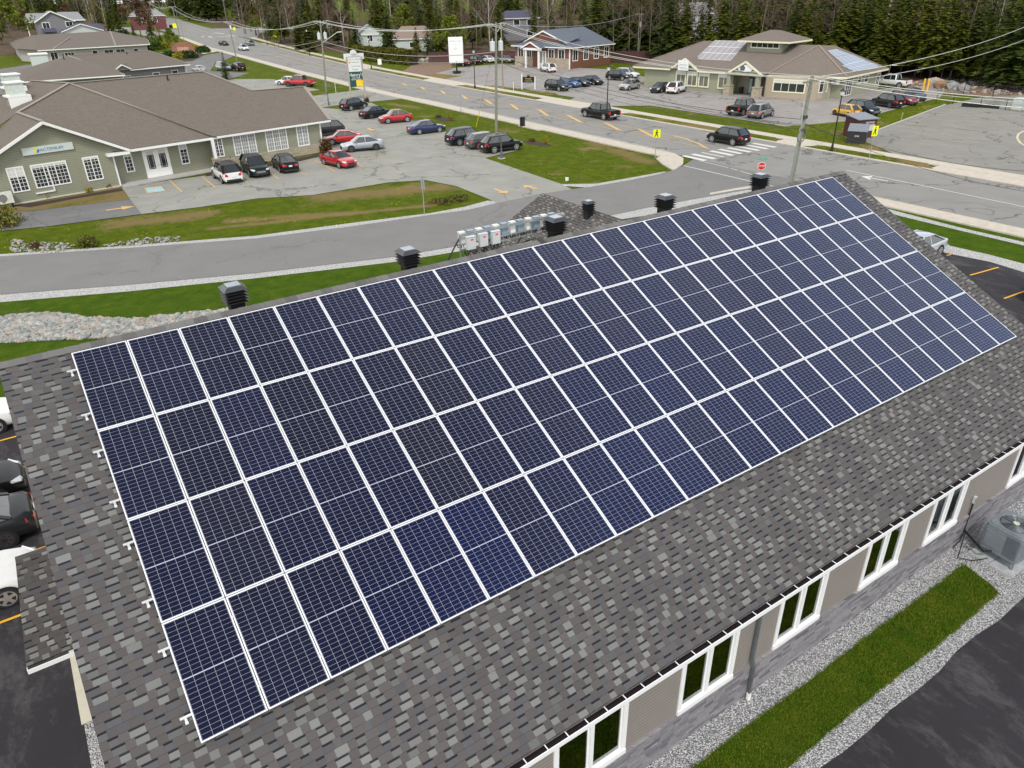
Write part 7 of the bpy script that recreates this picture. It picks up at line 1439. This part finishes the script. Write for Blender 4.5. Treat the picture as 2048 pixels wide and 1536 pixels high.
def conifer(seed, H=14.0, R=2.4, bare=.12, dens=1.0, droop=.35, top=.0):
    rr = random.Random(seed); tr = MB(); tr.tube([(0, 0, -.2), (rr.uniform(-.1, .1), 0, H*.5), (0, 0, H*.97)], [H*.014, H*.009, .02], 7)
    cr = MB(); z = H*bare; k = 0; nw = int(27*dens)
    for i in range(nw):
        f = i/(nw-1); z = H*(bare+(1-bare)*f**.9); rad_ = R*((1-f)**.7)*rr.uniform(.72, 1.12)+.12; nb = int(rr.uniform(6, 9)*(1-.45*f))+1
        if i % 3 == 0 and f < .5: tr.tube([(0, 0, z), (math.cos(k)*rad_*.6, math.sin(k)*rad_*.6, z-.2)], .03, 3)
        for j in range(nb):
            an = k+j*2*PI/nb+rr.uniform(-.35, .35); L = rad_*rr.uniform(.6, 1.15); d = Vector((math.cos(an), math.sin(an), 0))
            if rr.random() < .07: continue
            n_ = max(2, int(L/.42))
            for q in range(n_):
                t = (q+.6)/n_; p = Vector((0, 0, z))+d*L*t+Vector((0, 0, -droop*L*t*t+.12*L*t)); s = (.32+.28*(1-t))*(.6+.6*(1-f))*1.15
                side = Vector((-d.y, d.x, 0)); wv = s*rr.uniform(.9, 1.5); tip = p+d*s*rr.uniform(1.0, 1.6)-Vector((0, 0, s*rr.uniform(.1, .5)))
                cr.add([p-d*s*.6, p-side*wv-Vector((0, 0, s*.22)), tip, p+side*wv-Vector((0, 0, s*.22))], [(0, 1, 2, 3)])
                if rr.random() < .5: leafq(cr, p+rv(rr, .2), s*.8, rr)
        k += 1.1
    return tr, cr
def branches(seed, H, spread, levels=4, r0=.16, fork=3, twist=.5, lean=0.0, first=.3):
    rr = random.Random(seed); mb = MB(); ends = []
    def grow(p, d, L, r, lv):
        n = 3; pts = [p]; dd = d.copy()
        for i in range(n): dd = (dd+rv(rr, .13)).normalized(); pts.append(pts[-1]+dd*L/n)
        mb.tube(pts, [r*(1-.4*i/n) for i in range(n+1)], 6 if lv == 0 else (4 if lv == 1 else 3), cap=False)
        if lv >= levels-1: ends.append((pts[-1], dd, L)); return
        for _ in range(fork+(1 if rr.random() < .4 else 0)):
            t = rr.uniform(.45, 1.0); q = pts[1+int(t*(n-1))]; nd = (dd*(1.1 if lv else .9)+Vector((rr.uniform(-1, 1), rr.uniform(-1, 1), rr.uniform(-.1, .6)))*spread).normalized()
            grow(q, nd, L*rr.uniform(.45, .72), r*.5, lv+1)
        grow(pts[-1], (dd+rv(rr, .25)).normalized(), L*.6, r*.6, lv+1)
    z = 0; p = Vector((0, 0, -.2)); trunk = [p, Vector((rr.uniform(-.1, .1), 0, H*.3)), Vector((rr.uniform(-.25, .25), rr.uniform(-.2, .2), H*.6)), Vector((rr.uniform(-.4, .4), 0, H))]
    mb.tube(trunk, [r0, r0*.8, r0*.5, r0*.12], 7)
    for i in range(11):
        f = first+(1-first)*i/11; q = trunk[0].lerp(trunk[3], f) if f > .6 else trunk[1].lerp(trunk[2], (f-.3)/.3) if f > .3 else trunk[1]
        an = i*2.4; d = Vector((math.cos(an)*spread, math.sin(an)*spread, .75)).normalized(); grow(q, d, H*.30*(1.15-f)*rr.uniform(.8, 1.2), r0*.42*(1.1-f), 1)
    return mb, ends, rr
def twigs(ends, rr, n=9, L=.8, w_=.022):
    mb = MB()
    for p, d, l in ends:
        for _ in range(n):
            q = p-d*rr.uniform(0, l); e2 = q+(d+rv(rr, .9)).normalized()*L*rr.uniform(.5, 1.2); s = (e2-q).cross(rv(rr)).normalized()*w_; mb.add([q-s, q+s, e2], [(0, 1, 2)])
    return mb
def leaves(ends, rr, n=14, s=.16, r=.55):
    mb = MB()
    for p, d, l in ends:
        for _ in range(n): leafq(mb, p-d*rr.uniform(0, l*.6)+rv(rr, r), s*rr.uniform(.6, 1.4), rr)
    return mb
protos = {}
def proto(key, trunk, crown, tm, cm):
    t = MB; a = D.meshes.new('trunk'); a.from_pydata([tuple(v) for v in trunk.v], [], trunk.f); a.materials.append(tm); c = D.meshes.new('crown'); c.from_pydata([tuple(v) for v in crown.v], [], crown.f); c.materials.append(cm); a.shade_smooth(); protos[key] = (a, c)
for i, (H, R, ba, dr) in enumerate(((14, 3.3, .10, .35), (13, 2.9, .16, .45), (15, 3.6, .06, .3), (12, 3.1, .22, .4))): t_, c_ = conifer(20+i, H, R, ba, 1.0, dr); proto('spruce%d' % i, t_, c_, BARK, LC1 if i % 2 == 0 else LC2)
t_, c_ = conifer(31, 14, 1.7, .45, .7, .5); proto('scrawny', t_, c_, BARK, LC2)
t_, c_ = conifer(33, 8, 2.2, .04, 1.0, .15); proto('blue', t_, c_, BARK, LC3)
t_, c_ = conifer(35, 6, 1.3, .02, 1.0, -.6); proto('cedar', t_, c_, BARK, LCO)
for i in range(3):
    b_, en, rr = branches(50+i, 13, .75, 4, .13, 2); proto('bare%d' % i, b_, twigs(en, rr, 8, .9, .018), TWG, LTW)
for i in range(2): b_, en, rr = branches(60+i, 15, .55, 4, .14, 2, first=.4); proto('birch%d' % i, b_, twigs(en, rr, 5, .8, .016), BIRCH, LTW)
b_, en, rr = branches(70, 9, .9, 4, .13, 3, first=.22); proto('red', b_, leaves(en, rr, 12, .22, .5), TWG, LRD)
b_, en, rr = branches(71, 9, .9, 4, .14, 3, first=.22); proto('green', b_, leaves(en, rr, 14, .22, .5), TWG, LYG)
KIND = {'spruce0': 'dark green spruce', 'spruce1': 'yellowish green fir', 'spruce2': 'tall dark spruce', 'spruce3': 'bushy green fir', 'scrawny': 'fir with a bare lower trunk', 'blue': 'blue-green spruce', 'cedar': 'olive cedar', 'bare0': 'bare brown tree', 'bare1': 'bare twiggy tree', 'bare2': 'bare spreading tree', 'birch0': 'bare birch with pale trunk', 'birch1': 'tall bare birch with pale trunk', 'red': 'red-budding tree', 'green': 'tree in pale yellow-green leaf'}
ntree = [0]
def tree(key, p, s, label=None, group=None, rz=None, sz=None):
    base = key.rstrip('0123456789'); nm = {'spruce': 'spruce_tree', 'scrawny': 'fir_tree', 'blue': 'blue_spruce', 'cedar': 'cedar_tree', 'bare': 'bare_tree', 'birch': 'birch_tree', 'red': 'budding_tree', 'green': 'leafing_tree'}[base]
    o = D.objects.new(nm, None); COL.objects.link(o); o.location = (p[0], p[1], -.02); o.rotation_euler = (R_.uniform(-.03, .03), R_.uniform(-.03, .03), R_.uniform(0, 6.28) if rz is None else rz); o.scale = (s, s, s*(sz or 1))
    a, c = protos[key]
    for n_, me in (('trunk', a), ('crown', c)): q = D.objects.new(n_, me); COL.objects.link(q); q.parent = o
    tag(o, label or KIND[key]+' in the woods behind', 'tree', group); ntree[0] += 1
    return o
# --- woods, tree by tree near their edge, a far mass behind
def pick(rr, w_):
    t = rr.uniform(0, sum(w_.values()))
    for k, v in w_.items():
        t -= v
        if t <= 0: return k
wE = {'spruce0': 5, 'spruce1': 6, 'spruce2': 3, 'spruce3': 7, 'scrawny': 2, 'bare0': 3.2, 'bare1': 3.2, 'bare2': 2.5, 'birch0': .4, 'birch1': .4, 'red': .4}
wN = {'spruce0': 4, 'spruce1': 5, 'spruce3': 5, 'scrawny': 2, 'bare0': 3, 'bare1': 3, 'bare2': 3, 'birch0': .8, 'birch1': .8, 'red': 2.5, 'green': 2}
HOUSES = [(105, 190, 9), (98, 205, 6), (150, 204, 9), (192, 168, 11), (76, 420, 11)]
VIEWC = [(CP.x, CP.y)]
def blocked(x, y):
    for hx, hy, r in HOUSES:
        if (x-hx)**2+(y-hy)**2 < r*r: return True
        dx, dy = hx-CP.x, hy-CP.y; L = math.hypot(dx, dy); ux, uy = dx/L, dy/L; a = (x-CP.x)*ux+(y-CP.y)*uy; b = abs(-(x-CP.x)*uy+(y-CP.y)*ux)
        if a < L and a > L-60 and b < r*.55: return True
    return False
PLACED = []
def fill(poly, n, sp, ww, seed, grp, where, s0=.8, s1=1.25, margin=60):
    rr = random.Random(seed); xs_ = [p[0] for p in poly]; ys_ = [p[1] for p in poly]; k = 0; tries = 0
    while k < n and tries < n*60:
        tries += 1; x, y = rr.uniform(min(xs_), max(xs_)), rr.uniform(min(ys_), max(ys_))
        if not inpoly(x, y, poly) or blocked(x, y): continue
        u, v, d = PJ((x, y, 0)); u2, v2, _ = PJ((x, y, 13))
        if d < 0 or u < -margin or u > 2048+margin or v < -30: continue
        if any((x-a)**2+(y-b)**2 < sp*sp for a, b in PLACED): continue
        PLACED.append((x, y)); key = pick(rr, ww); tree(key, (x, y), rr.uniform(s0, s1), KIND[key]+' '+where, grp); k += 1
    return k
fill([(127, 28), (136, 24), (146, 60), (146, 84), (134, 112), (127, 116), (122, 118), (127, 100), (136, 74), (134, 52)], 62, 2.5, wE, 1, 'trees along the edge of the east woods', 'at the edge of the east woods')
fill([(136, 20), (160, 16), (172, 80), (160, 130), (134, 150), (126, 138), (118, 128), (135, 112), (146, 84), (146, 60)], 78, 2.8, wE, 2, 'trees inside the east woods', 'inside the east woods', .9, 1.35)
fill([(86, 148), (112, 140), (128, 140), (150, 150), (150, 240), (118, 240), (92, 222), (90, 190), (84, 172), (94, 160)], 72, 3.2, wN, 3, 'trees behind the brown office and the hedge', 'in the woods behind the hedge', .7, 1.15)
fill([(84, 205), (92, 222), (118, 240), (125, 330), (112, 400), (96, 330), (86, 260)], 46, 4.5, wN, 4, 'trees along the far right side of the street', 'on the far right side of the street', .8, 1.3)
fill([(-60, 335), (14, 292), (20, 330), (40, 345), (60, 380), (68, 460), (90, 560), (60, 640), (-80, 560)], 60, 7, wN, 5, 'trees at the top left behind the grey house', 'in the woods at the top left', .9, 1.5)
def mass(name, label, poly, n, seed, kinds, s0=1.0, s1=1.5):
    rr = random.Random(seed); V_ = []; Fc_ = []; MI = []; mats = []; xs_ = [p[0] for p in poly]; ys_ = [p[1] for p in poly]; k = 0
    while k < n:
        x, y = rr.uniform(min(xs_), max(xs_)), rr.uniform(min(ys_), max(ys_))
        if not inpoly(x, y, poly) or blocked(x, y): continue
        u, v, d = PJ((x, y, 0))
        if d < 0 or u < -80 or u > 2130: k += .05; continue
        k += 1; key = kinds[rr.randrange(len(kinds))]; s = rr.uniform(s0, s1); ca, sa = math.cos(rr.uniform(0, 6)), math.sin(rr.uniform(0, 6)); an = rr.uniform(0, 6.28); ca, sa = math.cos(an), math.sin(an)
        for me in protos[key]:
            if me.materials[0] not in mats: mats.append(me.materials[0])
            mi = mats.index(me.materials[0]); o_ = len(V_); V_ += [((p.co.x*ca-p.co.y*sa)*s+x, (p.co.x*sa+p.co.y*ca)*s+y, p.co.z*s) for p in me.vertices]
            for f in me.polygons: Fc_.append(tuple(i+o_ for i in f.vertices)); MI.append(mi)
    me = D.meshes.new(name); me.from_pydata(V_, [], Fc_); [me.materials.append(m) for m in mats]; me.polygons.foreach_set('material_index', MI); o = D.objects.new(name, me); COL.objects.link(o); tag(o, label, 'woods', kind='stuff')
mass('far_woods', 'dense far woods filling the top right of the picture', [(160, 10), (300, -30), (330, 330), (150, 330), (150, 160), (172, 100)], 200, 8, ['spruce0', 'spruce1', 'spruce3', 'bare0', 'bare2', 'birch1', 'bare1', 'bare0', 'bare1', 'red'], 1.2, 1.8)
mass('far_woods', 'distant woods along the top edge above the street', [(125, 330), (150, 250), (330, 330), (330, 700), (130, 700)], 90, 9, ['spruce0', 'spruce1', 'bare0', 'bare2', 'birch0', 'red'], 1.4, 2.2)
mass('far_woods', 'distant woods where the street vanishes', [(60, 560), (112, 520), (106, 400), (150, 340), (240, 700), (300, 1000), (40, 1000)], 130, 12, ['spruce0', 'spruce1', 'bare0', 'bare2', 'birch0', 'spruce2'], 1.8, 2.8)
mass('far_woods', 'distant woods at the top left edge', [(-160, 420), (-60, 360), (30, 480), (60, 640), (110, 720), (40, 900), (-150, 700)], 90, 10, ['spruce0', 'spruce1', 'bare0', 'bare2', 'birch0', 'green'], 1.4, 2.4)
# --- single trees one can name
def T1(key, q, h, label, H0=None):
    B = G(*q); hh = {'spruce0': 14, 'spruce1': 13, 'spruce2': 15, 'spruce3': 12, 'scrawny': 14, 'blue': 8, 'cedar': 6, 'bare0': 16, 'bare1': 16, 'bare2': 16, 'birch0': 18, 'birch1': 18, 'red': 11, 'green': 11}[key]
    return tree(key, (B.x, B.y), h/hh, label, 'single trees')
T1('green', (33, 108), 19, 'big yellow-green tree at the left edge before the pale house'); T1('red', (283, 76), 20, 'tall reddish brown tree left of the far street'); T1('red', (296, 78), 13, 'second, lower reddish tree right beside the tall one'); T1('spruce0', (270, 78), 6, 'small dark spruce at the foot of the tall reddish tree'); T1('spruce3', (305, 80), 8, 'fir behind the low reddish tree')
T1('green', (348, 106), 8, 'round pale green tree by the brick sign'); T1('spruce2', (453, 160), 5.2, 'small dark spruce behind the sage office roof'); T1('cedar', (271, 149), 4.4, 'narrow red-brown cedar at the wall of the second office'); T1('bare1', (318, 86), 7, 'thin bare shrub tree near the far poles'); T1('spruce1', (322, 86), 4, 'small fir on the far lawn')
T1('cedar', (600, 100), 9, 'olive cedar left of the two-transformer pole'); T1('cedar', (622, 104), 10, 'taller olive cedar behind the far lantern lamp'); T1('blue', (612, 78), 13, 'blue-green spruce above the hedge'); T1('birch1', (690, 104), 17, 'pale branching birch above the hedge'); T1('spruce3', (705, 112), 6, 'low fir at the left end of the hedge'); T1('green', (558, 96), 6, 'small pale leafing tree on the bank')
T1('spruce0', (780, 112), 13, 'spruce just behind the hedge'); T1('spruce3', (835, 116), 7, 'fir in front of the white house'); T1('spruce2', (858, 114), 9, 'dark spruce right of the white house'); T1('spruce1', (880, 112), 10, 'fir between the white house and the pylon sign'); T1('green', (812, 96), 14, 'yellow-green tree above the hedge'); T1('bare2', (905, 112), 12, 'bare tree behind the pylon sign'); T1('birch0', (1170, 84), 17, 'pale birch behind the brown office roof, left one'); T1('birch1', (1222, 96), 18, 'pale birch right of the brown office'); T1('birch0', (1388, 78), 18, 'pale birch above the clinic panels'); T1('birch1', (1905, 110), 20, 'leaning dead birch at the right'); T1('bare1', (1755, 118), 14, 'thin bare tree above the clinic end roof'); T1('birch0', (2035, 165), 12, 'pale trunk at the right edge above the bank'); T1('spruce0', (1985, 140), 9, 'low spruce above the bank at the right'); T1('spruce3', (1365, 96), 9, 'orange-tinged fir behind the clinic roof')
def bush(name, label, q, w_, h, m, n=500, s=.12, cat='shrub', grp=None, d=None, flat=False):
    B = G(*q) if len(q) == 2 else Vector(q); rr = random.Random(int(B.x*7+B.y*13)); mb = MB(); d = d or w_
    for _ in range(n):
        v = rv(rr).normalized()*(rr.random()**.35); v = Vector((v.x*w_/2*(1+.15*math.sin(v.y*5)), v.y*d/2, abs(v.z)*h*rr.uniform(.8, 1.05)+.03)); leafq(mb, v, s*rr.uniform(.6, 1.4), rr)
    t = thing(name, label, cat, (B.x, B.y, 0), group=grp); mb.build('leaves', m, t)
    st = MB(); [st.tube([(0, 0, -.05), (rr.uniform(-.3, .3)*w_, rr.uniform(-.3, .3)*d, h*.7)], .02, 4) for _ in range(5)]; st.build('stems', BARK, t); return t
bush('shrub', 'round dark green shrub beside the stone pier of the sage office', (452, 334), 2.4, 1.5, LGN, 1200); bush('shrub', 'reddish shrub before the stone base of the sage office', (570, 312), 2.2, 1.2, LRS, 900); bush('shrub', 'tawny shrub at the right corner of the sage office', (650, 303), 1.7, 1.6, LRS, 900); bush('shrub', 'olive shrub behind the dark green utility car', (487, 322), 1.6, 1.1, LGN, 600)
for i, (q, m, w_) in enumerate((((46, 403), LGN, .75), ((96, 397), LYE, .7), ((178, 384), LYE, .7), ((218, 376), LRS, .7))): bush('small_shrub', 'tiny shrub in the mulch under the sage gable, %s from the left' % ORD[i], q, w_, .75-.1*i, m, 160, .08, grp='shrubs in the mulch under the gable')
bush('bush', 'pale yellow-green bush at the left edge by the side lane', (-6, 452), 3.6, 1.9, leafm('straw bush', [(.22, .20, .04), (.34, .30, .10), (.2, .22, .03)]), 1800, .13); bush('bush', 'small rusty bush in the ditch by the access road', (72, 495), .8, .5, LRS, 160, .08); bush('bush', 'green bush between the two stone patches in the ditch', (176, 492), 1.5, .8, leafm('olive weeds', [(.10, .12, .02), (.16, .15, .03), (.2, .13, .05)]), 500, .1); bush('weed_clump', 'weedy clump at the right end of the dry strip near the road mouth', (900, 402), 4.0, .35, leafm('olive weeds b', [(.08, .10, .02), (.15, .14, .03), (.2, .14, .06)]), 900, .10, d=2.2)
bush('small_shrub', 'yellow-topped shrub in the left bed of the small lawn', (901, 240), .7, .7, LYE, 200, .08); bush('small_shrub', 'reddish low shrub in the left bed of the small lawn', (877, 235), .9, .4, LRS, 150, .08); bush('small_shrub', 'yellow-green shrub in the right bed of the small lawn', (1092, 286), .7, .8, LYE, 200, .08); bush('small_shrub', 'rusty low shrub in the right bed of the small lawn', (1064, 283), .9, .4, LRS, 150, .08); bush('shrub', 'small shrub at the foot of the tall business sign', (733, 204), 1.0, .8, LRS, 250, .1)
for i, (q, w_, h, m, lb) in enumerate((((308, 100), 7, 4, LGN, 'large shrub mass left of the brick sign'), ((330, 96), 6, 2.5, LYE, 'golden shrub above the large shrub mass'), ((343, 113), 5, 1.8, LGN, 'low green shrub before the round pale tree'), ((360, 117), 4, 1.6, LYE, 'golden shrub in front of the brick sign'), ((379, 116), 5, 2.2, LGN, 'dark round shrub right of the brick sign'), ((392, 103), 4, 2, LYE, 'yellow shrub behind the brick sign'), ((407, 105), 4.5, 2, LGN, 'dark shrub at the far lawn entrance'), ((248, 71), 5, 3, LGN, 'green shrub by the far car park'), ((75, 122), 4, 3, LRS, 'planter shrubs by the farthest brown office'), ((112, 112), 2.2, 3, LGN, 'upright shrub by the entrance of the farthest office'))): bush('shrub', lb, q, w_, h, m, 700, .3)
# clipped hedge
A_, B_ = G(697, 119), G(818, 131); d_ = (B_-A_).normalized(); L = (B_-A_).length; s_ = Vector((-d_.y, d_.x, 0)); rr = random.Random(5); mb = MB()
for _ in range(9000):
    t = rr.uniform(0, L); w_ = rr.uniform(0, 3.2); z = rr.uniform(0, 2.9+.25*math.sin(t*1.3))
    if rr.random() < .7:
        c = rr.randrange(2); w_ = rr.uniform(-.1, .2) if c == 0 else w_; z = z if c == 0 else 2.9+.2*math.sin(t*1.3)+rr.uniform(-.15, .1)
    leafq(mb, A_+d_*t-s_*w_*(-1)+Vector((0, 0, z)), rr.uniform(.15, .35), rr)
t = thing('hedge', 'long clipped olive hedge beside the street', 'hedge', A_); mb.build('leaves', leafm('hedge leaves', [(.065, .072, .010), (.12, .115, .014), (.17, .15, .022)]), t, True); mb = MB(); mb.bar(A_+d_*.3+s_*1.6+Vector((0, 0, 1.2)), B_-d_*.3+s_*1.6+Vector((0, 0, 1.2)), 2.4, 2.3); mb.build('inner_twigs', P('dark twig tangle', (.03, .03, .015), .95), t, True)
# mulch beds
struct('mulch_bed', MB().sheet(px(20, 411, 98, 401, 242, 376, 246, 381, 150, 397, 60, 414), -.005), MULCH); struct('mulch_bed', MB().sheet(px(410, 345, 585, 319, 650, 306, 652, 310, 590, 325, 412, 353), .012), MULCH)
struct('mulch_bed', MB().sheet(px(866, 236, 880, 232, 900, 237, 911, 241, 895, 243, 875, 240), -.01), MULCH); struct('mulch_bed', MB().sheet(px(1046, 284, 1062, 281, 1085, 285, 1105, 290, 1085, 292, 1060, 288), -.01), MULCH)
struct('mulch_bed', MB().sheet(px(325, 120, 350, 110, 400, 105, 410, 110, 385, 122, 350, 125), .006), MULCH)
struct('grass_strip', MB().sheet(px(240, 372, 262, 398, 62, 421, 0, 422, -200, 428, -200, 445-20, 0, 412, 100, 399), -.02), GR_DRY)

for o in COL.objects:
    if 'label' in o and not 4 <= len(o['label'].split()) <= 16: print('LABEL', o.name, len(o['label'].split()), o['label'])
